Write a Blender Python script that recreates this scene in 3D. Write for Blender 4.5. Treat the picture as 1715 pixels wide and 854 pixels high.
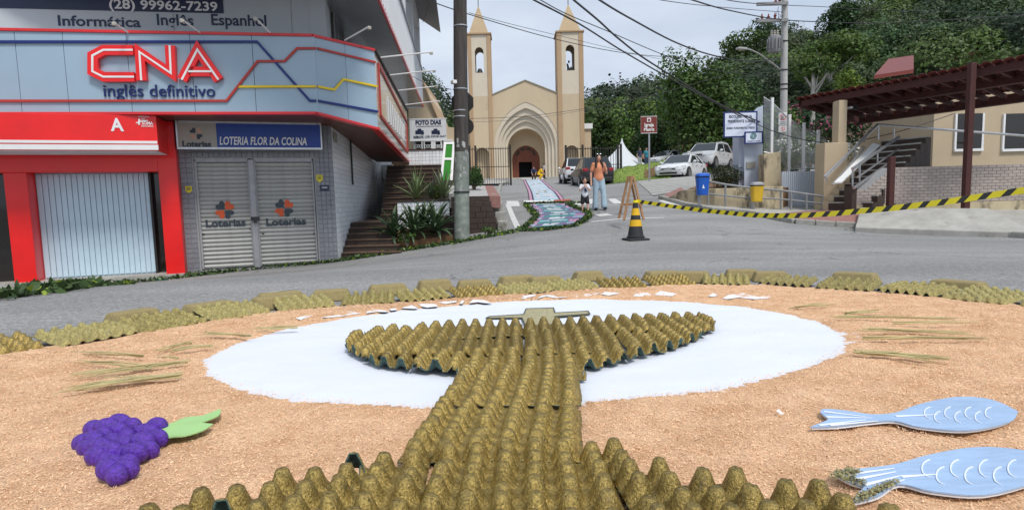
import bpy, bmesh, math, random
import numpy as np
from mathutils import Vector, Matrix

# ------------------------------------------------------------------ camera, world, sun
scene = bpy.context.scene
for o in list(bpy.data.objects):
    bpy.data.objects.remove(o)
COL = scene.collection
HC, F = 0.45, 970.0                       # eye height (m), focal length in photo pixels (1715 wide)
PITCH, ROLL = math.atan(92 / 970), 0.026
FWD = Vector((0, math.cos(PITCH), -math.sin(PITCH)))
_UP = Vector((0, math.sin(PITCH), math.cos(PITCH)))
_X = Vector((1, 0, 0))
CR = _X * math.cos(ROLL) - _UP * math.sin(ROLL)
CU = _X * math.sin(ROLL) + _UP * math.cos(ROLL)
cam = bpy.data.cameras.new('camera')
camo = bpy.data.objects.new('camera', cam)
COL.objects.link(camo)
camo.matrix_world = Matrix(((CR.x, CU.x, -FWD.x, 0), (CR.y, CU.y, -FWD.y, 0), (CR.z, CU.z, -FWD.z, HC), (0, 0, 0, 1)))
cam.sensor_width = 36
cam.sensor_fit = 'HORIZONTAL'
cam.lens = F / 1715 * 36
cam.clip_start = 0.05
cam.clip_end = 2000
scene.camera = camo

SUN_EL, SUN_AZ = math.radians(56), math.radians(152)     # azimuth clockwise from +Y: behind and a little right of the camera
world = bpy.data.worlds.new('World')
scene.world = world
world.use_nodes = True
nt = world.node_tree
bg = nt.nodes['Background']
bg.inputs['Strength'].default_value = 0.1
sky = nt.nodes.new('ShaderNodeTexSky')
sky.sky_type = 'NISHITA'
sky.sun_disc = False
sky.sun_elevation = SUN_EL
sky.sun_rotation = SUN_AZ
sky.air_density = 1.0
sky.dust_density = 3.0
tc = nt.nodes.new('ShaderNodeTexCoord')
mp = nt.nodes.new('ShaderNodeMapping')
mp.inputs['Scale'].default_value = (1.0, 1.0, 2.6)
ns = nt.nodes.new('ShaderNodeTexNoise')
ns.inputs['Scale'].default_value = 2.1
ns.inputs['Detail'].default_value = 6
ns.inputs['Roughness'].default_value = 0.55
rp = nt.nodes.new('ShaderNodeValToRGB')
rp.color_ramp.elements[0].position = 0.32
rp.color_ramp.elements[0].color = (4.3, 5.1, 6.4, 1)
rp.color_ramp.elements[1].position = 0.68
rp.color_ramp.elements[1].color = (6.6, 7.2, 8.1, 1)
mx = nt.nodes.new('ShaderNodeMixRGB')
mx.inputs[0].default_value = 0.92
nt.links.new(tc.outputs['Generated'], mp.inputs[0])
nt.links.new(mp.outputs[0], ns.inputs['Vector'])
nt.links.new(ns.outputs['Fac'], rp.inputs[0])
nt.links.new(sky.outputs[0], mx.inputs[1])
nt.links.new(rp.outputs[0], mx.inputs[2])
nt.links.new(mx.outputs[0], bg.inputs['Color'])

sl = bpy.data.lights.new('sun', 'SUN')
sl.energy = 2.1
sl.angle = math.radians(14)
sl.color = (1.0, 0.96, 0.9)
so = bpy.data.objects.new('sun', sl)
COL.objects.link(so)
_sd = Vector((math.sin(SUN_AZ) * math.cos(SUN_EL), math.cos(SUN_AZ) * math.cos(SUN_EL), math.sin(SUN_EL)))
so.rotation_euler = _sd.to_track_quat('Z', 'Y').to_euler()
scene.view_settings.view_transform = 'Standard'
scene.view_settings.look = 'None'
scene.view_settings.exposure = 0.3
scene.view_settings.gamma = 1
scene.view_settings.use_curve_mapping = False
scene.render.engine = 'CYCLES'

# ------------------------------------------------------------------ helpers
RND = random.Random(11)
NP = np.random.default_rng(5)
Z = Vector((0, 0, 1))
def V(*a): return Vector(a)
def ray(px, py): return FWD + CR * ((px - 857.5) / F) - CU * ((py - 427) / F)
def at(px, py, Y):
    d = ray(px, py)
    return Vector((0, 0, HC)) + d * (Y / d.y)
def onplane(px, py, P0, N):
    d = ray(px, py)
    o = Vector((0, 0, HC))
    return o + d * ((P0 - o).dot(N) / d.dot(N))
def sstep(a, b, x):
    t = np.clip((np.asarray(x, float) - a) / (b - a), 0, 1)
    return t * t * (3 - 2 * t)

# terrain: thin plate spline through surveyed spots, level-sloped under the carpet
_cp = [at(*q) for q in [(206, 477, 11.0), (337, 460, 12.0), (568, 438, 12.9), (690, 419, 13.6), (780, 403, 14.2), (860, 389, 14.4), (985, 373, 15),
      (1065, 402, 10.9), (1003, 351, 17.2), (920, 339, 21), (966, 314, 33), (900, 300, 58), (1120, 298, 32), (1440, 393, 12.5), (1300, 373, 14),
      (1498, 398, 11.5), (1150, 352, 16.5)]]
_cp = [tuple(p) for p in _cp] + [(x, y, -.04 * y) for x in (-4, -2, 0, 2, 4) for y in (-3, 0, 3)] + [(-2, 6, -.28), (0, 6, -.24), (2, 6, -.24), (4, 6, -.26)]
_cp += [(-14, 11, -1.35), (-24, 12, -1.7), (-10, 4, -.55), (12, 4, -.3), (14, 12, -.45), (24, 14, -.2), (-8, 40, 1.2), (0, 85, 3.2), (-30, 60, 2.6), (30, 60, 3.2),
        (12, 45, 2.0), (-60, 90, 3), (60, 90, 5), (-60, 0, -1.5), (60, 0, 0), (0, -40, 1.2), (-12, 25, .4), (16, 25, 1.0)]
_cp = np.array(_cp)
def _phi(r2): return np.where(r2 > 0, 0.5 * r2 * np.log(np.maximum(r2, 1e-12)), 0)
_n = len(_cp)
_A = np.zeros((_n + 3, _n + 3))
_A[:_n, :_n] = _phi(((_cp[:, None, :2] - _cp[None, :, :2]) ** 2).sum(-1)) + np.eye(_n) * 1.0
_A[:_n, _n] = 1; _A[:_n, _n + 1:] = _cp[:, :2]; _A[_n:, :_n] = _A[:_n, _n:].T
_w = np.linalg.solve(_A, np.r_[_cp[:, 2], 0, 0, 0])
def G(x, y):
    x = np.asarray(x, float); y = np.asarray(y, float)
    r2 = (x[..., None] - _cp[:, 0]) ** 2 + (y[..., None] - _cp[:, 1]) ** 2
    t = _phi(r2) @ _w[:_n] + _w[_n] + _w[_n + 1] * x + _w[_n + 2] * y
    w = sstep(4.6, 8.0, np.sqrt((x / 1.2) ** 2 + y ** 2))
    return (1 - w) * (-.04 * y) + w * t
def g(x, y): return float(G(x, y))
def gpix(px, py, h=0.0):
    """where the sight line through a photo pixel meets the ground (+h)"""
    d = ray(px, py); a = None
    for t in np.geomspace(.4, 150, 260):
        p = Vector((0, 0, HC)) + d * t
        if p.z < g(p.x, p.y) + h:
            lo, hi = a or 0.3, t
            for _ in range(24):
                m = (lo + hi) / 2; q = Vector((0, 0, HC)) + d * m
                if q.z < g(q.x, q.y) + h: hi = m
                else: lo = m
            q = Vector((0, 0, HC)) + d * hi
            return q
        a = t
    return Vector((0, 0, HC)) + d * 60

class MB:
    def __init__(s): s.V, s.F, s.I, s.c = [], [], [], 0
    def add(s, vs, fs, mi=None):
        o = len(s.V)
        s.V += [Vector(v) for v in vs]
        s.F += [tuple(i + o for i in f) for f in fs]
        s.I += [s.c if mi is None else mi] * len(fs)
        return s
    def hexa(s, p):      # p: 4 bottom then 4 top
        return s.add(p, [(3, 2, 1, 0), (4, 5, 6, 7), (0, 1, 5, 4), (1, 2, 6, 5), (2, 3, 7, 6), (3, 0, 4, 7)])
    def box(s, c, d, rz=0, M=None):
        x, y, z = d[0] / 2, d[1] / 2, d[2] / 2
        q = [V(-x, -y, -z), V(x, -y, -z), V(x, y, -z), V(-x, y, -z), V(-x, -y, z), V(x, -y, z), V(x, y, z), V(-x, y, z)]
        m = (M or Matrix.Rotation(rz, 3, 'Z'))
        return s.hexa([m @ p + Vector(c) for p in q])
    def bx(s, x0, x1, y0, y1, z0, z1): return s.box(((x0 + x1) / 2, (y0 + y1) / 2, (z0 + z1) / 2), (x1 - x0, y1 - y0, z1 - z0))
    def slab(s, a, b, th, z0, z1, off=0.0):
        """upright wall from ground point a to b; th grows to the left of a->b (away), off shifts it"""
        a, b = V(a[0], a[1], 0), V(b[0], b[1], 0)
        d = (b - a).normalized(); n = V(-d.y, d.x, 0)
        a, b = a + n * off, b + n * off
        q = [a, b, b + n * th, a + n * th]
        return s.hexa([p + Z * z0 for p in q] + [p + Z * z1 for p in q])
    def prism(s, poly, vec):
        n = len(poly); vec = Vector(vec)
        return s.add([Vector(p) for p in poly] + [Vector(p) + vec for p in poly],
                     [tuple(range(n))[::-1], tuple(range(n, 2 * n))] + [(i, (i + 1) % n, n + (i + 1) % n, n + i) for i in range(n)])
    def tube(s, pts, r, n=8, cap=True):
        pts = [Vector(p) for p in pts]; m = len(pts)
        rs = r if isinstance(r, (list, tuple)) else [r] * m
        vs, fs, up = [], [], None
        for i, p in enumerate(pts):
            t = (pts[min(i + 1, m - 1)] - pts[max(i - 1, 0)]).normalized()
            if up is None: up = t.orthogonal().normalized()
            up = (up - t * up.dot(t)).normalized(); w = t.cross(up)
            vs += [p + (up * math.cos(2 * math.pi * k / n) + w * math.sin(2 * math.pi * k / n)) * rs[i] for k in range(n)]
        for i in range(m - 1):
            fs += [(i * n + k, i * n + (k + 1) % n, (i + 1) * n + (k + 1) % n, (i + 1) * n + k) for k in range(n)]
        if cap: fs += [tuple(range(n))[::-1], tuple(range((m - 1) * n, m * n))]
        return s.add(vs, fs)
    def lathe(s, prof, n=16, c=(0, 0, 0), M=None):
        M = M or Matrix.Identity(3); c = Vector(c); vs, fs = [], []
        for r, z in prof: vs += [c + M @ V(r * math.cos(2 * math.pi * k / n), r * math.sin(2 * math.pi * k / n), z) for k in range(n)]
        for i in range(len(prof) - 1):
            fs += [(i * n + k, i * n + (k + 1) % n, (i + 1) * n + (k + 1) % n, (i + 1) * n + k) for k in range(n)]
        if len(prof) >= 4 and abs(prof[0][0] - prof[-1][0]) < 1e-9 and prof[1][0] > prof[0][0]:
            m = (len(prof) - 1) * n; fs += [(m + k, m + (k + 1) % n, (k + 1) % n, k) for k in range(n)]
        else: fs += [tuple(range(n))[::-1], tuple(range((len(prof) - 1) * n, len(prof) * n))]
        return s.add(vs, fs)
    def ell(s, c, r, nu=12, nv=8, M=None):
        r = r if hasattr(r, '__len__') else (r, r, r)
        M = M or Matrix.Identity(3); c = Vector(c); vs, fs = [], []
        for j in range(1, nv):
            a = math.pi * j / nv
            vs += [c + M @ V(r[0] * math.sin(a) * math.cos(2 * math.pi * k / nu), r[1] * math.sin(a) * math.sin(2 * math.pi * k / nu), r[2] * math.cos(a)) for k in range(nu)]
        t = len(vs); vs += [c + M @ V(0, 0, r[2]), c + M @ V(0, 0, -r[2])]
        for j in range(nv - 2):
            fs += [(j * nu + k, (j + 1) * nu + k, (j + 1) * nu + (k + 1) % nu, j * nu + (k + 1) % nu) for k in range(nu)]
        for k in range(nu):
            fs += [(t, k, (k + 1) % nu), (t + 1, (nv - 2) * nu + (k + 1) % nu, (nv - 2) * nu + k)]
        return s.add(vs, fs)
    def cap(s, a, ra, b, rb, n=12):
        """tapered capsule"""
        a, b = Vector(a), Vector(b); t = (b - a).normalized(); pts, rs = [], []
        for k in range(4, 0, -1): q = k * math.pi / 8.2; pts.append(a - t * ra * math.sin(q)); rs.append(ra * math.cos(q))
        pts += [a, b]; rs += [ra, rb]
        for k in range(1, 5): q = k * math.pi / 8.2; pts.append(b + t * rb * math.sin(q)); rs.append(rb * math.cos(q))
        return s.tube(pts, rs, n)
    def grid(s, P):
        n, m = len(P), len(P[0]); 
        return s.add([p for row in P for p in row], [(i * m + j, i * m + j + 1, (i + 1) * m + j + 1, (i + 1) * m + j) for i in range(n - 1) for j in range(m - 1)])
    def sheet(s, a, b, c, d): return s.add([a, b, c, d], [(0, 1, 2, 3)])
    def build(s, name, mats, parent=None, smooth=False, bevel=0, local=False, seg=2, label=None, recalc=True):
        o = Vector((0, 0, 0))
        if not local:
            if parent is not None:
                p = parent
                while p: o = o + p.location; p = p.parent
            elif s.V:
                xs = [v.x for v in s.V]; ys = [v.y for v in s.V]; zs = [v.z for v in s.V]
                o = V((min(xs) + max(xs)) / 2, (min(ys) + max(ys)) / 2, min(zs))
        me = bpy.data.meshes.new(name)
        me.from_pydata([tuple(v - o) for v in s.V], [], s.F)
        mats = mats if isinstance(mats, (list, tuple)) else [mats]
        for m in mats: me.materials.append(m)
        if len(mats) > 1: me.polygons.foreach_set('material_index', s.I)
        if recalc:
            bm = bmesh.new(); bm.from_mesh(me); bmesh.ops.recalc_face_normals(bm, faces=bm.faces); bm.to_mesh(me); bm.free()
        if smooth:
            me.polygons.foreach_set('use_smooth', [True] * len(me.polygons))
            try: me.set_sharp_from_angle(angle=math.radians(42))
            except Exception: pass
        ob = bpy.data.objects.new(name, me); COL.objects.link(ob)
        if parent is not None: ob.parent = parent
        else: ob.location = o
        if bevel:
            md = ob.modifiers.new('bevel', 'BEVEL'); md.width = bevel; md.segments = seg; md.limit_method = 'ANGLE'; md.angle_limit = math.radians(35)
        if label: ob['label'] = label
        return ob

def tag(o, label=None, cat=None, group=None, kind=None):
    if label: o['label'] = label
    if cat: o['category'] = cat
    if group: o['group'] = group
    if kind: o['kind'] = kind
    return o
def thing(name, label, cat, loc=(0, 0, 0), rz=0, group=None, kind=None):
    o = bpy.data.objects.new(name, None); COL.objects.link(o)
    o.location = loc; o.rotation_euler = (0, 0, rz); o.empty_display_size = .1
    return tag(o, label, cat, group, kind)
def link_copy(src, parent=None, loc=None, rot=None, scale=None):
    c = src.copy(); COL.objects.link(c); c.parent = parent
    if loc is not None: c.location = loc
    if rot is not None: c.rotation_euler = rot
    if scale is not None: c.scale = scale
    return c
def kids(o): return [c for c in bpy.data.objects if c.parent == o]
def inst(me, name, parent=None, loc=(0, 0, 0), rot=(0, 0, 0), scale=(1, 1, 1)):
    c = bpy.data.objects.new(name, me); COL.objects.link(c); c.parent = parent
    c.location = loc; c.rotation_euler = rot; c.scale = scale
    return c
def npmesh(name, verts, quads, mat, tint=None, smooth=False):
    """big mesh from numpy arrays, quads (n,4)"""
    me = bpy.data.meshes.new(name)
    me.vertices.add(len(verts)); me.vertices.foreach_set('co', np.ascontiguousarray(verts, np.float32).ravel())
    k = quads.shape[1]
    me.loops.add(quads.size); me.loops.foreach_set('vertex_index', np.ascontiguousarray(quads, np.int32).ravel())
    me.polygons.add(len(quads)); me.polygons.foreach_set('loop_start', np.arange(0, quads.size, k, dtype=np.int32))
    me.update(calc_edges=True)
    for m in (mat if isinstance(mat, (list, tuple)) else [mat]): me.materials.append(m)
    if tint is not None:
        ca = me.color_attributes.new('tint', 'FLOAT_COLOR', 'POINT')
        ca.data.foreach_set('color', np.ascontiguousarray(np.c_[tint, np.ones(len(tint))], np.float32).ravel())
    if smooth: me.polygons.foreach_set('use_smooth', np.ones(len(quads), bool))
    me.validate()
    return me
def mobj(name, me, parent=None, loc=(0, 0, 0)):
    o = bpy.data.objects.new(name, me); COL.objects.link(o); o.parent = parent; o.location = loc
    return o

# ------------------------------------------------------------------ materials
def S(r, gg, b, k=1.0):
    f = lambda c: ((c / 255 + .055) / 1.055) ** 2.4 if c > 10 else c / 255 / 12.92
    return (min(f(r) * k, .95), min(f(gg) * k, .95), min(f(b) * k, .95))
def mat(name, col, rough=.7, var=.12, scale=6, bump=0.0, bscale=60, metal=0, spec=.5, dark=None, coat=0, tint=False, fine=0, stretch=None, stain=None, transl=0, island=0, fc=.45, orand=0):
    """principled with two-scale noise colour variation, optional stains, fine grain and bump"""
    m = bpy.data.materials.new(name); m.use_nodes = True
    n = m.node_tree; L = n.links.new; b = n.nodes['Principled BSDF']
    b.inputs['Roughness'].default_value = rough; b.inputs['Metallic'].default_value = metal
    b.inputs['Specular IOR Level'].default_value = spec
    if coat: b.inputs['Coat Weight'].default_value = coat; b.inputs['Coat Roughness'].default_value = .05
    tc = n.nodes.new('ShaderNodeTexCoord'); vec = tc.outputs['Object']
    if stretch:
        mp = n.nodes.new('ShaderNodeMapping'); mp.inputs['Scale'].default_value = stretch; L(vec, mp.inputs[0]); vec = mp.outputs[0]
    def noise(sc, det=5, ro=.6):
        t = n.nodes.new('ShaderNodeTexNoise'); t.inputs['Scale'].default_value = sc; t.inputs['Detail'].default_value = det; t.inputs['Roughness'].default_value = ro
        L(vec, t.inputs['Vector']); return t.outputs['Fac']
    def ramp(f, a, c, p0=.3, p1=.7):
        r = n.nodes.new('ShaderNodeValToRGB'); e = r.color_ramp.elements
        e[0].position = p0; e[1].position = p1; e[0].color = (*a, 1); e[1].color = (*c, 1); L(f, r.inputs[0]); return r.outputs[0]
    def mixc(kind, fac, a, c):
        x = n.nodes.new('ShaderNodeMixRGB'); x.blend_type = kind
        if hasattr(fac, 'default_value') or hasattr(fac, 'is_linked'): L(fac, x.inputs[0])
        else: x.inputs[0].default_value = fac
        L(a, x.inputs[1]); 
        if isinstance(c, tuple): x.inputs[2].default_value = (*c, 1)
        else: L(c, x.inputs[2])
        return x.outputs[0]
    lo = dark or tuple(c * (1 - var) for c in col); hi = tuple(min(c * (1 + var), .98) for c in col)
    out = ramp(noise(scale), lo, hi)
    if fine: out = mixc('MULTIPLY', 1.0, out, ramp(noise(fine, 3, .7), (fc,) * 3, (1.18,) * 3, .32, .66))
    if stain:
        f = ramp(noise(stain[1], 8, .65), (0, 0, 0), (1, 1, 1), stain[2], stain[2] + .16)
        out = mixc('MIX', f, out, stain[0])
    if tint:
        a = n.nodes.new('ShaderNodeAttribute'); a.attribute_name = 'tint'; out = mixc('MULTIPLY', 1.0, out, a.outputs['Color'])
    if island:
        gi = n.nodes.new('ShaderNodeNewGeometry'); out = mixc('MULTIPLY', 1.0, out, ramp(gi.outputs['Random Per Island'], (1 - island,) * 3, (1 + island * .8,) * 3, 0, 1))
    if orand:
        oi = n.nodes.new('ShaderNodeObjectInfo'); out = mixc('MULTIPLY', 1.0, out, ramp(oi.outputs['Random'], (1 - orand,) * 3, (1 + orand * .7,) * 3, 0, 1))
    L(out, b.inputs['Base Color'])
    if transl:
        tr = n.nodes.new('ShaderNodeBsdfTranslucent'); L(out, tr.inputs['Color'])
        ms = n.nodes.new('ShaderNodeMixShader'); ms.inputs[0].default_value = transl
        L(b.outputs[0], ms.inputs[1]); L(tr.outputs[0], ms.inputs[2]); L(ms.outputs[0], n.nodes['Material Output'].inputs['Surface'])
    if bump:
        bp = n.nodes.new('ShaderNodeBump'); bp.inputs['Strength'].default_value = min(bump, 1); bp.inputs['Distance'].default_value = .01 if bscale < 150 else .003
        L(noise(bscale, 4, .65), bp.inputs['Height']); L(bp.outputs[0], b.inputs['Normal'])
    return m
def asphaltmat():
    m = mat('asphalt', (.335, .331, .325), .9, .12, .3, 1.0, 150, fine=70, spec=.3, stain=((.265, .262, .258), .8, .55)); n = m.node_tree; L = n.links.new; b = n.nodes['Principled BSDF']
    src = b.inputs['Base Color'].links[0].from_socket; tc = [x for x in n.nodes if x.type == 'TEX_COORD'][0].outputs['Object']
    def nz(sc, d=6):
        t = n.nodes.new('ShaderNodeTexNoise'); t.inputs['Scale'].default_value = sc; t.inputs['Detail'].default_value = d; L(tc, t.inputs['Vector']); return t
    def rmp(f, a, c, p0, p1):
        r = n.nodes.new('ShaderNodeValToRGB'); e = r.color_ramp.elements; e[0].position = p0; e[1].position = p1; e[0].color = (a, a, a, 1); e[1].color = (c, c, c, 1); L(f, r.inputs[0]); return r.outputs[0]
    def mul(a, c):
        x = n.nodes.new('ShaderNodeMixRGB'); x.blend_type = 'MULTIPLY'; x.inputs[0].default_value = 1; L(a, x.inputs[1]); L(c, x.inputs[2]); return x.outputs[0]
    out = mul(src, rmp(nz(28, 3).outputs['Fac'], .80, 1.14, .34, .66))                 # pale and dark aggregate
    mpn = n.nodes.new('ShaderNodeMapping'); mpn.inputs['Scale'].default_value = (.25, 1.2, 1); mpn.inputs['Rotation'].default_value = (0, 0, .12); L(tc, mpn.inputs[0])
    w = nz(1.0, 5); L(mpn.outputs[0], w.inputs['Vector']); out = mul(out, rmp(w.outputs['Fac'], .86, 1.08, .35, .65))   # long tyre-worn bands
    wv = nz(1.3, 4); av = n.nodes.new('ShaderNodeVectorMath'); av.operation = 'ADD'; L(tc, av.inputs[0]); L(wv.outputs['Color'], av.inputs[1])
    vo = n.nodes.new('ShaderNodeTexVoronoi'); vo.feature = 'DISTANCE_TO_EDGE'; vo.inputs['Scale'].default_value = .42; L(av.outputs[0], vo.inputs['Vector'])
    cr = rmp(vo.outputs['Distance'], 0.0, 1.0, .002, .009); mk = rmp(nz(.35, 2).outputs['Fac'], 1.0, 0.0, .46, .56)
    mxx = n.nodes.new('ShaderNodeMixRGB'); mxx.blend_type = 'LIGHTEN'; mxx.inputs[0].default_value = 1; L(cr, mxx.inputs[1]); L(mk, mxx.inputs[2])
    out = mul(out, rmp(mxx.outputs[0], .55, 1.0, 0, 1)); L(out, b.inputs['Base Color']); return m
def glassmat(name, col=(.02, .025, .03), rough=.04):
    m = mat(name, col, rough, .2, 1.5, spec=.6); return m

M = {}
M['asphalt'] = asphaltmat() if True else mat('asphalt', (.335, .338, .345), .9, .10, .35, .9, 190, fine=75, spec=.3, stain=((.27, .27, .272), .5, .56))
M['concrete'] = mat('concrete', (.40, .385, .35), .9, .18, 3, .5, 50, stain=((.2, .19, .16), 2.2, .56))
M['kerb'] = mat('kerb', (.34, .33, .30), .9, .25, 4, .6, 40, stain=((.12, .12, .09), 3, .52))
M['redpave'] = mat('red_paving', (.30, .15, .13), .9, .2, 6, .5, 60, stain=((.2, .14, .12), 3, .55))
M['greypave'] = mat('grey_paving', (.42, .41, .40), .9, .15, 5, .4, 60)
M['whiteline'] = mat('road_paint', (.62, .62, .60), .8, .12, 5, .3, 120, stain=((.3, .3, .3), 14, .56))
M['cream'] = mat('church_cream', S(198, 179, 150, 1.0), .85, .06, .5, .2, 40, stain=(S(176, 158, 132), .9, .6), stretch=(1, 1, .35))
M['creamlight'] = mat('church_light', S(206, 194, 174, 1.0), .85, .04, .8, .2, 40)
M['creamdark'] = mat('church_ochre', S(176, 148, 116, 1.0), .85, .06, .8, .2, 40)
M['spire'] = mat('spire_ochre', S(182, 160, 128, 1.0), .85, .06, 1, .2, 40)
M['wood'] = mat('door_wood', S(122, 66, 46, 1.0), .6, .2, 4, .3, 30, stretch=(1, 1, .2))
M['wooddark'] = mat('dark_wood', (.05, .028, .018), .6, .2, 4)
M['black'] = mat('black_void', (.012, .012, .013), .7, .2, 3)
M['iron'] = mat('black_iron', (.03, .028, .026), .55, .2, 9, metal=.3)
M['steel'] = mat('galvanised_steel', (.55, .56, .57), .35, .12, 12, metal=.85)
M['steelgrey'] = mat('painted_grey_steel', (.24, .245, .25), .5, .15, 8)
M['alu'] = mat('blue_grey_panel', S(142, 163, 178, 1.2), .22, .07, .6, spec=.5, coat=.3, orand=.05)
M['redtrim'] = mat('red_trim', S(190, 30, 32, 1.3), .35, .1, 4, coat=.3)
M['redsign'] = mat('red_sign', S(205, 14, 12, 1.35), .35, .08, 2, coat=.3)
M['redline'] = mat('red_line', S(168, 52, 42, 1.2), .45, .1, 4)
M['blueline'] = mat('blue_line', S(18, 40, 108, 1.1), .4, .1, 4)
M['yellowline'] = mat('yellow_line', S(222, 190, 20, 1.1), .4, .08, 4)
M['white'] = mat('white_paint', (.78, .78, .77), .5, .05, 3)
M['whitewall'] = mat('white_wall', (.66, .68, .70), .7, .08, 2, stain=((.5, .5, .5), 2, .6))
M['offwhite'] = mat('off_white_wall', (.62, .60, .56), .8, .1, 2, .2, 30, stain=((.38, .36, .32), 1.3, .6))
M['greywall'] = mat('grey_render', S(172, 178, 182, 1.15), .6, .05, 1.2)
M['navy'] = mat('navy_print', (.012, .02, .06), .4, .1, 3)
M['blueprint'] = mat('blue_letters', S(14, 30, 92, 1.0), .35, .05, 3)
M['soffit'] = mat('brown_soffit', S(96, 58, 46, 1.1), .5, .2, 3, stretch=(1, 6, 1), spec=.4)
M['greytile'] = mat('grey_tile', S(120, 122, 128, 1.2), .35, .12, 20, island=.10)
M['greytile_gap'] = mat('grey_grout', S(150, 150, 150, 1.1), .9, .1, 20)
M['whitetile'] = mat('white_tile', S(206, 210, 214, 1.4), .3, .05, 8, island=.07)
M['whitetile_gap'] = mat('white_grout', S(172, 174, 176), .9, .1, 20)
M['shutter'] = mat('shutter_slat', S(160, 160, 156, 1.15), .5, .12, 5, metal=.15, stain=((.22, .18, .14), 6, .62), stretch=(1, 1, 3), orand=.1)
M['shutterframe'] = mat('shutter_frame', (.34, .34, .35), .5, .15, 5, metal=.3, stain=((.2, .1, .05), 5, .66))
M['logodark'] = mat('logo_dark', (.045, .06, .075), .6, .1, 6)
M['logoorange'] = mat('logo_orange', S(200, 84, 44, 1.15), .6, .1, 6)
M['logopale'] = mat('logo_pale', S(200, 160, 138), .5, .1, 6)
M['signgrey'] = mat('sign_warm_grey', S(160, 156, 146, 1.1), .45, .12, 1.5)
M['signblue'] = mat('sign_blue', S(28, 62, 140, 1.15), .4, .2, 1.2)
M['yellowprint'] = mat('yellow_sticker', S(222, 206, 40), .5, .1, 9)
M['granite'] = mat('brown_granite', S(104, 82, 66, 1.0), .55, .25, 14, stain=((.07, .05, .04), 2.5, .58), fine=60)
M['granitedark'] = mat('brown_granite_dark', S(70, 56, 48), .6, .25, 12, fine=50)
M['polewood'] = mat('weathered_pole', (.062, .055, .05), .85, .4, 5, .8, 30, stretch=(3, 3, .35))
M['polebase'] = mat('pole_lower_paint', (.22, .25, .22), .9, .35, 5, .7, 25, stain=((.42, .43, .42), 7, .55))
M['paperbits'] = mat('torn_paper', (.36, .37, .36), .9, .35, 9, .3, 40)
M['concretepole'] = mat('concrete_pole', (.45, .45, .43), .85, .12, 3, .3, 30)
M['stained'] = mat('stained_wall', S(190, 176, 146, 1.0), .9, .12, 3, .5, 30, stain=((.075, .065, .05), 2.4, .5), stretch=(1.3, 1.3, .55))
M['beige'] = mat('beige_render', S(188, 170, 142, 1.0), .85, .06, 2, .25, 40, stain=((.3, .25, .18), 2, .66))
M['schoolwall'] = mat('pale_blue_wall', S(176, 184, 198, 1.15), .8, .06, 2, .15, 40, stain=((.4, .42, .46), 1.3, .64))
M['pinkbrick'] = mat('pale_pink_brick', S(172, 160, 152, 1.0), .85, .08, 8, .2, 50, island=.12)
M['corrug'] = mat('white_corrugated', S(186, 192, 200, 1.2), .5, .06, 3, metal=.1)
M['rooftile'] = mat('clay_roof_tile', S(96, 44, 38, 1.1), .8, .3, 8, .4, 40, island=.2)
M['roofwood'] = mat('roof_timber', S(70, 32, 28), .7, .2, 6)
M['bluebin'] = mat('blue_plastic', S(24, 86, 178, 1.15), .4, .1, 4)
M['yellowbin'] = mat('yellow_plastic', S(206, 168, 44, 1.1), .45, .12, 4)
M['binlid'] = mat('grey_lid', (.35, .36, .36), .5, .15, 5)
M['rubber'] = mat('black_rubber', (.022, .022, .024), .6, .2, 8)
M['coneyellow'] = mat('cone_yellow', S(226, 178, 22), .45, .08, 5)
M['tapeyellow'] = mat('tape_yellow', S(232, 214, 40, 1.1), .35, .06, 5)
M['tapeblack'] = mat('tape_black', (.03, .03, .028), .35, .1, 5)
M['easel'] = mat('easel_wood', S(150, 112, 78), .7, .2, 8, stretch=(1, 1, .2))
M['signbrown'] = mat('brown_sign', S(112, 46, 36, 1.1), .5, .06, 3)
M['tent'] = mat('tent_fabric', (.80, .82, .85), .7, .03, 1, transl=.25)
M['skin'] = mat('skin', S(208, 160, 136), .55, .08, 12)
M['hair'] = mat('dark_hair', (.022, .014, .011), .45, .3, 30)
M['orange'] = mat('orange_cloth', S(222, 146, 108, .95), .8, .08, 12)
M['jeans'] = mat('pale_denim', S(168, 190, 204, .9), .85, .1, 10)
M['shirtwhite'] = mat('white_cloth', (.72, .74, .80), .8, .05, 10)
M['blackcloth'] = mat('black_cloth', (.018, .018, .02), .85, .2, 10)
M['bluecloth'] = mat('navy_cloth', (.03, .045, .10), .85, .2, 10)
M['yellowcloth'] = mat('yellow_cloth', S(226, 182, 24), .8, .1, 8)
M['tealcloth'] = mat('teal_cloth', S(40, 120, 140), .8, .1, 8)
M['greycloth'] = mat('grey_cloth', (.36, .36, .38), .8, .1, 8)
M['carwhite'] = mat('white_car_paint', (.72, .73, .74), .25, .02, 2, coat=.8)
M['carsilver'] = mat('pale_silver_paint', (.62, .63, .63), .25, .03, 2, coat=.8, metal=.1)
M['carblack'] = mat('black_car_paint', (.018, .019, .022), .35, .1, 2, coat=.25)
M['carred'] = mat('red_car_paint', S(196, 22, 30, 1.1), .25, .05, 2, coat=.8)
M['carglass'] = glassmat('car_glass')
M['shopglass'] = glassmat('shop_glass', (.02, .018, .016), .05)
M['grille'] = mat('dark_trim', (.02, .02, .02), .5, .1, 5)
M['chrome'] = mat('chrome', (.7, .7, .7), .12, .05, 5, metal=1)
M['headlamp'] = mat('headlamp_lens', (.62, .64, .66), .1, .1, 8, coat=.6)
M['taillamp'] = mat('tail_lamp', (.35, .015, .02), .15, .1, 8, coat=.6)
M['plate'] = mat('number_plate', (.45, .46, .47), .5, .2, 20)
M['rim'] = mat('alloy_rim', (.5, .5, .51), .3, .1, 8, metal=.8)
M['blind'] = mat('pale_blue_blind', S(178, 200, 212, 1.2), .7, .05, 4)
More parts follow.
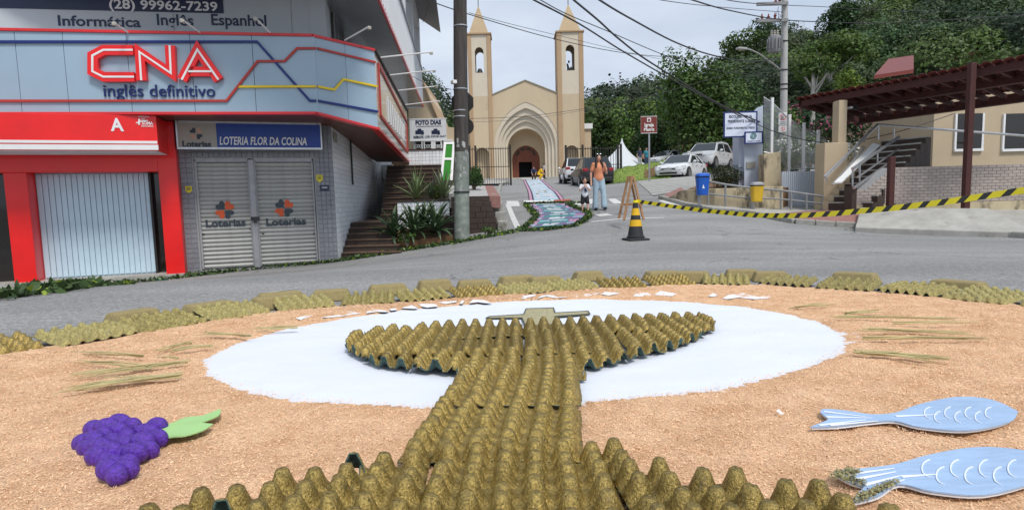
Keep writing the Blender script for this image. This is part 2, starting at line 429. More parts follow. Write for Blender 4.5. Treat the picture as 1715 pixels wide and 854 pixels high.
M['gold'] = mat('gold_painted_pulp', S(176, 152, 86, 1.0), .38, .2, 30, 1.0, 230, metal=.62, fine=250, fc=.3, spec=.5, orand=.2, stain=((.15, .12, .06), 45, .56))
M['goldold'] = mat('olive_gold_pulp', S(176, 162, 98, 1.0), .6, .22, 25, .9, 380, metal=.1, fine=150, fc=.25, orand=.2, stain=((.20, .18, .10), 30, .58))
M['goldpale'] = mat('pale_gold_pulp', S(176, 164, 104, 1.0), .65, .2, 22, .9, 380, fine=140, stain=((.12, .13, .11), 24, .6))
M['teal'] = mat('grey_green_pulp', (.075, .135, .12), .9, .25, 30, .6, 300, fine=250)
M['greypulp'] = mat('grey_brown_pulp', (.17, .14, .115), .9, .2, 30, .6, 300, fine=250)
M['carton'] = mat('tan_carton', S(158, 142, 96, 1.0), .85, .1, 14, .4, 250, fine=240)
M['sawdust'] = mat('orange_sawdust', S(228, 190, 154, 1.08), .95, .12, 9, 1.0, 330, fine=300, spec=.15, dark=S(216, 170, 130, 1.02), stain=(S(200, 150, 110), 3.2, .58))
M['shaving'] = mat('wood_shaving', S(230, 192, 156, 1.05), .9, .08, 20, spec=.2, island=.26)
M['paper'] = mat('white_paper', (.70, .73, .80), .75, .03, 3, .25, 9, stain=((.56, .55, .55), 5, .70))
M['letterpaper'] = mat('cut_white_paper', (.80, .80, .83), .7, .04, 8)
M['crosscard'] = mat('olive_card', S(176, 168, 132), .85, .06, 16, fine=120)
M['inkedge'] = mat('dark_ink', (.06, .07, .06), .8, .2, 10)
M['straw'] = mat('dry_reed', S(180, 168, 122, 1.0), .7, .25, 6, .3, 80, stretch=(.3, 5, 5), island=.25)
M['purple'] = mat('purple_glitter', S(86, 44, 160, 1.1), .38, .3, 30, 1.0, 260, fine=240)
M['leafpaper'] = mat('green_paper', S(160, 200, 132), .8, .06, 14, stain=((.05, .09, .04), 34, .74))
M['fishblue'] = mat('blue_card', S(158, 184, 216), .55, .12, 14, .2, 40, stretch=(1, 5, 1), stain=(S(186, 204, 226), 20, .6))
M['fishwhite'] = mat('white_print', (.78, .82, .88), .5, .04, 8)
M['herb'] = mat('dried_herb', S(168, 162, 118), .9, .3, 60, 1, 300, fine=200)
M['grass'] = mat('grass', S(140, 160, 72, 1.0), .9, .25, 1.2, .8, 60, fine=30)
M['earth'] = mat('dirt', S(118, 88, 62), .95, .3, 2, .9, 25)
def leafmat(name, col, isl=.4, tr=.25, rough=.5): return mat(name, col, rough, .15, .5, spec=.3, island=isl, transl=tr, tint=True)
M['leaf'] = leafmat('foliage', (.055, .098, .030))
M['forest'] = leafmat('forest_foliage', (.037, .062, .026), .28)
M['bark'] = mat('bark', (.11, .09, .07), .9, .3, 6, .8, 25, stretch=(2, 2, .4))
M['palebark'] = mat('pale_bark', (.36, .34, .31), .9, .3, 4, .6, 25, stretch=(2, 2, .4))
M['agave'] = mat('agave_leaf', (.06, .105, .045), .45, .2, 5, island=.2)
M['agavepale'] = mat('variegated_leaf', (.17, .23, .10), .45, .3, 5, stretch=(8, .3, 8))
M['pink'] = mat('bougainvillea', S(190, 92, 132), .8, .2, 8, island=.3, transl=.3)
M['whiteflower'] = mat('white_flower', (.7, .7, .68), .8, .1, 8)
M['turf'] = mat('green_artificial_turf', S(52, 130, 44), .9, .2, 20, .6, 100)
M['cable'] = mat('cable', (.03, .03, .032), .6, .1, 5)
M['cdteal'] = mat('teal_sawdust', S(72, 140, 140), .95, .15, 6, fine=40)
M['cdwhite'] = mat('white_sawdust', S(205, 208, 216), .95, .1, 6, fine=40)
M['cdpurple'] = mat('purple_sawdust', S(126, 112, 150), .95, .15, 6, fine=40)
M['cdpink'] = mat('pink_sawdust', S(200, 152, 176), .95, .12, 6, fine=40)
M['cdblue'] = mat('pale_blue_sawdust', S(160, 196, 214), .95, .12, 6, fine=40)
M['cddark'] = mat('dark_sawdust', S(64, 58, 76), .95, .15, 6, fine=40)
M['cdred'] = mat('red_sawdust', S(186, 96, 84), .95, .12, 6, fine=40)

# ------------------------------------------------------------------ lettering
_tx = {}
def glyphs(s, bold=0.0, shear=0.0):
    key = (s, bold, shear)
    if key not in _tx:
        cu = bpy.data.curves.new('lettering', 'FONT'); cu.body = s; cu.size = 1; cu.offset = bold; cu.shear = shear; cu.extrude = .5; cu.resolution_u = 3
        ob = bpy.data.objects.new('lettering', cu); COL.objects.link(ob)
        dg = bpy.context.evaluated_depsgraph_get(); dg.update()
        me = bpy.data.meshes.new_from_object(ob.evaluated_get(dg))
        vs = np.array([v.co[:] for v in me.vertices]); fs = [tuple(p.vertices) for p in me.polygons]
        bpy.data.objects.remove(ob); bpy.data.curves.remove(cu); bpy.data.meshes.remove(me)
        _tx[key] = (vs, fs)
    return _tx[key]
def letter(s, P0, e1, box, m, parent, name='lettering', proud=.004, th=.004, bold=.0, shear=0.0, label=None):
    """box = (px left, px right, py top, py bottom) on the upright plane through P0 along e1"""
    N = V(e1.y, -e1.x, 0).normalized()
    A = onplane(box[0], box[3], P0, N); B = onplane(box[1], box[3], P0, N); T = onplane(box[0], box[2], P0, N)
    w = (B - A).dot(e1); h = T.z - A.z
    vs, fs = glyphs(s, bold, shear); lo, hi = vs.min(0), vs.max(0)
    mb = MB()
    mb.add([A + e1 * ((v[0] - lo[0]) / (hi[0] - lo[0]) * w) + Z * ((v[1] - lo[1]) / (hi[1] - lo[1]) * h) + N * (proud + th * (v[2] - lo[2])) for v in vs], fs)
    return mb.build(name, m, parent, label=label, recalc=False)
def panelbar(pts, P0, e1, wid, m, parent, name, proud=.0, th=.03):
    """raised bar along photo points on an upright plane"""
    N = V(e1.y, -e1.x, 0).normalized(); q = [onplane(x, y, P0, N) for x, y in pts]
    L_, R_ = [], []
    for i, p in enumerate(q):
        a = (p - q[i - 1]).normalized() if i else None; b = (q[i + 1] - p).normalized() if i < len(q) - 1 else None
        t = ((a or b) + (b or a)).normalized(); k = 1 / max(.5, math.sqrt((1 + (a or b).dot(b or a)) / 2))
        s_ = N.cross(t) * (wid / 2 * k); L_.append(p + s_); R_.append(p - s_)
    mb = MB()
    for i in range(len(q) - 1):
        o = [R_[i], R_[i + 1], L_[i + 1], L_[i]]
        mb.hexa([v + N * proud for v in o] + [v + N * (proud + th) for v in o])
    return mb.build(name, m, parent)

# ------------------------------------------------------------------ ground and road
def axis(segs):
    out = []
    for a, b, s in segs: out += list(np.arange(a, b, s))
    return np.array(out + [segs[-1][1]])
xs = axis([(-320, -60, 20), (-60, -16, 4), (-16, 16, .3), (16, 60, 4), (60, 320, 20)])
ys = axis([(-60, -4, 4), (-4, 26, .3), (26, 70, 1.5), (70, 120, 8), (120, 420, 30)])
XX, YY = np.meshgrid(xs, ys); ZZ = G(XX, YY)
_far = sstep(60, 130, np.abs(XX)) + sstep(90, 150, YY)
ZZ = ZZ * (1 - np.clip(_far, 0, 1)) + np.clip(_far, 0, 1) * 2.0
nx = len(xs); idx = np.arange(len(xs) * len(ys)).reshape(len(ys), nx)
quads = np.stack([idx[:-1, :-1], idx[:-1, 1:], idx[1:, 1:], idx[1:, :-1]], -1).reshape(-1, 4)
road = mobj('road', npmesh('road', np.stack([XX, YY, ZZ], -1).reshape(-1, 3), quads, M['asphalt'], smooth=True)); tag(road, kind='structure')

def lerp(a, b, t): return a + (b - a) * t
def along(pl, t):
    d = [0]
    for i in range(1, len(pl)): d.append(d[-1] + (pl[i] - pl[i - 1]).length)
    s = t * d[-1]
    for i in range(1, len(pl)):
        if s <= d[i] or i == len(pl) - 1:
            return lerp(pl[i - 1], pl[i], (s - d[i - 1]) / max(d[i] - d[i - 1], 1e-9))
def drape(left, right, rows, cols, h, colour, lift=None):
    """sheet on the ground between two photo-pixel polylines"""
    Lp = [gpix(*p) for p in left]; Rp = [gpix(*p) for p in right]; mb = MB(); P = []
    for i in range(rows + 1):
        a, b = along(Lp, i / rows), along(Rp, i / rows); row = []
        for c in cols:
            p = lerp(a, b, c); row.append(V(p.x, p.y, g(p.x, p.y) + h + (lift(i, c) if lift else 0)))
        P.append(row)
    mb.grid(P); k = len(cols) - 1
    mb.I = [colour(i // k, i % k) for i in range(rows * k)]
    return mb
def lin(n): return [i / n for i in range(n + 1)]
def stripe(pts, w, h, name, m, parent=None):
    q = [gpix(*p) for p in pts]; mb = MB(); P = []
    n = 14
    for i in range(n + 1):
        p = along(q, i / n); t = (along(q, min(1, i / n + .02)) - along(q, max(0, i / n - .02))); t.z = 0; t.normalize(); s = V(-t.y, t.x, 0) * w / 2
        P.append([V(a.x, a.y, g(a.x, a.y) + h) for a in (p - s, p, p + s)])
    mb.grid(P); o = mb.build(name, m, parent, recalc=False); return tag(o, kind='structure') if parent is None else o

# painted road markings
stripe([(868, 383), (858, 362), (850, 342)], .16, .008, 'road_marking_edge_line', M['whiteline'])
stripe([(990, 372), (1040, 367), (1112, 365)], .12, .008, 'road_marking_stop_line', M['whiteline'])
stripe([(845, 341), (900, 340), (960, 338)], .15, .008, 'road_marking_cross_line', M['whiteline'])
stripe([(1000, 345), (1060, 344), (1110, 345)], .1, .008, 'road_marking_cross_line_right', M['whiteline'])
for i, (a, b, c, d) in enumerate([((997, 360), (1016, 358), (1028, 361), (1004, 363)), ((1018, 334), (1030, 333), (1044, 341), (1028, 342)), ((985, 334), (997, 333), (1004, 342), (988, 342)), ((1102, 336), (1118, 335), (1150, 346), (1126, 347)),
        ((848, 337), (868, 337), (871, 346), (850, 346)), ((958, 341), (976, 340), (984, 343), (962, 345))]):
    mb = drape([d, a], [c, b], 4, lin(4), .009, lambda r, c: 0)
    tag(mb.build('road_marking_crossing_bar', M['whiteline'], recalc=False), kind='structure')
# faint worn paint scratches on the asphalt
for a, b, w in [((440, 492), (500, 483), .012), ((560, 476), (590, 472), .01), ((800, 470), (850, 467), .012), ((1290, 463), (1200, 461), .05)]:
    stripe([a, b], w, .005, 'road_marking_worn_scratch', M['whiteline'])

# ------------------------------------------------------------------ church
YC = 60.0
def cx(px, py=200): return at(px, py, YC).x
def cz(py, px=880): return at(px, py, YC).z
def arch(w, zs, za, n=14):
    h = za - zs; c = max(0.0, (h * h - w * w) / (2 * w)); r = w + c; t1 = math.asin(min(1, h / r)); q = []
    if h <= w * 1.02: q = [(w * math.cos(math.pi / 2 * i / n), zs + h * math.sin(math.pi / 2 * i / n)) for i in range(n + 1)]
    else: q = [(-c + r * math.cos(t1 * i / n), zs + r * math.sin(t1 * i / n)) for i in range(n + 1)]
    q[-1] = (0, za)
    return q + [(-x, z) for x, z in q[-2::-1]]
def archwall(mb, xc, y0, y1, x0, x1, zb, ztop, w, zs, za, zsill=None, gable=None):
    """wall x0..x1 with an arched hole centred on xc; gable = peak height at xc"""
    a = arch(w, zs, za); n = len(a) // 2; zo = zb if zsill is None else zsill
    top = gable if gable is not None else ztop
    right = [(xc + x, z) for x, z in a[:n + 1]][::-1] + [(xc + w, zo), (x1, zo), (x1, ztop), (xc, top)]
    left = [(xc + x, z) for x, z in a[n:]] + [(xc - w, zo), (x0, zo), (x0, ztop), (xc, top)]
    for q in (right, left): mb.prism([V(x, y0, z) for x, z in q], (0, y1 - y0, 0))
    if zsill is not None: mb.bx(x0, x1, y0, y1, zb, zsill)
cbase = g(cx(880), YC) - .5
ch = thing('church', 'cream twin-towered church with pointed stepped portal at the street end', 'church', (cx(881), YC, cbase))
xa = cx(881)
xl0, xl1, xr0, xr1 = cx(785, 150), cx(823, 120), cx(933, 120), cx(977.5, 150)
ztw, zap, zeave = cz(57), cz(5), cz(158)
zg = cz(135)
# nave front with portal hole
pw = [(cx(937, 250) - cx(828, 250)) / 2, (931 - 835) / 2 * YC / F, (925 - 840.5) / 2 * YC / F, (919 - 846) / 2 * YC / F, (913.5 - 851) / 2 * YC / F]
pa = [cz(y) for y in (171, 181, 192.5, 202, 213.6)]
zs = cz(247); xp = cx(882, 250)
mb = MB(); archwall(mb, xp, YC, YC + .4, xl1 - .05, xr0 + .05, cbase, zeave, pw[0], zs, pa[0], gable=zg)
mb.build('front_wall', M['cream'], ch)
mb = MB()
for s in (-1, 1):
    x_e = xr0 + .05 if s > 0 else xl1 - .05
    mb.prism([V(x_e, YC - .12, zeave), V(xp, YC - .12, zg), V(xp, YC - .12, zg + .07), V(x_e, YC - .12, zeave + .07)], (0, .6, 0))
mb.build('gable_coping', M['signgrey'], ch)
for i in range(4):
    mb = MB(); A, B = arch(pw[i], zs, pa[i], 16), arch(pw[i + 1], zs, pa[i + 1], 16)
    A = [(pw[i], cbase)] + A + [(-pw[i], cbase)]; B = [(pw[i + 1], cbase)] + B + [(-pw[i + 1], cbase)]
    y0, y1 = YC + .05 + .28 * i, YC + .05 + .28 * (i + 1)
    for k in range(len(A) - 1):
        q = [A[k], A[k + 1], B[k + 1], B[k]]
        mb.prism([V(xp + x, y0, z) for x, z in q], (0, y1 - y0 + .02, 0))
    mb.build('portal_ring', M['creamlight'], ch)
# deep recess and door wall
mb = MB(); yb = YC + 1.17
A = [(pw[4], cbase)] + arch(pw[4], zs, pa[4], 16) + [(-pw[4], cbase)]
for k in range(len(A) - 1):
    (x0, z0), (x1, z1) = A[k], A[k + 1]
    mb.sheet(V(xp + x0, yb, z0), V(xp + x1, yb, z1), V(xp + x1, yb + 2.2, z1), V(xp + x0, yb + 2.2, z0))
mb.build('portal_reveal', M['cream'], ch)
dw = (906 - 858) / 2 * YC / F; dzs, dza = cz(265), cz(239); yd = yb + 2.0
mb = MB(); archwall(mb, xp, yd, yd + .3, xp - pw[4] - .3, xp + pw[4] + .3, cbase, pa[4] + .3, dw, dzs, dza); mb.build('porch_wall', M['cream'], ch)
dr = MB(); zo = cz(268); ow = (893 - 870) / 2 * YC / F; xo = cx(881.5, 280)
a = arch(dw, dzs, dza, 12)
dr.prism([V(xp + dw, yd + .15, zo)] + [V(xp + x, yd + .15, z) for x, z in a] + [V(xp - dw, yd + .15, zo)], (0, .08, 0))
dr.bx(xp - dw, xo - ow, yd + .15, yd + .23, cbase, zo); dr.bx(xo + ow, xp + dw, yd + .15, yd + .23, cbase, zo)
door = dr.build('door', M['wood'], ch)
for k in range(4):
    mb = MB(); t0 = math.radians(22 + 36 * k); t1 = t0 + math.radians(28); q = []
    for r in (.62, .8): q.append([(xp + dw * r * math.cos(lerp(t0, t1, j / 6)), dzs + .1 + (dza - dzs) * r * 1.02 * math.sin(lerp(t0, t1, j / 6))) for j in range(7)])
    mb.prism([V(x, yd + .1, z) for x, z in q[0] + q[1][::-1]], (0, .049, 0)); mb.build('fanlight_pane', M['wooddark'], door)
for s in (-1, 1):
    mb = MB(); mb.bx(xo + s * (ow + .15) - .05 + (.35 if s > 0 else -.35), xo + s * (ow + .15) + .05 + (.35 if s > 0 else -.35), yd + .11, yd + .149, cbase + .6, zo - .15); mb.build('door_rail', M['wood'], door)
mb = MB(); mb.bx(xp - 2, xp + 2, yd + 2.2, yd + 2.4, cbase, zo + 1.5); mb.bx(xp - 2, xp + 2, yd + .31, yd + 2.2, zo + .1, zo + .3); mb.bx(xp - 2, xp - 1.9, yd + .31, yd + 2.2, cbase, zo + .1); mb.bx(xp + 1.9, xp + 2, yd + .31, yd + 2.2, cbase, zo + .1); mb.build('dark_interior', M['black'], ch)
# towers
for side, (x0, x1) in enumerate(((xl0, xl1), (xr0, xr1))):
    w = x1 - x0; xc = (x0 + x1) / 2; pil = w * .17; dep = w
    yf = YC - .25
    mb = MB()
    for a0, a1 in ((x0, x0 + pil), (x1 - pil, x1)):
        for b0, b1 in ((yf, yf + pil), (yf + dep - pil, yf + dep)): mb.bx(a0, a1, b0, b1, cbase, ztw)
    mb.build('tower_pilaster', M['creamdark'], ch, bevel=.02)
    bw = (808 - 794) / 2 * YC / F; zsill, zbs, zba = cz(121), cz(86), cz(78)
    mid = cz(160)
    mb = MB(); nich = (818 - 795) / 2 * YC / F; zn = cz(246)
    archwall(mb, xc, yf + .08, yf + .4, x0 + pil - .01, x1 - pil + .01, cbase, mid, nich * .98, zn - nich, zn)
    mb.build('tower_lower_wall', M['cream'], ch)
    mb = MB(); mb.bx(x0 + pil, x1 - pil, yf + 1.0, yf + 1.1, cbase, zn + .3); mb.build('niche_back', M['cream'], ch)
    mb = MB()
    for yy in (yf + .08, yf + dep - .4): archwall(mb, xc, yy, yy + .32, x0 + pil - .01, x1 - pil + .01, mid, ztw - .02, bw, zbs, zba, zsill=zsill)
    mb.build('tower_upper_wall', M['creamlight'], ch)
    mb = MB()
    for a0, a1 in ((x0 + .06, x0 + .3), (x1 - .3, x1 - .06)): mb.bx(a0, a1, yf + pil, yf + dep - pil, cbase, ztw)
    mb.bx(x0 + .1, x1 - .1, yf + .4, yf + dep - .4, zsill - .3, zsill - .02)
    mb.build('tower_side_wall', M['cream'], ch)
    mb = MB(); mb.bx(x0 - .1, x1 + .1, yf - .1, yf + dep + .1, ztw, ztw + .14); mb.build('tower_cap', M['creamdark'], ch)
    si = w * .08; mb = MB(); yc2 = yf + dep / 2
    mb.add([V(x0 + si, yf + si, ztw + .14), V(x1 - si, yf + si, ztw + .14), V(x1 - si, yf + dep - si, ztw + .14), V(x0 + si, yf + dep - si, ztw + .14)] + [V(xc + a * .05, yc2 + b * .05, zap) for a, b in ((-1, -1), (1, -1), (1, 1), (-1, 1))],
           [(0, 1, 5, 4), (1, 2, 6, 5), (2, 3, 7, 6), (3, 0, 4, 7), (4, 5, 6, 7)])
    sp = mb.build('spire', M['spire'], ch)
    mb = MB(); mb.tube([V(xc, yc2, zap), V(xc, yc2, zap + 1.3)], .04, 6); mb.build('lightning_rod', M['iron'], sp)
    mb = MB()
    if side == 0: mb.lathe([(.34, 0), (.3, .08), (.22, .3), (.16, .42), (.02, .46)], 12, (xc, yf + .5, zsill + .05)); nm = 'bell'
    else:
        mb.box((xc + .1, yf + .5, zsill + .12), (.8, .5, .2)); mb.cap(V(xc - .15, yf + .5, zsill + .2), .13, V(xc - .25, yf + .5, zsill + .7), .09); mb.ell(V(xc - .1, yf + .5, zsill + .95), (.1, .1, .14)); mb.cap(V(xc + .15, yf + .5, zsill + .25), .2, V(xc + .35, yf + .5, zsill + .3), .12); nm = 'bell_frame'
    mb.build(nm, M['iron'], ch, smooth=True)
# nave and side annex
mb = MB(); yv = YC + 24
mb.hexa([V(xl1 + .1, YC + 6.2, cbase), V(xr0 - .1, YC + 6.2, cbase), V(xr0 - .1, yv, cbase), V(xl1 + .1, yv, cbase), V(xl1 + .1, YC + 6.2, zeave - .3), V(xr0 - .1, YC + 6.2, zeave - .3), V(xr0 - .1, yv, zeave - .3), V(xl1 + .1, yv, zeave - .3)])
mb.build('nave_wall', M['cream'], ch)
mb = MB()
for s, xe in ((1, xr0 + .3), (-1, xl1 - .3)): mb.prism([V(xe, YC + .5, zeave - .25), V(xp, YC + .5, zg - .15), V(xp, YC + .5, zg - .05), V(xe, YC + .5, zeave - .12)], (0, 24, 0))
mb.build('roof', M['rooftile'], ch)
xa0, xa1 = xr1, cx(992.5, 250)
mb = MB(); mb.bx(xa0 + .01, xa1, YC + 1.0, YC + 16, cbase, cz(217)); mb.bx(xl0 - (xa1 - xa0), xl0 - .01, YC + 1.0, YC + 16, cbase, cz(217)); mb.build('side_aisle_wall', M['cream'], ch)
mb = MB(); mb.bx(xa0 + .01, xa1 + .15, YC + .8, YC + 16, cz(217), cz(208)); mb.build('aisle_parapet', M['white'], ch)

# forecourt steps up to the door
mb = MB(); mb.bx(xp - 5, xp + 5, YC - 1.2, YC + 4, cbase, g(xp, YC) + .14); tag(mb.build('forecourt', M['concrete'], bevel=.02), kind='structure')

# iron fences each side of the way to the church
def iron_fence(px0, px1, Y, ytop, label, posts):
    a, b = at(px0, 280, Y), at(px1, 280, Y); zt = at((px0 + px1) / 2, ytop, Y).z; zb = min(g(a.x, Y), g(b.x, Y)) - .1
    t = thing('iron_fence', label, 'fence', (a.x, Y, zb), group='iron fences before the church')
    n = max(4, int((b.x - a.x) / .17)); h = zt - zb
    m0 = MB(); m0.box((0, 0, h / 2), (.035, .035, h)); bar = m0.build('bar', M['iron'], t, local=True)
    for k in range(1, n): inst(bar.data, 'bar', t, ((b.x - a.x) * k / n, 0, 0))
    for zz in (zt - .12, zb + h * .52, zb + .3):
        q = MB(); q.bx(a.x, b.x, Y - .025, Y + .025, zz - .025, zz + .025); q.build('rail', M['iron'], t)
    for p in posts:
        x = at(p, 280, Y).x; q = MB(); q.bx(x - .07, x + .07, Y - .07, Y + .07, zb - .1, zt + .15); q.build('post', M['iron'], t)
iron_fence(776, 855, 44, 247, 'black iron bar fence standing before the left church tower', (787, 797, 855))
iron_fence(947, 1040, 40, 246, 'black iron bar gate fence behind the dark parked vehicle', (948, 976, 1035, 1040))

# ------------------------------------------------------------------ decorated sawdust strips up to the church
fc = thing('sawdust_carpet', 'long pale striped sawdust carpet with pink edges leading to the church door', 'street carpet', gpix(915, 337), group='street carpets')
cols = [0, .025, .1, .15, .25, .35, .45, .55, .65, .75, .85, .9, .975, 1]
cr = random.Random(3)
def c2(r, c):
    if c in (0, 2, 10, 12): return 2
    if c in (1, 11): return 1
    if c in (3, 9): return 0 if r % 2 else 3
    return (0 if r % 2 else 3) if cr.random() < .72 else (0 if cr.random() < .8 else 4)
mb = drape([(886, 337), (883, 318), (876, 302)], [(946, 336), (922, 312), (908, 300.5)], 46, cols, .025, c2); mb.build('sawdust_pattern', [M['cdwhite'], M['cdpink'], M['cddark'], M['cdblue'], M['carton']], fc, recalc=False)
mb = drape([(872, 301.5), (874, 298.5)], [(912, 301), (910, 298)], 2, lin(6), .04, lambda r, c: 0); mb.build('white_head_band', M['white'], fc, recalc=False)
fd = thing('sawdust_carpet', 'short wide purple and teal sawdust carpet inside a leafy border', 'street carpet', gpix(925, 380), group='street carpets')
def c3(r, c):
    k = r % 6; m_ = abs(c - 9.5)
    if m_ < 3.2: return (0, 1, 1, 0, 0, 1)[k] if cr.random() < .9 else 2
    if m_ < 6: return (0, 2, 2, 0, 0, 3)[k] if cr.random() < .85 else 2
    return (2, 2, 3, 2, 5, 2)[k] if cr.random() < .85 else 5
mb = drape([(876, 384), (897, 362), (884, 343)], [(962, 378), (982, 358), (949, 342)], 30, lin(20), .025, c3); mb.build('sawdust_pattern', [M['cdteal'], M['cdwhite'], M['cdpurple'], M['cdblue'], M['cdwhite'], M['cdpink']], fd, recalc=False)
mb = drape([(877, 341), (877, 338)], [(928, 340), (928, 337)], 2, lin(6), .05, lambda r, c: 0); mb.build('white_band', M['white'], fd, recalc=False)
mb = drape([(928, 340), (928, 337)], [(956, 339), (956, 336)], 2, lin(6), .05, lambda r, c: 0); mb.build('red_band', M['cdred'], fd, recalc=False)

# ------------------------------------------------------------------ foliage generators
def leaf_arrays(cent, nrm, size, asp, rng, tint=None):
    """one kite-shaped leaf per centre"""
    n = len(cent); nrm = nrm / np.linalg.norm(nrm, axis=1, keepdims=True)
    r = rng.normal(size=(n, 3)); u = np.cross(nrm, r); u /= np.linalg.norm(u, axis=1, keepdims=True); w = np.cross(nrm, u)
    s = (size * rng.uniform(.6, 1.4, n))[:, None]
    p = np.stack([cent - u * s * .5, cent + w * s * asp * .5 - u * s * .05, cent + u * s * .5, cent - w * s * asp * .5 - u * s * .05], 1).reshape(-1, 3)
    q = np.arange(4 * n).reshape(n, 4)
    return p, q, (np.repeat(tint, 4, 0) if tint is not None else np.ones((4 * n, 3)))
def lobe_points(lobes, dens, rng, shell=.55):
    """points spread through ellipsoid lobes (cx,cy,cz,rx,ry,rz), denser outside"""
    P, Nn = [], []
    for l in lobes:
        c, r = np.array(l[:3]), np.array(l[3:6]); n = max(8, int(dens * (r[0] * r[1] + r[1] * r[2] + r[0] * r[2]) * 4.2))
        d = rng.normal(size=(n, 3)); d /= np.linalg.norm(d, axis=1, keepdims=True)
        k = rng.uniform(shell, 1.08, n) ** .7
        P.append(c + d * r * k[:, None]); Nn.append(d + np.array([0, 0, .5]) + rng.normal(size=(n, 3)) * .55)
    return np.concatenate(P), np.concatenate(Nn)
def crown_mesh(name, seed, R_, H_, nl, leaf, dens, m='leaf', flat=False, tint=(1, 1, 1), tv=.36):
    rng = np.random.default_rng(seed); lobes = []
    for k in range(nl):
        a = rng.uniform(0, 2 * math.pi); t = rng.uniform(0, 1) ** .6; z = rng.uniform(-.5, .5)
        rr = R_ * t * (.62 if not flat else .8) * math.sqrt(max(.15, 1 - (z * 1.5) ** 2)); s = rng.uniform(.26, .46)
        lobes.append((rr * math.cos(a), rr * math.sin(a), z * H_ * .85, R_ * s, R_ * s, H_ * s * (.75 if not flat else .55)))
    lobes += [(0, 0, 0, R_ * .5, R_ * .5, H_ * .34)]
    lt = [np.array(tint) * rng.uniform(1 - tv, 1 + tv) * np.array([rng.uniform(.88, 1.15), 1, rng.uniform(.8, 1.1)]) for _ in lobes]
    Pp, Nn, Tt = [], [], []
    for l, t in zip(lobes, lt):
        p, n_ = lobe_points([l], dens, rng); Pp.append(p); Nn.append(n_); Tt.append(np.repeat(t[None], len(p), 0))
    p, q, t = leaf_arrays(np.concatenate(Pp), np.concatenate(Nn), leaf, .62, rng, np.concatenate(Tt))
    return npmesh(name, p, q, M[m], t), lobes
def tree(name, label, base, height, R_, H_, seed, leaf=.3, dens=9, nl=16, m='leaf', bark='bark', flat=False, tint=(1, 1, 1), group=None, trunk_r=.22, lean=0.0):
    t = thing(name, label, 'tree', base, group=group)
    me, lobes = crown_mesh('crown', seed, R_, H_, nl, leaf, dens, m, flat, tint)
    cz_ = height - H_ * .52; mobj('crown', me, t, (lean, 0, cz_))
    rr = random.Random(seed); mb = MB(); b = Vector(base); top = b + V(lean, 0, cz_)
    mid = [b + V(0, 0, -.3), b + V(rr.uniform(-.2, .2), 0, cz_ * .4), b + V(lean * .6 + rr.uniform(-.2, .2), rr.uniform(-.2, .2), cz_ * .75), top]
    mb.tube(mid, [trunk_r * 1.25, trunk_r, trunk_r * .8, trunk_r * .4], 8)
    tr_ = mb.build('trunk', M[bark], t, smooth=True)
    mb = MB()
    for k in range(0, len(lobes), 2):
        l = lobes[k]; e = top + V(l[0], l[1], l[2] - l[5] * .3); s = lerp(mid[1], mid[2], rr.uniform(.3, 1))
        mb.tube([s, lerp(s, e, .5) + V(0, 0, -.12 * R_ * .3), e], [trunk_r * .45, trunk_r * .3, trunk_r * .12], 6)
    mb.build('limb', M[bark], tr_, smooth=True)
    return t

# ------------------------------------------------------------------ corner building on the left
A = at(337, 360, 12.0); B = at(534, 350, 12.76)
e1 = V(B.x - A.x, B.y - A.y, 0).normalized(); e2 = V(-e1.y, e1.x, 0); NF = -e2
A0 = V(A.x, A.y, 0)
def fs(px, py=350): return (onplane(px, py, A0, NF) - A0).dot(e1)
def fz(px, py): return onplane(px, py, A0, NF).z
def FP(s, d, z): return A0 + e1 * s + e2 * d + Z * z
def fbox(mb, s0, s1, d0, d1, z0, z1): return mb.hexa([FP(s0, d0, z0), FP(s1, d0, z0), FP(s1, d1, z0), FP(s0, d1, z0), FP(s0, d0, z1), FP(s1, d0, z1), FP(s1, d1, z1), FP(s0, d1, z1)])
ZSOF = onplane(400, 190, at(206, 190, 10.7), (lambda e: V(e.y, -e.x, 0))((at(530, 189, 11.24) - at(206, 190, 10.7)).normalized())).z
s_l, s_r = fs(300, 400), fs(561, 330)
so0, so1 = fs(331, 360), fs(529.5, 350); zsh = fz(420, 266)
zb0, zb1 = fz(338, 453), fz(534, 439); zbt = (zb0 + zb1) / 2
bd = thing('corner_building', 'tall grey corner building with roller shutters under a wide overhanging sign', 'building', FP(0, 0, -1.2))
mb = MB(); fbox(mb, s_l - .1, so0, .01, .35, -1.5, ZSOF); fbox(mb, so1, s_r, .01, .35, -1.5, ZSOF); fbox(mb, so0, so1, .01, .35, zsh, ZSOF); fbox(mb, so0, so1, .01, .5, -1.5, zbt - .02)
mb.build('front_wall', M['greytile_gap'], bd)
mb = MB(); tl = .104
def tiles(mb, s0, s1, z0, z1, P, w, h, gap, th, brick=False):
    ns_, nz_ = max(1, round((s1 - s0) / w)), max(1, round((z1 - z0) / h)); w, h = (s1 - s0) / ns_, (z1 - z0) / nz_
    for j in range(nz_):
        off = .5 * w if (brick and j % 2) else 0
        for i in range(-1 if brick else 0, ns_):
            a, b = max(s0, s0 + i * w + off), min(s1, s0 + (i + 1) * w + off)
            if b - a < .03: continue
            c, d = z0 + j * h, z0 + (j + 1) * h
            o = [P(a + gap, 0, c + gap), P(b - gap, 0, c + gap), P(b - gap, 0, d - gap), P(a + gap, 0, d - gap)]
            f = [P(a + gap * 1.6, -th, c + gap * 1.6), P(b - gap * 1.6, -th, c + gap * 1.6), P(b - gap * 1.6, -th, d - gap * 1.6), P(a + gap * 1.6, -th, d - gap * 1.6)]
            mb.add(o + f, [(4, 5, 6, 7), (0, 1, 5, 4), (1, 2, 6, 5), (2, 3, 7, 6), (3, 0, 4, 7)])
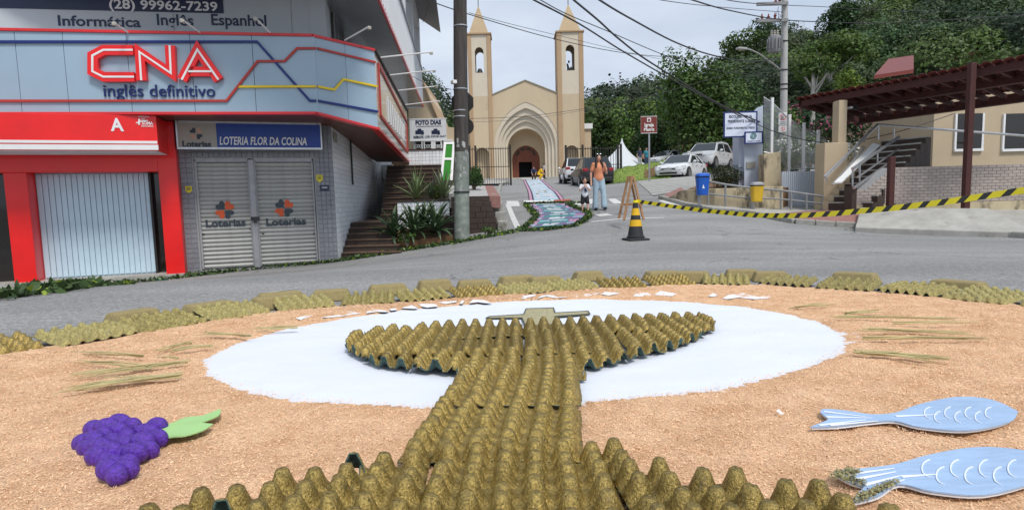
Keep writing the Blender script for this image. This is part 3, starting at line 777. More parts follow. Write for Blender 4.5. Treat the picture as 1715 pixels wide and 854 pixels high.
tiles(mb, s_l, so0 - .03, -1.3, ZSOF, FP, tl, tl, .004, .006)
tiles(mb, so1 + .03, s_r, -1.3, ZSOF, FP, tl, tl, .004, .006)
tiles(mb, so0 - .03, so1 + .03, zsh + .03, ZSOF, FP, tl, tl, .004, .006)
tag(mb.build('grey_mosaic_tile', M['greytile'], bd, recalc=False), kind='stuff')
# two roller shutters of single slats
smid = fs(426, 360); post = .085
def slat_mesh(w, h):
    mb = MB(); prof = [(0, 0), (-.012, .12), (-.026, .38), (-.030, .55), (-.022, .8), (-.004, .93), (.004, 1.0)]
    P = [[V(x, d, z * h) for x in (0, w * .25, w * .5, w * .75, w)] for d, z in prof]; mb.grid(P); return mb
nsl = 25
for k, (a, b) in enumerate(((so0 + .05, smid - post), (smid + post, so1 - .05))):
    sh = MB(); fbox(sh, a - .045, a, .0, .12, zbt, zsh); fbox(sh, b, b + .03, .0, .12, zbt, zsh); fbox(sh, a - .045, b + .03, .0, .1, zsh - .07, zsh + .02)
    so_ = sh.build('roller_shutter', M['shutterframe'], bd, bevel=.006)
    h = (zsh - .07 - zbt) / nsl; mb = slat_mesh(b - a, h * 1.02); sl0 = mb.build('slat', M['shutter'], so_, smooth=True, local=True)
    base = FP(a, .075, zbt) - bd.location; rz = math.atan2(e1.y, e1.x); sl0.location = base; sl0.rotation_euler = (0, 0, rz)
    for j in range(1, nsl): inst(sl0.data, 'slat', so_, base + Z * h * j, (RND.uniform(-.012, .012), 0, rz))
    # clover of four hearts and word, printed on the slats
    px0 = 376.5 if k == 0 else 476; py0 = 351.5 if k == 0 else 348.5; Pp = FP(0, .045, 0)
    for q, (dx, dy) in enumerate(((-1, -1), (1, -1), (1, 1), (-1, 1))):
        cpt = onplane(px0 + dx * 6.6, py0 + dy * 6.4, Pp, NF); u = (e1 * dx + Z * -dy).normalized(); v = (e1 * dx + Z * dy).normalized(); r_ = .098
        hp = []
        for t in range(26):
            th = 2 * math.pi * t / 26; hx = 16 * math.sin(th) ** 3; hy = 13 * math.cos(th) - 5 * math.cos(2 * th) - 2 * math.cos(3 * th) - math.cos(4 * th)
            hp.append(cpt + u * (hy * r_ / 15.5) + v * (hx * r_ / 15.5))
        mm = MB(); mm.prism(hp, NF * .004); mm.build('clover_heart', M['logodark'] if q % 2 == 0 else M['logoorange'], so_)
    letter('Loterias', Pp, e1, (345, 412, 368, 381) if k == 0 else (446, 513, 366, 379), M['logodark'], so_, bold=.035)
    for q, hx in enumerate((337.5, 417) if k == 0 else (437.5, 523)):
        c = onplane(hx + 3, (392, 384)[q] if k == 0 else (391.5, 391)[q], Pp, NF); mm = MB(); mm.ell(c, (.03, .012, .012)); mm.build('pull_hole', M['rubber'], so_)
mb = MB(); fbox(mb, smid - .055, smid + .055, -.045, .06, zbt - .02, zsh - .02); mp_ = mb.build('centre_post', M['shutterframe'], bd, bevel=.008)
c = onplane(427.5, 366, FP(0, -.06, 0), NF); mb = MB(); mb.box(c, (.17, .08, .075), math.atan2(e1.y, e1.x)); mb.box(c - Z * .06 - e2 * .03, (.06, .05, .07), math.atan2(e1.y, e1.x)); mb.build('lock_box', M['rubber'], mp_, bevel=.01)
# stickers
for lab, bx_, m in (('yellow shield sticker', (311, 321, 312, 324), 'yellowprint'), ('yellow shield sticker', (530, 540, 293, 306), 'yellowprint'), ('small dark sticker', (536, 551, 310, 320), 'navy')):
    a, b = onplane(bx_[0], bx_[3], FP(0, -.009, 0), NF), onplane(bx_[1], bx_[2], FP(0, -.009, 0), NF)
    s0, s1 = (a - A0).dot(e1), (b - A0).dot(e1); mb = MB(); zc = a.z
    if m == 'yellowprint': q = [(s0, b.z), (s1, b.z), (s1, lerp(zc, b.z, .35)), ((s0 + s1) / 2, zc), (s0, lerp(zc, b.z, .35))]
    else: q = [(s0, b.z), (s1, b.z), (s1, zc), (s0, zc)]
    mb.prism([FP(s, -.009, z) for s, z in q], NF * .004); st = mb.build('sticker', M[m], bd, label=lab)
    mb = MB()
    for j in range(3 if m == 'yellowprint' else 2): fbox(mb, lerp(s0, s1, .2), lerp(s0, s1, .8), -.0165, -.0135, lerp(zc, b.z, .45 + .16 * j), lerp(zc, b.z, .52 + .16 * j))
    mb.build('print', M['logodark'] if m == 'yellowprint' else M['white'], st)
# white subway tile side wall
W0 = FP(s_r, 0, 0); W1 = at(631, 300, 20.5); W1.z = 0
w1 = (W1 - W0).normalized(); w2 = V(-w1.y, w1.x, 0); wl = (W1 - W0).length
def WP(s, d, z): return W0 + w1 * s + w2 * d + Z * z
mb = MB(); mb.hexa([WP(.0, .02, -1.5), WP(wl, .02, -1.5), WP(wl, .4, -1.5), WP(.4, .4, -1.5), WP(.0, .02, ZSOF + .3), WP(wl, .02, ZSOF + .3), WP(wl, .4, ZSOF + .3), WP(.4, .4, ZSOF + .3)]); mb.build('side_wall', M['whitetile_gap'], bd)
mb = MB(); tiles(mb, .01, wl - .02, -1.2, ZSOF + .1, lambda s, d, z: WP(s, .02 + d, z), .30, .112, .004, .007, True)
tag(mb.build('white_wall_tile', M['whitetile'], bd, recalc=False), kind='stuff')
mb = MB(); mb.tube([WP(2.3, -.03, ZSOF), WP(2.3, -.03, .95)], .025, 8); mb.build('drain_pipe', M['rubber'], bd)
mb = MB(); mb.box(WP(.35, -.015, 1.95), (.02, .3, .22), math.atan2(w1.y, w1.x) - math.pi / 2); mb.build('meter_plate', M['signgrey'], bd)
# rear white wall beyond the tiles
X1 = at(657, 300, 22.0); mb = MB(); mb.slab(W1, X1, .3, -.5, 2.3); mb.build('rear_wall', M['whitewall'], bd)
mb = MB(); mb.box(at(650, 288, 21.1), (.35, .25, .5)); mb.build('wall_box', M['white'], bd)
# body of the building behind the wall
mb = MB(); mb.hexa([WP(0, .4, -1.5), WP(wl + 6, .4, -1.5), WP(wl + 6, 9, -1.5), WP(-.2, 9, -1.5), WP(0, .4, ZSOF), WP(wl + 6, .4, ZSOF), WP(wl + 6, 9, ZSOF), WP(-.2, 9, ZSOF)]) ; mb.build('core_wall', M['greywall'], bd)

# overhanging sign band: front, canted corner, side
Fa, Fb, Fc, Fd = at(206, 190, 10.7), at(530, 189, 11.24), at(633, 217, 12.4), at(685, 272, 20.5)
for p in (Fa, Fb, Fc, Fd): p.z = 0
ef = (Fb - Fa).normalized(); nf = V(ef.y, -ef.x, 0); ec = (Fc - Fb).normalized(); nc = V(ec.y, -ec.x, 0); ed = (Fd - Fc).normalized(); nd = V(ed.y, -ed.x, 0)
Fz = Fa - ef * 4.2
ZT, ZB, ZB2, ZB3 = onplane(400, 57.5, Fa, nf).z, ZSOF, at(633, 216, 12.4).z, at(685, 271, 20.5).z
def on(px, py, P, n): q = onplane(px, py, P, n); return q
# soffit and roof of the overhang
mb = MB(); q = [(Fz, ZB), (Fb, ZB), (Fc, ZB2), (Fd, ZB3), (W1 - w1 * .1 + V(.05, 0, 0), ZB3 + .02), (W0 - V(.4, -.3, 0), ZB), (Fz + V(-.4, 2.6, 0), ZB)]
mb.add([V(p.x, p.y, z - .012) for p, z in q], [tuple(range(7))]); mb.build('soffit', M['soffit'], bd, recalc=False)
mb = MB(); mb.add([V(p.x, p.y, ZT - .05) for p, z in q], [tuple(range(7))]); mb.build('overhang_roof', M['greywall'], bd, recalc=False)
sg = thing('language_school_sign', 'wide blue-grey sign band with red CNA letters and coloured lines', 'sign', Fa + Z * ZB)
seams = [-150, -60, 30, 110, 216, 322, 425, 530]
for i in range(len(seams) - 1):
    a, b = on(seams[i], 120, Fa, nf), on(seams[i + 1], 120, Fa, nf); a.z = b.z = 0
    a, b = a + ef * .004, b - ef * .004; mb = MB(); mb.hexa([p + Z * z for z in (ZB, ZT) for p in (a, b, b - nf * .1, a - nf * .1)]); mb.build('panel', M['alu'], sg, bevel=.004)
zb_c = lambda t: lerp(ZB, ZB2, t)
for t0, t1 in ((.004, .5), (.505, 1)):
    a, b = lerp(Fb, Fc, t0), lerp(Fb, Fc, t1); mb = MB()
    mb.hexa([a + Z * zb_c(t0), b + Z * zb_c(t1), b - nc * .1 + Z * zb_c(t1), a - nc * .1 + Z * zb_c(t0), a + Z * ZT, b + Z * ZT, b - nc * .1 + Z * ZT, a - nc * .1 + Z * ZT]); mb.build('panel', M['alu'], sg, bevel=.004)
M['sidepanel'] = mat('cream_gloss_panel', S(178, 172, 158, 1.15), .18, .06, 1.2, coat=.5)
sd = MB(); a, b = Fc + ed * .01, Fd
sd.hexa([a + Z * ZB2, b + Z * ZB3, b - nd * .1 + Z * ZB3, a - nd * .1 + Z * ZB2, a + Z * ZT, b + Z * ZT, b - nd * .1 + Z * ZT, a - nd * .1 + Z * ZT]); sdo = sd.build('side_panel', M['sidepanel'], sg)
def SDP(t, z, o=0): return lerp(Fc, Fd, t) + nd * o + Z * z
fr = [(.06, 2.35), (.94, 2.15), (.94, 3.2), (.06, 3.45)]
for i in range(4):
    (t0, z0), (t1, z1) = fr[i], fr[(i + 1) % 4]; mb = MB(); p, q_ = SDP(t0, z0, .005), SDP(t1, z1, .005); w = (nd.cross((q_ - p).normalized())) * .035
    mb.hexa([p - w, q_ - w, q_ + w, p + w, p - w + nd * .03, q_ - w + nd * .03, q_ + w + nd * .03, p + w + nd * .03]); mb.build('red_outline', M['redline'], sdo)
for k in range(9):
    t = .25 + .065 * k; mb = MB(); p = SDP(t, 2.42, .004); q_ = SDP(t + .028, 2.42, .004); hh = .62 - .012 * k
    mb.hexa([p, q_, q_ + nd * .02, p + nd * .02, p + Z * hh, q_ + Z * hh, q_ + nd * .02 + Z * hh, p + nd * .02 + Z * hh]); mb.build('white_letter_stroke', M['white'], sdo)
# red edge trims
def trim(a, za, b, zb, n, h, m, name='red_edge_trim', th=.05):
    mb = MB(); q = [a + Z * (za - h / 2), b + Z * (zb - h / 2), b + Z * (zb + h / 2), a + Z * (za + h / 2)]
    mb.hexa([p - n * .11 for p in q] + [p + n * th for p in q]); return mb.build(name, M[m], sg, bevel=.004)
trim(Fz, ZT, Fb, ZT, nf, .05, 'redtrim', th=.03); trim(Fb, ZT, Fc, ZT, nc, .05, 'redtrim', th=.03); trim(Fz, ZB, Fb, ZB, nf, .05, 'redtrim', th=.03); trim(Fb, ZB, Fc, ZB2, nc, .05, 'redtrim', th=.03); trim(Fc, ZB2, Fd, ZB3, nd, .06, 'redtrim', th=.03)
trim(Fc, ZT, Fd, ZT, nd, .05, 'rubber', 'top_edge_strip')
# coloured lines
panelbar([(-150, 71), (206, 71), (431, 71), (519.3, 169.5), (530, 169.5)], Fa, ef, .045, M['blueline'], sg, 'blue_line', .003)
panelbar([(-150, 169.5), (206, 169.5), (380, 169.5), (432, 103.5), (477, 103.5), (498, 82), (530, 82)], Fa, ef, .04, M['redline'], sg, 'red_line', .006)
panelbar([(400, 146), (530, 145.6)], Fa, ef, .04, M['yellowline'], sg, 'yellow_line', .004)
panelbar([(531, 169.5), (632, 187.5)], Fb, ec, .045, M['blueline'], sg, 'blue_line', .003)
panelbar([(531, 82), (628, 105)], Fb, ec, .04, M['redline'], sg, 'red_line', .006)
panelbar([(531, 145.6), (558.8, 151), (574, 133.5), (630.5, 145.4)], Fb, ec, .04, M['yellowline'], sg, 'yellow_line', .004)
# CNA: thick red letters with a white inline stroke
def fatletters(polys, w1_, w2_):
    for nm, pl in polys:
        panelbar(pl, Fa, ef, w1_, M['redsign'], sg, nm, .01, .09)
        panelbar(pl, Fa, ef, w2_, M['white'], sg, nm.replace('letter', 'inline'), .101, .006)
lw = .168
def stroke(pl, nm):
    t = [(x, y) for x, y in pl]; panelbar(t, Fa, ef, lw, M['redsign'], sg, nm, .01, .09); panelbar(t, Fa, ef, .034, M['white'], sg, 'white_inline', .101, .006)
stroke([(227, 86.5), (178, 86.5), (160, 96), (160, 122), (178, 131), (229, 131)], 'red_letter')
stroke([(241, 137), (238, 90), (290, 125), (288, 79)], 'red_letter')
stroke([(308, 136), (334, 86), (369, 136)], 'red_letter'); stroke([(319, 122), (357, 122)], 'red_letter')
letter('inglês definitivo', Fa, ef, (176, 362, 142, 169), M['blueprint'], sg, bold=.006, proud=.01, th=.02)
# first floor wall above with printed words
Ga = Fa - nf * .75; Gz = Fz - nf * .75
Gb = on(545, 30, Ga, nf); Gb.z = 0
uw = MB(); uw.slab(Gz, Gb, .3, ZT - .2, 9); uw.build('first_floor_wall', M['greywall'], bd)
Gc = at(600, 60, 25); Gc.z = 0
uw = MB(); uw.slab(Gb, Gc, .3, ZT - .2, 5.2); uw.build('first_floor_side_wall', M['greywall'], bd)
for k in range(4):
    a, b = lerp(Gb, Gc, .08 + .22 * k), lerp(Gb, Gc, .22 + .22 * k); mb = MB(); mb.slab(a, b, .05, 3.9, 4.6, -.06); wn = mb.build('window', M['shopglass'], bd)
    mb = MB()
    for u_, v_ in ((a, lerp(a, b, .05)), (lerp(a, b, .95), b)): mb.slab(u_, v_, .07, 3.88, 4.62, -.08)
    mb.build('window_frame', M['steelgrey'], wn)
for px in (290, 488): 
    p = on(px, 30, Ga, nf); p.z = 0; mb = MB(); mb.slab(p, p + ef * .008, .01, ZT, 6, -.006); mb.build('panel_seam', M['steelgrey'], bd)
pb = on(-60, 22, Ga, nf); pe = on(375, 22, Ga, nf); zt_, zb_ = on(300, -12, Ga, nf).z, on(300, 21.5, Ga, nf).z
mb = MB(); mb.hexa([V(p.x, p.y, z) for z in (zb_, zt_) for p in (pb, pe, pe + nf * .02, pb + nf * .02)]); pn = mb.build('phone_number_board', M['navy'], bd, bevel=.01)
letter('(28) 99962-7239', Ga + nf * .02, ef, (184, 365, -1, 20), M['white'], pn, bold=.02)
for s_, bx_ in (('Informática', (98, 236, 26, 44)), ('Inglês', (264, 325, 24, 49)), ('Espanhol', (355, 447, 24, 49))): letter(s_, Ga, ef, bx_, M['navy'], bd, bold=.02, name='wall_lettering')
# sign spotlights on arms
def arm(a, b, nm='sign_spotlight', lab='', head=True):
    t = thing(nm, lab, 'spotlight', a, group='spotlights on arms along the sign')
    mb = MB(); mb.tube([a, b], .016, 6); mb.build('arm', M['white'], t)
    if head:
        mb = MB(); mb.box(b + V(0, .02, -.02), (.075, .05, .06), .3); hd = mb.build('lamp_head', M['signgrey'], t, bevel=.01); mb = MB(); mb.box(b + V(0, .05, -.02), (.06, .01, .045), .3); mb.build('lens', M['headlamp'], hd)
T0 = Fa + nf * .02
for (x0, y0, x1, y1), lb in (((214, 55, 190, 38), 'white sign spotlight arm farthest from the utility pole, over letter C'), ((335, 55, 304, 33), 'white sign spotlight arm over the word Inglês'), ((452, 55, 427, 30), 'white sign spotlight arm over the word Espanhol')):
    a = on(x0, y0, T0, nf); b = on(x1, y1, T0 + nf * .5, nf); arm(a, b, lab=lb)
a = on(577, 68, Fb, nc); b = on(618, 45, Fb + nc * .6, nc); arm(a, b, lab='white sign spotlight arm above the canted corner panel')
for k, (y0, x1, y1) in enumerate(((103, 703, 98), (124, 712, 122), (145, 721, 143), (165, 728, 162))):
    t = (.08, .3, .55, .85)[k]; a = lerp(Fc, Fd, t) + Z * ZT; b = a + nd * 1.15 + Z * .12
    arm(a, b, lab='white sign spotlight arm over the side panel, %s counted from the street corner' % ('first', 'second', 'third', 'fourth')[k])
# upper floor with ribbed cladding, red lower edge
U0, U1 = at(632, 0, 12.3), at(708, 178, 26.0); ZU = (U0.z + U1.z) / 2; U0.z = U1.z = 0
eu = (U1 - U0).normalized(); nu = V(eu.y, -eu.x, 0)
M['softgrey'] = mat('glossy_grey_soffit', S(128, 128, 126), .22, .25, .5, coat=.3)
mb = MB(); ub = U0 - eu * 3; mb.add([V(p.x, p.y, ZU - .02) for p in (ub, U1, U1 - V(5, 0, 0), ub - V(9, -2, 0))], [(0, 1, 2, 3)]); mb.build('upper_soffit', M['softgrey'], bd, recalc=False)
mb = MB(); mb.slab(ub, U1, .25, ZU, ZU + 1.55); mb.slab(ub, U1, .25, ZU + 3.2, ZU + 5); mb.build('upper_wall', M['whitewall'], bd)
mb = MB(); mb.slab(ub, U1, .1, ZU + 1.55, ZU + 3.2, .5); mb.build('upper_window_band', M['wooddark'], bd)
for k in range(60):
    p = lerp(ub, U1, (k + .5) / 60); mb = MB(); mb.slab(p, p + eu * .09, .03, ZU + .12, ZU + 1.5, -.03); 
    if k == 0: rb = mb.build('cladding_rib', M['whitewall'], bd); rb0 = p
    else: inst(rb.data, 'cladding_rib', bd, p - rb0)
mb = MB(); mb.slab(ub, U1, .05, ZU - .03, ZU + .04, -.045); mb.build('upper_red_trim', M['redtrim'], bd)
mb = MB(); mb.slab(ub, U1, .3, ZU + 1.5, ZU + 1.62, -.06); mb.build('window_sill', M['steelgrey'], bd)
for k in range(6):
    p = lerp(ub, U1, k / 5.2); mb = MB(); mb.slab(p, p + eu * .25, .3, ZU + 1.62, ZU + 3.2); mb.build('window_pier', M['whitewall'], bd)
mb = MB(); e_ = U1 + nu * .1; mb.slab(U1, U1 - nu * 6, .3, ZU - .05, ZU + 5); mb.build('upper_end_wall', M['whitewall'], bd)
mb = MB(); mb.prism([U1 + nu * .9 + Z * (ZU + 3.1) - eu * 6, U1 + nu * .9 + Z * (ZU + 3.1) - eu * .2, U1 + Z * (ZU + 3.7) - eu * .2, U1 + Z * (ZU + 3.7) - eu * 6], Z * .08); mb.build('awning', M['steelgrey'], bd)

# lottery sign box
ls = thing('lottery_sign', 'long lightbox sign reading Loteria Flor da Colina above the shutters', 'sign', onplane(300, 250, FP(0, -.35, 0), NF))
LP = FP(0, -.35, 0)
c0, c1 = onplane(297, 251, LP, NF), onplane(540, 247, LP, NF); zt0 = onplane(420, 206, LP, NF).z; zl = (c0.z + c1.z) / 2; c0.z = c1.z = 0
def LB(mb, t0, t1, z0, z1, o0, o1):
    a, b = lerp(c0, c1, t0), lerp(c0, c1, t1); mb.hexa([V(p.x, p.y, z) for z in (z0, z1) for p in (a + NF * o0, b + NF * o0, b + NF * o1, a + NF * o1)])
mb = MB(); LB(mb, 0, 1, zl, zt0, -.2, -.01); mb.build('cabinet', M['steelgrey'], ls)
mb = MB(); LB(mb, .01, .262, zl + .02, zt0 - .02, -.01, 0); mb.build('grey_face', M['signgrey'], ls)
mb = MB(); LB(mb, .262, .99, zl + .02, zt0 - .02, -.01, .0); mb.build('blue_face', M['signblue'], ls)
mb = MB(); LB(mb, 0, 1, zl - .02, zl + .02, -.2, .015); LB(mb, 0, 1, zt0 - .02, zt0 + .02, -.2, .015); LB(mb, 0, .01, zl + .02, zt0 - .02, -.2, .015); LB(mb, .99, 1, zl + .02, zt0 - .02, -.2, .015); mb.build('frame', M['steel'], ls)
letter('LOTERIA FLOR DA COLINA', LP, e1, (368, 514, 229, 243), M['white'], ls, bold=.02, shear=.2)
letter('Loterias', LP, e1, (306, 354, 236, 247), M['logodark'], ls, bold=.04)
for q, (dx, dy) in enumerate(((-1, -1), (1, -1), (1, 1), (-1, 1))):
    cpt = onplane(328.5 + dx * 5, 224 + dy * 4.6, LP, NF); u = (e1 * dx + Z * -dy).normalized(); v = (e1 * dx + Z * dy).normalized(); hp = []
    for t in range(20):
        th = 2 * math.pi * t / 20; hx = 16 * math.sin(th) ** 3; hy = 13 * math.cos(th) - 5 * math.cos(2 * th) - 2 * math.cos(3 * th) - math.cos(4 * th); hp.append(cpt + u * (hy * .058 / 15.5) + v * (hx * .058 / 15.5))
    mm = MB(); mm.prism(hp, NF * .005); mm.build('clover_heart', M['logodark'] if q % 2 == 0 else M['logopale'], ls)
for t in (.02, .97):
    a = lerp(c0, c1, t); mb = MB(); mb.tube([V(a.x, a.y, zt0 - .02) + NF * .03, V(a.x, a.y, zt0 + .1) + NF * .02, V(a.x, a.y, ZSOF - .02) - NF * .1], .015, 6); mb.build('hanger', M['steel'], ls)

# ------------------------------------------------------------------ pharmacy front, red portal, left of the shutters
ph = thing('pharmacy_shopfront', 'red pharmacy shopfront with glass doors beside the grey tiled shop', 'shopfront', FP(fs(240), 0, -1.2))
p0, p1 = fs(-170, 400), fs(300, 400)     # along the facade line
zpb = fz(260, 458)
pr0, pr1 = fs(275, 350), fs(306, 350)
zlin = fz(240, 289)
mb = MB(); fbox(mb, pr0, pr1, -.25, .3, zpb - .5, ZSOF - .02); mb.build('red_pillar', M['redsign'], ph, bevel=.01)
mb = MB(); fbox(mb, p0, pr0, -.25, .3, zlin, ZSOF - .02); mb.build('red_lintel', M['redsign'], ph, bevel=.01)
mb = MB(); fbox(mb, fs(22), fs(60), -.25, .3, zpb - .5, zlin); mb.build('red_pillar', M['redsign'], ph, bevel=.01)
mb = MB(); fbox(mb, p0, pr1, -.35, .6, zpb - .6, zpb); mb.build('threshold', M['concrete'], ph)
mb = MB(); fbox(mb, fs(60), fs(256, 370), .12, .14, zpb, zlin); gl = mb.build('glass_panel', M['blind'], ph)
nb = 20
for k in range(nb):
    a = lerp(fs(62), fs(255, 370), k / nb); b = lerp(fs(62), fs(255, 370), (k + .86) / nb); mb = MB(); fbox(mb, a, b, .09, .11, zpb + .03, zlin - .02); mb.build('blind_strip', M['blind'], gl)
mb = MB(); fbox(mb, fs(257, 370), pr0, .2, .22, zpb, zlin); mb.build('dark_doorway', M['shopglass'], ph)
mb = MB(); fbox(mb, fs(253, 370), fs(257, 370), .05, .2, zpb, zlin); mb.build('door_frame', M['grille'], ph)
mb = MB(); hx = onplane(285, 385, FP(0, .1, 0), NF); mb.tube([hx - Z * .25, hx + Z * .25], .018, 6); mb.build('door_handle', M['chrome'], ph)
mb = MB(); fbox(mb, p0, fs(22), .12, .14, zpb, zlin); mb.build('glass_panel', M['shopglass'], ph)
mb = MB(); hx = onplane(288, 440, FP(0, .15, 0), NF); mb.box(hx, (.14, .1, .32)); mb.build('floor_box', M['white'], ph)
# projecting red sign box with white strip
rs = thing('pharmacy_sign', 'projecting red lightbox with white stripes over the pharmacy door', 'sign', FP(fs(240), -.6, 1.4))
RP = FP(0, -1.05, 0); r1 = (onplane(263, 220, RP, NF) - A0).dot(e1); r0 = r1 - 5
zr0, zr1 = onplane(255, 253, RP, NF).z, min(onplane(255, 190, RP, NF).z, ZB - .03)
mb = MB(); fbox(mb, r0, r1, -1.05, -.26, zr0, zr1); mb.build('cabinet', M['redsign'], rs, bevel=.006)
zz = [onplane(255, y, RP, NF).z for y in (241, 236.5, 251.5, 243)]
mb = MB(); fbox(mb, r0, r1 - .01, -1.062, -1.05, zz[0], zz[1]); mb.build('white_stripe', M['white'], rs)
mb = MB(); fbox(mb, r0, r1 + .002, -1.064, -1.05, zz[2], zz[3]); mb.build('white_stripe', M['white'], rs)
mb = MB(); fbox(mb, r0 + .02, r1 - .02, -1.04, -.27, zr0 - .012, zr0 - .002); mb.build('pale_underside', M['whitewall'], rs)
for s_, b_, m_ in (('ASSOCIADA', (232, 250, 194.5, 196.8), 'white'), ('REDE', (237, 243.5, 198.5, 201), 'white'), ('SOMA', (238, 256.5, 203.5, 209.5), 'white'), ('DROGARIAS', (237, 257, 210.5, 212.8), 'white')): letter(s_, RP, e1, b_, M[m_], rs, bold=.02)
panelbar([(228, 206.5), (236, 203.5), (248, 202.2)], RP, e1, .018, M['white'], rs, 'swoosh', .003, .006); panelbar([(233.5, 199.5), (233, 209.5)], RP, e1, .03, M['white'], rs, 'cross_mark', .004, .006)
letter('A', RP, e1, (186, 208, 198, 220), M['white'], rs, bold=.03)

# ------------------------------------------------------------------ stairs beside the tiled wall
st = thing('stone_staircase', 'brown stone staircase climbing along the white tiled wall', 'stairs', at(610, 433, 13.3))
zg0 = at(600, 432, 13.2).z; zl1 = at(610, 371, 15.0).z
nst = 6; y0, y1 = 13.25, 15.0
for k in range(nst):
    ya = lerp(y0, y1, k / nst); yb_ = 17.0 if k == nst - 1 else lerp(y0, y1, (k + 1) / nst); zt2 = lerp(zg0, zl1, (k + 1) / nst)
    ww = W0 + w1 * ((ya - W0.y) / w1.y); xr_ = at(655 + (5 - k) * 3, 400, ya).x
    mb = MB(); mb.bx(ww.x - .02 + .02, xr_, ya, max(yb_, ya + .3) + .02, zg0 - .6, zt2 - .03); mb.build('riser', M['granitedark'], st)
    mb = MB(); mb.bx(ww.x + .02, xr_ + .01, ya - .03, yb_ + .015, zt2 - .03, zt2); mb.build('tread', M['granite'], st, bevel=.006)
n2 = 11; zt3 = at(690, 278, 19.8).z
for k in range(n2):
    ya = lerp(15.6, 19.8, k / n2); yb_ = lerp(15.6, 19.8, (k + 1) / n2); zt2 = lerp(zl1, zt3, (k + 1) / n2); ww = W0 + w1 * ((ya - W0.y) / w1.y)
    xl_ = max(ww.x + .02, at(lerp(636, 652, k / n2), 330, ya).x); xr_ = at(lerp(690, 745, k / n2), 330, ya).x
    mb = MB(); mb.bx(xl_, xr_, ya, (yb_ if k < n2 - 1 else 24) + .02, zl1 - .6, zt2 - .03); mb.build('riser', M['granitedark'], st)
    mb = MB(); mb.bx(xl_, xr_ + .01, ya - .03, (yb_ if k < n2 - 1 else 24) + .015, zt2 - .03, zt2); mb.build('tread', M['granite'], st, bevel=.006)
# tiled parapet at the stair head
tp = thing('tiled_parapet', 'low white square tiled wall at the head of the brown stairs', 'wall', at(712, 277, 20.4))
a, b = at(684, 265, 20.4), at(742, 265, 20.4); z0, z1 = zt3 - .05, at(712, 252, 20.4).z
mb = MB(); mb.bx(a.x, b.x, 20.4, 20.6, z0, z1); mb.build('core', M['whitetile_gap'], tp)
mb = MB(); tiles(mb, a.x, b.x, z0 + .02, z1, lambda s, d, z: V(s, 20.4 + d, z), .125, .125, .005, .007); tag(mb.build('square_tile', M['whitetile'], tp, recalc=False), kind='stuff')
mb = MB(); mb.bx(a.x - .03, b.x + .03, 20.36, 20.64, z1 + .002, z1 + .05); mb.build('coping', M['granitedark'], tp)
# planter boxes
def planter(lab, px0, px1, pyt, pyb, Y, dep):
    a, b = at(px0, pyt, Y), at(px1, pyt, Y); zt2 = (a.z + b.z) / 2; zb2 = at(px0, pyb, Y).z
    t = thing('planter_box', lab, 'planter', V((a.x + b.x) / 2, Y, zb2))
    mb = MB(); mb.bx(a.x, b.x, Y, Y + dep, zb2 - .6, zt2); mb.build('core', M['whitetile_gap'], t)
    mb = MB(); tiles(mb, a.x, b.x, zb2 - .3, zt2, lambda s, d, z: V(s, Y + d, z), .115, .115, .005, .007); tag(mb.build('square_tile', M['whitetile'], t, recalc=False), kind='stuff')
    mb = MB(); mb.bx(a.x - .03, b.x + .03, Y - .03, Y + .12, zt2 + .002, zt2 + .05); mb.build('coping', M['granitedark'], t); mb = MB(); mb.bx(a.x + .02, b.x - .02, Y + .1, Y + dep, zt2 - .05, zt2 + .02); mb.build('soil', M['earth'], t)
    return t
planter('white tiled planter box holding spiky plants beside the brown stairs', 665, 752, 338, 372, 15.35, 1.6)
mb = MB(); a, b = at(648, 410, 14.0), at(765, 398, 14.3); mb.hexa([V(a.x, a.y, a.z - .4), V(b.x, b.y, b.z - .4), V(b.x, 15.3, b.z - .4), V(a.x, 15.3, b.z - .4), V(a.x, a.y, a.z + .03), V(b.x, b.y, b.z + .06), V(b.x, 15.3, b.z + .25), V(a.x, 15.3, b.z + .2)])
tag(mb.build('planting_bed', M['earth']), kind='structure')
mb = MB()
for k in range(3): mb.bx(at(730, 380, 14.6).x, at(768, 380, 14.6).x, 14.5 + .25 * k, 15.6, -.6, -.42 + .17 * (k + 1))
tag(mb.build('side_steps', M['granitedark'], bevel=.01), 'dark stone side steps between the lower plants and the utility pole', 'steps')

# spiky plants
def blade(L_, w, droop, n=7):
    mb = MB(); P = []
    for i in range(n + 1):
        t = i / n; ww = w * (.55 + 1.2 * t) * (1 - t) ** .8 if t < 1 else 0; ww = max(ww, .002)
        x = L_ * t * math.cos(droop * t * .6); z = L_ * t * math.sin(.0) - droop * L_ * .35 * t * t
        P.append([V(x, -ww, z + ww * .5), V(x, 0, z), V(x, ww, z + ww * .5)])
    mb.grid(P); return mb
def agave(lab, base, n, L_, w, m, seed, droop=.8, up=(.25, 1.35), grp='spiky plants by the stairs'):
    rr = random.Random(seed); t = thing('agave_plant', lab, 'plant', base, group=grp); ms = []
    for k in range(3):
        o = blade(L_ * (1, .85, .7)[k], w, droop * (1, .6, 1.5)[k]).build('leaf', M[m], t, smooth=True, local=True, recalc=False); ms.append(o)
    for k in range(n):
        o = ms[k] if k < 3 else inst(ms[k % 3].data, 'leaf', t)
        u = k / n; o.rotation_euler = (rr.uniform(-.3, .3), -lerp(up[0], up[1], u ** .8) + rr.uniform(-.12, .12), k * 2.4 + rr.uniform(-.2, .2)); o.location = (0, 0, .05 + .12 * u)
zpl = at(700, 337, 15.5).z
agave('large upright striped agave at the left end of the tiled planter', V(at(698, 330, 15.7).x, 15.7, zpl), 40, .88, .034, 'agavepale', 1, .3, (.15, 1.5))
agave('upright striped agave at the pole end of the tiled planter', V(at(744, 330, 15.7).x, 15.7, zpl), 36, .85, .034, 'agavepale', 2, .3, (.15, 1.5))
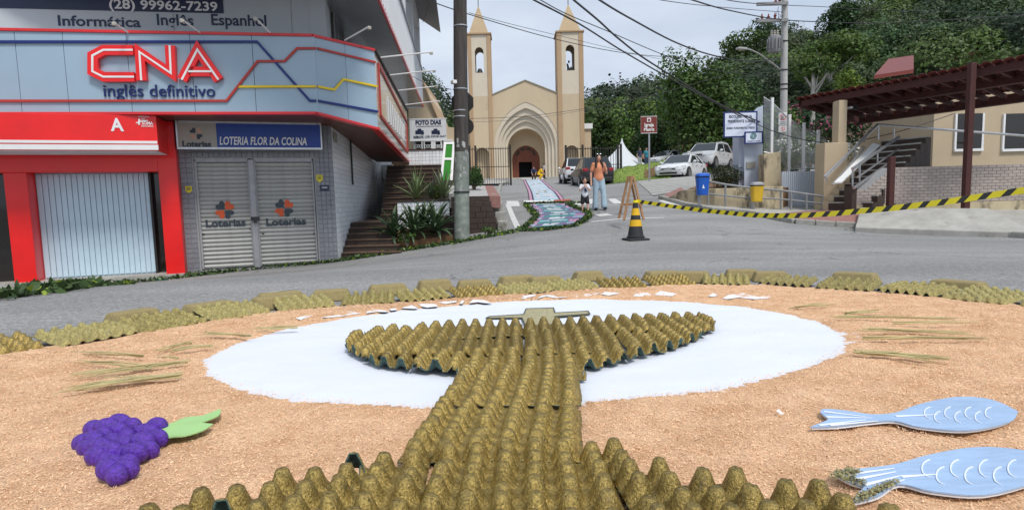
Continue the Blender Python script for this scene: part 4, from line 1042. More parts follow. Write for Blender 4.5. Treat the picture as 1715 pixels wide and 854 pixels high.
agave('low dark agave between the two striped ones in the planter', V(at(722, 335, 15.6).x, 15.6, zpl), 22, .38, .026, 'agave', 3, .4, (.3, 1.5))
for k, (px, py, Y, L_, lb) in enumerate(((660, 405, 14.1, .85, 'dark broad-leaved agave in the lower bed nearest the stairs'), (692, 402, 14.2, 1.0, 'dark broad-leaved agave in the middle of the lower bed'), (732, 397, 14.3, .92, 'dark broad-leaved agave in the lower bed nearest the pole'), (712, 392, 14.8, .9, 'dark broad-leaved agave behind the others against the tiled planter'))):
    p = at(px, py, Y); agave(lb, p + Z * .08, 48, L_, .055, 'agave', 20 + k, 1.0, (.2, 1.4))
def shrub(name, lab, c, r, seed, leaf=.07, dens=130, m='leaf', tint=(1, 1, 1), cat='bush', nl=12):
    c = Vector(c); t = thing(name, lab, cat, c - Z * r[2])
    rng = np.random.default_rng(seed); lobes = [(0, 0, 0, r[0] * .75, r[1] * .75, r[2] * .75)]
    for k in range(nl):
        d = rng.normal(size=3); d /= np.linalg.norm(d); lobes.append((*(d * np.array(r) * .58), *(np.array(r) * rng.uniform(.35, .5))))
    p, n_ = lobe_points(lobes, dens, rng); keep = p[:, 2] > -r[2]; p, n_ = p[keep], n_[keep]
    p, q, tt = leaf_arrays(p, n_, leaf, .6, rng, np.repeat(np.array(tint)[None], len(p), 0)); mobj('foliage', npmesh('foliage', p, q, M[m], tt), t, (0, 0, r[2]))
    mb = MB()
    for k in range(5): mb.tube([V(0, 0, -.1), V(rng.uniform(-.5, .5) * r[0], rng.uniform(-.5, .5) * r[1], r[2] * 1.3)], [.03, .01], 5)
    mb.build('stem', M['bark'], t, local=True)
    return t
p = at(730, 322, 15.9); shrub('fern_bush', 'small yellow-green bush between the striped agaves', p, (.22, .2, .22), 6, .07, 160, tint=(2.4, 1.9, 1.0))
p = at(682, 405, 13.8); shrub('grass_tuft', 'wispy green tuft at the foot of the stairs', V(p.x, p.y, p.z + .12), (.28, .15, .14), 9, .07, 120, tint=(1.6, 1.6, 1.2))
p = at(820, 388, 14.4); shrub('grass_tuft', 'low tuft of weeds beside the dark brick terrace', V(p.x, p.y, p.z + .06), (.3, .15, .1), 10, .06, 140, tint=(1.4, 1.4, 1))
p = at(794, 296, 17.6); shrub('clipped_bush', 'rounded clipped green bush right of the utility pole', p, (.34, .34, .38), 12, .06, 420, tint=(.9, 1.05, .9))

# utility pole with stop sign back
pz = at(773, 390, 14.2)
up_ = thing('utility_pole', 'thick dark weathered utility pole with torn papers on its pale lower half', 'pole', V(pz.x, pz.y, pz.z - .2))
tp0 = at(770, -120, 14.2); q = [V(pz.x, pz.y, pz.z - .3), at(773, 255, 14.2)]
mb = MB(); mb.tube([q[0], lerp(q[0], q[1], .5), q[1]], [.19, .182, .176], 20); mb.build('lower_shaft', M['polebase'], up_, smooth=True)
mb = MB(); mb.tube([q[1], at(771, 100, 14.2), tp0], [.175, .165, .148], 20); mb.build('upper_shaft', M['polewood'], up_, smooth=True)
for y_, r_ in ((45, .166), (150, .172), (186, .174), (196, .175)):
    c = at(771.2, y_, 14.2); mb = MB(); mb.lathe([(r_, -.012), (r_ + .006, -.012), (r_ + .006, .012), (r_, .012)], 20, c); mb.build('steel_band', M['steel'], up_)
c = at(773, 322, 14.2); mb = MB(); mb.lathe([(.186, -.02), (.2, -.02), (.2, .02), (.186, .02)], 20, c); mb.build('black_strap', M['rubber'], up_)
rr = random.Random(8)
for k in range(16):
    y_ = rr.uniform(240, 330); c = at(773, y_, 14.2); a0 = -math.pi / 2 + rr.uniform(-1.1, .9); w_ = rr.uniform(.15, .4); h_ = rr.uniform(.05, .14); mb = MB()
    mb.grid([[c + V(math.cos(a0 + w_ * j / 4) * .1835, math.sin(a0 + w_ * j / 4) * .1835, h_ * i) for j in range(5)] for i in (0, 1)]); mb.build('torn_paper', M['paperbits'], up_, recalc=False)
ss = thing('stop_sign', 'black octagonal sign back mounted behind the thick pole', 'road sign', at(775, 172, 14.5))
c = at(774.5, 172, 14.45); mb = MB(); mb.prism([c + V(math.cos(math.radians(22.5 + 45 * k)) * .29, 0, math.sin(math.radians(22.5 + 45 * k)) * .29) for k in range(8)], (0, .012, 0)); mb.build('plate', M['iron'], ss)
c = at(780, 212, 14.45); mb = MB(); mb.prism([c + V(math.cos(math.radians(15 * k)) * .2, 0, math.sin(math.radians(15 * k)) * .2) for k in range(24)], (0, .012, 0)); rd = mb.build('round_plate', M['iron'], ss)
for y_ in (160, 185, 212): mb = MB(); mb.bx(at(768, y_, 14.4).x, at(782, y_, 14.4).x, 14.39, 14.44, at(774, y_, 14.4).z - .02, at(774, y_, 14.4).z + .02); mb.build('bracket', M['steel'], ss)
c = at(760, 138, 14.0); cm = thing('pole_camera', 'small white camera clamped to the thick pole', 'camera', c); mb = MB(); mb.box(c, (.1, .16, .08), .5); mb.build('housing', M['white'], cm, bevel=.01); mb = MB(); mb.tube([c, at(769, 140, 14.2)], .015, 6); mb.build('bracket', M['steel'], cm)

# small photo shop behind the stairs
hs = thing('cream_house', 'cream house behind the photo shop sign at the stair head', 'house', V(at(715, 250, 27).x, 27, zt3))
Q = [(684, 254), (762, 254), (762, 214), (737, 212), (716, 152), (708, 140), (684, 140)]
mb = MB(); mb.prism([at(x, y, 27) for x, y in Q], (0, 5, 0)); mb.build('wall', M['cream'], hs)
mb = MB(); a, b = at(706, 136, 26.8), at(739, 213, 26.8); mb.prism([a, b, b + Z * .12, a + V(0, 0, .12)], (0, 5.2, 0)); mb.build('roof_edge', M['creamdark'], hs)
for px0, px1 in ((697, 706), (712, 722), (730, 738), (745, 755)):
    a, b = at(px0, 251, 26.95), at(px1, 237, 26.95); mb = MB(); mb.bx(a.x, b.x, 26.93, 26.98, a.z, b.z); w_ = mb.build('window', M['shopglass'], hs)
    mb = MB(); mb.bx(a.x - .1, a.x, 26.9, 26.99, a.z, b.z); mb.bx(b.x, b.x + .1, 26.9, 26.99, a.z, b.z); mb.bx(a.x - .1, b.x + .1, 26.89, 26.99, b.z - .001, b.z + .08); mb.build('window_frame', M['white'], w_)
    mb = MB()
    for k in range(3): cc = lerp(a.x, b.x, (k + .5) / 3); mb.lathe([(.05, -.01), (.07, -.01), (.07, .01), (.05, .01)], 10, (cc, 26.9, lerp(a.z, b.z, .4)), Matrix.Rotation(math.pi / 2, 3, 'X'))
    mb.build('window_grille', M['white'], w_)
fo = thing('photo_shop_sign', 'grey board reading Foto Dias above the stair head', 'sign', at(717, 236, 21.5))
YP = 21.5; a, b = at(687, 236, YP), at(748, 233, YP); zt2 = at(717, 200, YP).z; za = (a.z + b.z) / 2; e_ = V(1, 0, 0); PF = V(0, YP, 0)
mb = MB(); mb.bx(a.x, b.x, YP, YP + .06, za, zt2); mb.build('board', M['whitewall'], fo)
mb = MB(); mb.bx(a.x - .02, b.x + .02, YP - .012, YP + .07, za - .03, za); mb.bx(a.x - .02, b.x + .02, YP - .012, YP + .07, zt2, zt2 + .03); mb.build('frame', M['white'], fo)
letter('FOTO DIAS', PF, e_, (696, 739, 202, 210), M['navy'], fo, bold=.05)
letter('FOTOGRAFIAS PARA DOCUMENTOS', PF, e_, (697, 740, 211.5, 213.5), M['navy'], fo, bold=.0); 
letter('XEROX', PF, e_, (692, 710, 228, 232.5), M['navy'], fo, bold=.04); letter('(28) 99938-3647', PF, e_, (712, 747, 227.5, 232), M['navy'], fo, bold=.01)
for px in (703, 730):
    c = at(px, 221, YP - .01); mb = MB(); mb.bx(c.x - .16, c.x + .14, YP - .012, YP - .002, c.z - .08, c.z + .05); mb.bx(c.x - .08, c.x + .06, YP - .011, YP - .001, c.z + .05, c.z + .11); mb.lathe([(.055, 0), (.055, .014)], 14, (c.x + .1, YP - .016, c.z - .05), Matrix.Rotation(-math.pi / 2, 3, 'X')); mb.build('camera_picture', M['navy'], fo)
for x_ in (lerp(a.x, b.x, .12), lerp(a.x, b.x, .88)): mb = MB(); mb.bx(x_ - .03, x_ + .03, YP + .061, YP + .12, zt3 - .3, za + .3); mb.build('post', M['steelgrey'], fo)
# green and white board leaning by the pole
gb = thing('turf_board', 'white framed board with green turf panels leaning behind the pole', 'board', at(748, 300, 17.4))
q = [at(737, 302, 17.2), at(758, 302, 17.2), at(762, 238, 17.9), at(744, 238, 17.9)]
def bil(u, v): return lerp(lerp(q[0], q[1], u), lerp(q[3], q[2], u), v)
for u0, u1, v0, v1, m, nm in ((0, .2, 0, 1, 'white', 'frame'), (.8, 1, 0, 1, 'white', 'frame'), (.2, .8, .52, .58, 'white', 'frame'), (.2, .8, .94, 1, 'white', 'frame'), (.2, .8, 0, .52, 'turf', 'turf_panel'), (.2, .8, .58, .94, 'turf', 'turf_panel')):
    o_ = [bil(u0, v0), bil(u1, v0), bil(u1, v1), bil(u0, v1)]; mb = MB(); k = .03 if m == 'white' else .0; mb.hexa([p - V(0, k, 0) for p in o_] + [p + V(0, .05, 0) for p in o_]); mb.build(nm, M[m], gb)

# dark terrace right of the pole, kerb and pavement up the church road
tr = thing('stone_terrace', 'dark brown stepped stone terrace wall right of the utility pole', 'wall', at(812, 385, 15.2))
a = at(783, 384, 15.2); b = at(838, 378, 15.2); nC = 7; ztp = at(812, 328, 15.4).z
for k in range(nC):
    z0, z1 = lerp(a.z - .15, ztp, k / nC), lerp(a.z - .15, ztp, (k + 1) / nC); xx = at(lerp(837, 818, k / nC), 360, 15.2).x; x_ = at(755, 350, 15.2).x
    L_ = [x_, lerp(x_, xx, .35 + .2 * (k % 2)), lerp(x_, xx, .7 + .1 * (k % 2)), xx]
    for j in range(3): mb = MB(); mb.bx(L_[j] + .004, L_[j + 1] - .004, 15.2 + .012 * (k % 2) + .03 * k, 16.4, z0 + .004, z1 - .004); mb.build('stone_block', M['granitedark'], tr, bevel=.006)
for k in range(4):
    p = at(lerp(835, 822, k / 3), lerp(380, 335, k / 3), 15.3 + .35 * k); mb = MB(); mb.box(p + V(.12, 0, 0), (.28, .5, .34)); mb.build('end_stone', M['kerb'], tr, bevel=.03)
mb = MB(); q = [at(752, 329, 15.4), at(818, 329, 15.4), at(812, 311, 19.5), at(752, 311, 19.5)]; mb.hexa([V(p.x, p.y, p.z - .3) for p in q] + q); tag(mb.build('pavement', M['greypave']), kind='structure')
mb = MB(); q = [at(818, 329, 15.4), at(838, 329, 15.4), at(826, 311, 19.5), at(812, 311, 19.5)]; mb.hexa([V(p.x, p.y, p.z - .3) for p in q] + q); tag(mb.build('pavement_red_strip', M['redpave']), kind='structure')
# kerb line climbing to the church
kp = [gpix(842, 384), gpix(838, 350), gpix(834, 325), gpix(838, 312), gpix(850, 306)]
for i in range(9):
    a, b = along(kp, i / 9), along(kp, (i + .97) / 9); d = (b - a); d.z = 0; s_ = V(-d.y, d.x, 0).normalized() * .09; za, zb2 = g(a.x, a.y), g(b.x, b.y); mb = MB()
    mb.hexa([V(p.x, p.y, z) for p, z in ((a - s_, za - .1), (b - s_, zb2 - .1), (b + s_, zb2 - .1), (a + s_, za - .1))] + [V(p.x, p.y, z) for p, z in ((a - s_, za + .14), (b - s_, zb2 + .14), (b + s_, zb2 + .14), (a + s_, za + .14))])
    o = mb.build('kerb_stone', M['kerb'], bevel=.02); o['kind'] = 'structure'
mb = drape([(786, 311), (786, 303)], [(838, 311), (850, 304)], 8, lin(6), .1, lambda r, c: 0); tag(mb.build('pavement_to_church', M['concrete'], recalc=False), kind='structure')

# ------------------------------------------------------------------ right side: crossing, lawn, retaining wall
mb = drape([(1094, 329), (1064, 304)], [(1172, 316), (1190, 296)], 22, lin(8), .02, lambda r, c: 0 if r % 2 else 1)
tag(mb.build('paved_side_road', [M['concrete'], M['asphalt']], recalc=False), kind='structure')
lw_ = MB(); P = []
for i in range(17):
    v = i / 16; Y = 31.5 + 16 * v; row = []
    for j in range(21):
        u = j / 20; px = lerp(1016, 1124, u); x = (px - 857.5) / F * Y; z0 = g(x, Y); zt_ = at(lerp(1025, 1118, u), lerp(288, 276, u), 42).z
        k = float(sstep(.02 + .12 * (1 - u), .32 + .25 * (1 - u), v)) * float(sstep(-.1, .25, u)); row.append(V(x, Y, lerp(z0 - .05, max(zt_, z0), k) + .06 * math.sin(j * 1.9 + i) * k + .03))
    P.append(row)
lw_.grid(P); lw_.I = [1 if (12 <= (f % 20) <= 18 and 2 <= f // 20 <= 3) else 0 for f in range(320)]
tag(lw_.build('lawn', [M['grass'], M['earth']], smooth=True, recalc=False), kind='structure')
rng = np.random.default_rng(31); pts = []
for _ in range(9000):
    i, j = rng.uniform(0, 15.99), rng.uniform(0, 19.99); a, b = int(i), int(j); p = lerp(lerp(P[a][b], P[a][b + 1], j - b), lerp(P[a + 1][b], P[a + 1][b + 1], j - b), i - a); pts.append(p[:])
pts = np.array(pts); pp, q, t = leaf_arrays(pts + [0, 0, .02], np.c_[rng.normal(size=(len(pts), 2)), rng.uniform(-.2, .2, len(pts))], .08, .25, rng, np.tile([2.6, 2.4, 1.2], (len(pts), 1)))
tag(mobj('grass', npmesh('grass', pp, q, M['leaf'], t)), 'short grass over the mound beside the parked cars', 'grass', kind='stuff')

rw = thing('retaining_wall', 'low beige retaining wall streaked with black mould behind the litter bins', 'wall', at(1215, 345, 17.6))
wpl = [(1119, 333, 18.8, 331), (1140, 338, 18.2, 319), (1168, 343, 17.5, 317), (1197, 348, 16.9, 316), (1235, 349, 16.8, 315), (1272, 350, 16.75, 313), (1312, 351, 16.7, 312)]
for (x0, y0, Y0, t0), (x1, y1, Y1, t1) in zip(wpl, wpl[1:]):
    a, b, c, d = at(x0, y0, Y0), at(x1, y1, Y1), at(x0, t0, Y0), at(x1, t1, Y1); mb = MB(); n_ = V(-(b - a).y, (b - a).x, 0).normalized() * .3
    mb.hexa([a - Z * .6, b - Z * .6, b + n_ - Z * .6, a + n_ - Z * .6, c, d, d + n_, c + n_]); mb.build('wall_section', M['stained'], rw, bevel=.015)
mb = MB(); q = [at(1142, 321, 18.45), at(1199, 319, 17.2), at(1312, 315, 17.0), at(1420, 300, 24), at(1330, 285, 40), at(1226, 288, 38), at(1188, 303, 26)]
mb.add(q + [V(p.x, p.y, -.5) for p in q], [tuple(range(7))] + [(i, (i + 1) % 7, 7 + (i + 1) % 7, 7 + i) for i in range(7)]); tag(mb.build('raised_ground', M['earth']), kind='structure')
# pavement, kerbs
mb = drape([(1122, 338), (1112, 331)], [(1158, 334), (1140, 318)], 6, lin(6), .1, lambda r, c: 0); tag(mb.build('pavement_corner', M['redpave'], recalc=False), kind='structure')
kpx = [(1106, 333), (1150, 346), (1197, 355), (1250, 358.5), (1285, 365), (1325, 374), (1380, 378), (1440, 381), (1560, 388), (1740, 400)]
kp = [gpix(*p) for p in kpx]
for i in range(26):
    a, b = along(kp, i / 26), along(kp, (i + .98) / 26); d = (b - a); d.z = 0; s_ = V(-d.y, d.x, 0).normalized() * .08; za, zb2 = g(a.x, a.y), g(b.x, b.y); mb = MB()
    q = [(a - s_, za), (b - s_, zb2), (b + s_, zb2), (a + s_, za)]; mb.hexa([V(p.x, p.y, z - .1) for p, z in q] + [V(p.x, p.y, z + .12) for p, z in q]); tag(mb.build('kerb_stone', M['kerb'], bevel=.025), kind='structure')
wq = [at(x, y, Y) for x, y, Y, _ in wpl] + [at(1345, 352, 17.2), at(1385, 352, 15.9), at(1440, 350, 15.2), at(1600, 350, 14.7), at(1800, 352, 14.7)]
mb = MB(); P = []
for i in range(49):
    a, b = along(kp, i / 48), along(wq, i / 48); a = a + V(0, .07, 0); row = []
    for j in range(5): p = lerp(a, b, j / 4); row.append(V(p.x, p.y, lerp(g(a.x, a.y) + .11, b.z + .02, j / 4)))
    P.append(row)
mb.grid(P); mb.I = [1 if 24 <= i // 4 <= 33 else 0 for i in range(192)]; tag(mb.build('pavement_right', [M['concrete'], M['redpave']], recalc=False), kind='structure')

# galvanised handrail along the pavement
hr = thing('hand_railing', 'grey tubular pedestrian railing along the pavement by the litter bins', 'railing', at(1300, 350, 16.4))
rp = [at(1186, 304, 16.8), at(1215, 309, 16.6), at(1258, 315, 16.5), at(1308, 319, 16.4), at(1378, 329, 15.9)]; bot = [at(1186, 350, 16.8), at(1215, 351, 16.6), at(1258, 352, 16.5), at(1308, 351, 16.4), at(1378, 356, 15.9)]
mb = MB(); mb.tube(rp, .03, 8); mb.build('top_rail', M['steelgrey'], hr, smooth=True)
mb = MB(); mb.tube([lerp(a, b, .45) for a, b in zip(rp, bot)], .025, 8); mb.build('mid_rail', M['steelgrey'], hr, smooth=True)
for k, (a, b) in enumerate(list(zip(rp, bot)) + [(lerp(rp[3], rp[4], .25), lerp(bot[3], bot[4], .25)), (lerp(rp[3], rp[4], .62), lerp(bot[3], bot[4], .62))]):
    mb = MB(); mb.tube([a, b - Z * .25], .032, 8); mb.build('post', M['steelgrey'], hr, smooth=True)
# litter bins
def bin_(lab, px, pyt, pyb, Y, m, lid, postpx, postb):
    c0, c1 = at(px, pyb, Y), at(px, pyt, Y); h = c1.z - c0.z; w = .178 if m == 'bluebin' else .162; t = thing('litter_bin', lab, 'bin', V(c0.x, Y, c0.z - .35), group='litter bins on posts')
    def ring(z, sx, sy, oy):
        return [V(c0.x + sx * math.copysign(abs(math.cos(a)) ** .5, math.cos(a)), Y + oy + sy * math.copysign(abs(math.sin(a)) ** .5, math.sin(a)), z) for a in [2 * math.pi * k / 20 for k in range(20)]]
    R_ = [ring(c0.z, w * .78, w * .6, 0), ring(c0.z + h * .04, w * .82, w * .65, 0), ring(c0.z + h * .72, w, w * .8, -.02), ring(c0.z + h * .74, w * 1.04, w * .84, -.02), ring(c0.z + h * .78, w * 1.04, w * .84, -.02)]
    mb = MB()
    for a, b in zip(R_, R_[1:]): mb.add(a + b, [(k, (k + 1) % 20, 20 + (k + 1) % 20, 20 + k) for k in range(20)])
    mb.add(R_[0], [tuple(range(20))]); mb.build('bucket', M[m], t, smooth=True)
    mb = MB(); R_ = [ring(c0.z + h * .84, w * 1.06, w * .86, -.02), ring(c0.z + h * .92, w * 1.02, w * .84, -.02), ring(c0.z + h * .97, w * .86, w * .7, -.02), ring(c0.z + h, w * .5, w * .45, -.02)]
    for a, b in zip(R_, R_[1:]): mb.add(a + b, [(k, (k + 1) % 20, 20 + (k + 1) % 20, 20 + k) for k in range(20)])
    mb.add(R_[-1], [tuple(range(20))]); mb.build('lid', M[lid], t, smooth=True)
    mb = MB(); mb.bx(c0.x - w * .92, c0.x + w * .92, Y - w * .7, Y + w * .6, c0.z + h * .77, c0.z + h * .86); mb.build('dark_slot', M['rubber'], t)
    a = at(postpx, pyb - 8, Y + .25); b = at(postpx, postb, Y + .25); mb = MB(); mb.tube([V(a.x, a.y, c1.z - .1), b - Z * .25], .045, 10); mb.build('post', M['concretepole'], t, smooth=True)
    if m == 'bluebin':
        mb = MB(); cc = at(px + 2, (pyt + pyb) / 2 + 4, Y - w - .04); mb.prism([cc + V(-.03, 0, -.05), cc + V(.04, 0, -.05), cc + V(.0, 0, .06)], (0, .01, 0)); mb.build('white_emblem', M['white'], t)
bin_('blue plastic litter bin with white emblem on a post', 1176, 290, 327, 16.4, 'bluebin', 'bluebin', 1171, 352)
bin_('yellow plastic litter bin with grey domed lid on a post', 1267, 305, 338, 16.1, 'yellowbin', 'binlid', 1261, 354)
p = at(1218, 297, 18.6); shrub('dark_bush', 'dry dark twiggy bush between the blue bin and school sign', p, (.62, .45, .5), 40, .05, 300, tint=(.85, .62, .9), nl=18)

# school entrance wall and signs
sw = thing('school_wall', 'tall pale blue school sign wall with slanted peak above the retaining wall', 'wall', at(1258, 318, 18.5))
mb = MB(); mb.prism([at(x, y, 18.5) for x, y in ((1237, 330), (1246, 330), (1247, 190), (1237, 200))], (0, .5, 0)); mb.build('left_fin', M['schoolwall'], sw)
mb = MB(); mb.prism([at(x, y, 18.35) for x, y in ((1246.5, 330), (1277, 330), (1278, 177), (1268, 188), (1247, 212))], (0, .45, 0)); mb.build('main_slab', M['schoolwall'], sw)
mb = MB(); a, b = at(1250, 282, 18.34), at(1264.5, 271, 18.34); mb.bx(a.x, b.x, 18.31, 18.349, a.z, b.z); pl = mb.build('plaque', M['signgrey'], sw)
mb = MB()
for k in range(3): mb.bx(lerp(a.x, b.x, .08), lerp(a.x, b.x, .92), 18.303, 18.309, lerp(a.z, b.z, .2 + .25 * k), lerp(a.z, b.z, .28 + .25 * k))
mb.build('plaque_text_line', M['steelgrey'], pl)
def board(name, lab, px0, px1, pyt, pyb, Y, fm, bm_, edge=.035):
    a, b = at(px0, pyb, Y), at(px1, pyb, Y); z0 = (a.z + b.z) / 2; z1 = at((px0 + px1) / 2, pyt, Y).z; t = thing(name, lab, 'sign', V((a.x + b.x) / 2, Y, z0))
    mb = MB(); mb.bx(a.x + edge, b.x - edge, Y, Y + .04, z0 + edge, z1 - edge); mb.build('face', M[fm], t)
    mb = MB()
    for x0, x1, y0, y1 in ((a.x, b.x, z0, z0 + edge), (a.x, b.x, z1 - edge, z1), (a.x, a.x + edge, z0 + edge, z1 - edge), (b.x - edge, b.x, z0 + edge, z1 - edge)): mb.bx(x0, x1, Y - .01, Y + .05, y0, y1)
    mb.build('frame', M[bm_], t); return t
M['signpale'] = mat('pale_sign_face', S(206, 214, 230, 1.2), .5, .03, 2)
t = board('school_sign', 'large white school name board with blue frame', 1212, 1268, 187, 230, 18.2, 'signpale', 'blueline'); PS = V(0, 18.2, 0)
letter('ESCOLA ESTADUAL', PS, _X, (1221, 1260, 193.5, 198), M['navy'], t, bold=.01); letter('PRESIDENTE LUEBKE', PS, _X, (1219, 1265, 201.5, 206), M['navy'], t, bold=.01); letter('ENSINO FUNDAMENTAL E MÉDIO', PS, _X, (1217, 1264, 212.5, 217), M['navy'], t)
t = board('crest_sign', 'small white board with teal crest below the school name board', 1247, 1277.5, 220.5, 241, 18.1, 'signpale', 'blueline'); cc = at(1262, 228, 18.09)
for k in range(3):
    mb = MB(); mb.lathe([(.085 - .028 * k, -.003), (.098 - .028 * k, -.003), (.098 - .028 * k, .003), (.085 - .028 * k, .003)], 18, cc + V(0, -.004 * k, .0), Matrix.Rotation(math.pi / 2, 3, 'X')); mb.build('crest_ring', M['cdteal'], t)
letter('GOVERNO DO ESTADO', V(0, 18.1, 0), _X, (1251, 1274, 236, 238), M['blueprint'], t)
mb = MB(); mb.prism([at(x, y, 17.7) for x, y in ((1279.5, 352), (1308, 352), (1308, 254), (1279.5, 258))], (0, .4, 0)); tag(mb.build('stained_gate_pillar', M['stained'], bevel=.015), 'beige gate pillar with dark mould streaks beside the yellow bin', 'pillar')
# corrugated gate
gt = thing('corrugated_gate', 'white corrugated metal gate between mouldy pillar and beige column', 'gate', at(1343, 350, 17.4))
a, b = at(1308.5, 345, 17.4), at(1379, 345, 17.4); z1 = at(1343, 287, 17.4).z; z0 = at(1343, 356, 17.4).z; nr = 20
mb = MB(); mb.bx(a.x, b.x, 17.42, 17.46, z0, z1); mb.build('sheet', M['corrug'], gt)
w_ = (b.x - a.x) / nr; m0 = MB(); m0.add([V(0, 0, 0), V(w_ * .25, -.035, 0), V(w_ * .6, -.035, 0), V(w_ * .85, 0, 0), V(0, 0, z1 - z0), V(w_ * .25, -.035, z1 - z0), V(w_ * .6, -.035, z1 - z0), V(w_ * .85, 0, z1 - z0)], [(0, 1, 5, 4), (1, 2, 6, 5), (2, 3, 7, 6)])
rb = m0.build('rib', M['corrug'], gt, local=True); off = V(a.x, 17.418, z0) - gt.location; rb.location = off
for k in range(1, nr): inst(rb.data, 'rib', gt, off + V(w_ * k, 0, 0))
# wire mesh fence with white posts
wf = thing('mesh_fence', 'wire mesh fence on white posts above the corrugated gate', 'fence', at(1330, 285, 17.9))
tp = [(1279, 163), (1293, 172), (1322, 200), (1346, 214), (1370, 226), (1384, 233)]; bt = [(1279, 256), (1293, 258), (1322, 285), (1346, 284), (1370, 284), (1384, 284)]
for (x0, y0), (x1, y1) in list(zip(tp, bt))[1:5]:
    a, b = at(x0 - .5, y0 - 8, 17.9), at(x1, y1 + 4, 17.9); mb = MB(); mb.box((a + b) / 2, (.07, .07, (a - b).length)); mb.build('post', M['white'], wf)
mb = MB(); mb.tube([at(x, y, 17.9) for x, y in tp], .018, 5); mb.tube([at(x, y - 1, 17.9) for x, y in bt], .018, 5); mb.build('rail', M['steel'], wf)
mb = MB()
def fl(pl, t):
    x = lerp(1279, 1384, t)
    for (x0, y0), (x1, y1) in zip(pl, pl[1:]):
        if x <= x1 + .01: return at(x, lerp(y0, y1, (x - x0) / (x1 - x0)), 17.9)
for k in range(46):
    for s_ in (-1, 1):
        t0 = k / 46; t1 = t0 + s_ * .5
        c0, c1 = (t0, t1)
        u0, v0, u1, v1 = t0, 0.0, t1, 1.0
        if u1 < 0: v1 = (0 - u0) / (u1 - u0); u1 = 0
        if u1 > 1: v1 = (1 - u0) / (u1 - u0); u1 = 1
        a = lerp(fl(bt, u0), fl(tp, u0), v0); b = lerp(fl(bt, min(1, max(0, u1))), fl(tp, min(1, max(0, u1))), v1); mb.tube([a, b], .005, 4, False)
tag(mb.build('wire_mesh', M['steel'], wf, recalc=False), kind='stuff')

# beige column block and tiled canopy
bc = thing('beige_column', 'beige rendered column on a wide block holding up the tiled canopy', 'column', at(1400, 345, 16.0))
mb = MB(); a, b = at(1380, 300, 16.0), at(1419, 300, 16.0); mb.bx(a.x, b.x, 16.0, 16.5, at(1400, 352, 16).z - .3, at(1395, 239, 16).z); mb.build('block', M['beige'], bc, bevel=.012)
a, b = at(1404, 200, 16.1), at(1418, 200, 16.1); mb = MB(); mb.bx(a.x, b.x, 16.08, 16.4, at(1395, 239, 16).z, at(1410, 168, 16.1).z); mb.build('shaft', M['beige'], bc, bevel=.012)
cn = thing('tiled_canopy', 'dark red clay tile canopy roof above the stairs', 'roof', at(1420, 190, 17))
R0, R1 = at(1336, 167, 17.3), at(1745, 92, 12.6); zr = R0.z; rd = V(R1.x - R0.x, R1.y - R0.y, 0); rl = rd.length; rd.normalize(); rb_ = V(-rd.y, rd.x, 0); zsl = (R1.z - R0.z) / rl
def CP(s, d, z): return V(R0.x, R0.y, R0.z) + rd * s + rb_ * d + Z * (z + zsl * s - .10 * d)
def cbox(mb, s0, s1, d0, d1, z0, z1): return mb.hexa([CP(s0, d0, z0), CP(s1, d0, z0), CP(s1, d1, z0), CP(s0, d1, z0), CP(s0, d0, z1), CP(s1, d0, z1), CP(s1, d1, z1), CP(s0, d1, z1)])
cd = 3.2
mb = MB(); cbox(mb, 0, rl, .04, .12, -.2, -.04); mb.build('fascia_board', M['roofwood'], cn); mb = MB(); cbox(mb, 0.2, rl, cd - .25, cd - .1, -.28, -.06); cbox(mb, 0.2, rl, 1.0, 1.15, -.26, -.08); mb.build('beam', M['roofwood'], cn); mb = MB(); cbox(mb, 0, .1, .04, cd, -.22, -.04); mb.build('end_board', M['roofwood'], cn)
for k in range(14): mb = MB(); s = .35 + k * rl / 14; cbox(mb, s, s + .07, .12, cd - .1, -.16, -.04); mb.build('rafter', M['roofwood'], cn)
for k in range(8): mb = MB(); d_ = .15 + k * .42; cbox(mb, .02, rl, d_, d_ + .05, -.038, -.012); mb.build('batten', M['roofwood'], cn)
m0 = MB(); tw, tl_ = .2, .44; prof = [(tw * .5 * math.cos(math.pi * k / 6), .055 * math.sin(math.pi * k / 6)) for k in range(7)]
m0.grid([[V(x, 0, z) for x, z in prof], [V(x * .9, tl_, z * .92) for x, z in prof]]); m0.grid([[V(x, 0, z - .014) for x, z in prof], [V(x * .9, tl_, z * .92 - .014) for x, z in prof]]); m0.grid([[V(x, 0, z) for x, z in prof], [V(x, 0, z - .014) for x, z in prof]])
tile0 = m0.build('roof_tile', M['rooftile'], cn, local=True, smooth=True); nc_ = int(rl / .21); rz = math.atan2(rd.y, rd.x); first = True
for j in range(7):
    for i in range(min(nc_, 42)):
        loc = CP(.1 + i * rl / nc_, -.08 + j * .42, .0 + .012 * (j % 2) + RND.uniform(0, .008)) - cn.location; rot = (-.10 - .02, math.atan(-zsl) * 1.0, rz + RND.uniform(-.02, .02))
        if first: tile0.location = loc; tile0.rotation_euler = rot; first = False
        else: inst(tile0.data, 'roof_tile', cn, loc, rot)
lm = thing('canopy_lamp', 'small white lamp under the tiled canopy beside the column', 'lamp', at(1424, 180, 16.6)); c = at(1424, 181, 16.6); mb = MB(); mb.box(c, (.16, .2, .05)); mb.build('housing', M['white'], lm); mb = MB(); mb.box(c + V(.09, 0, .01), (.14, .2, .12)); mb.build('bracket', M['iron'], lm)
# far brown roof corner above the canopy
mb = MB(); mb.hexa([at(x, y, Y) for x, y, Y in ((1464, 133, 27), (1530, 123, 27), (1530, 116, 31), (1495, 118, 31))] + [at(x, y, Y) + Z * .15 for x, y, Y in ((1464, 132, 27), (1530, 122, 27), (1530, 98, 31), (1488, 104, 31))]); tag(mb.build('brown_roof', M['signbrown']), 'brown sloping roof corner poking above the tiled canopy', 'roof')

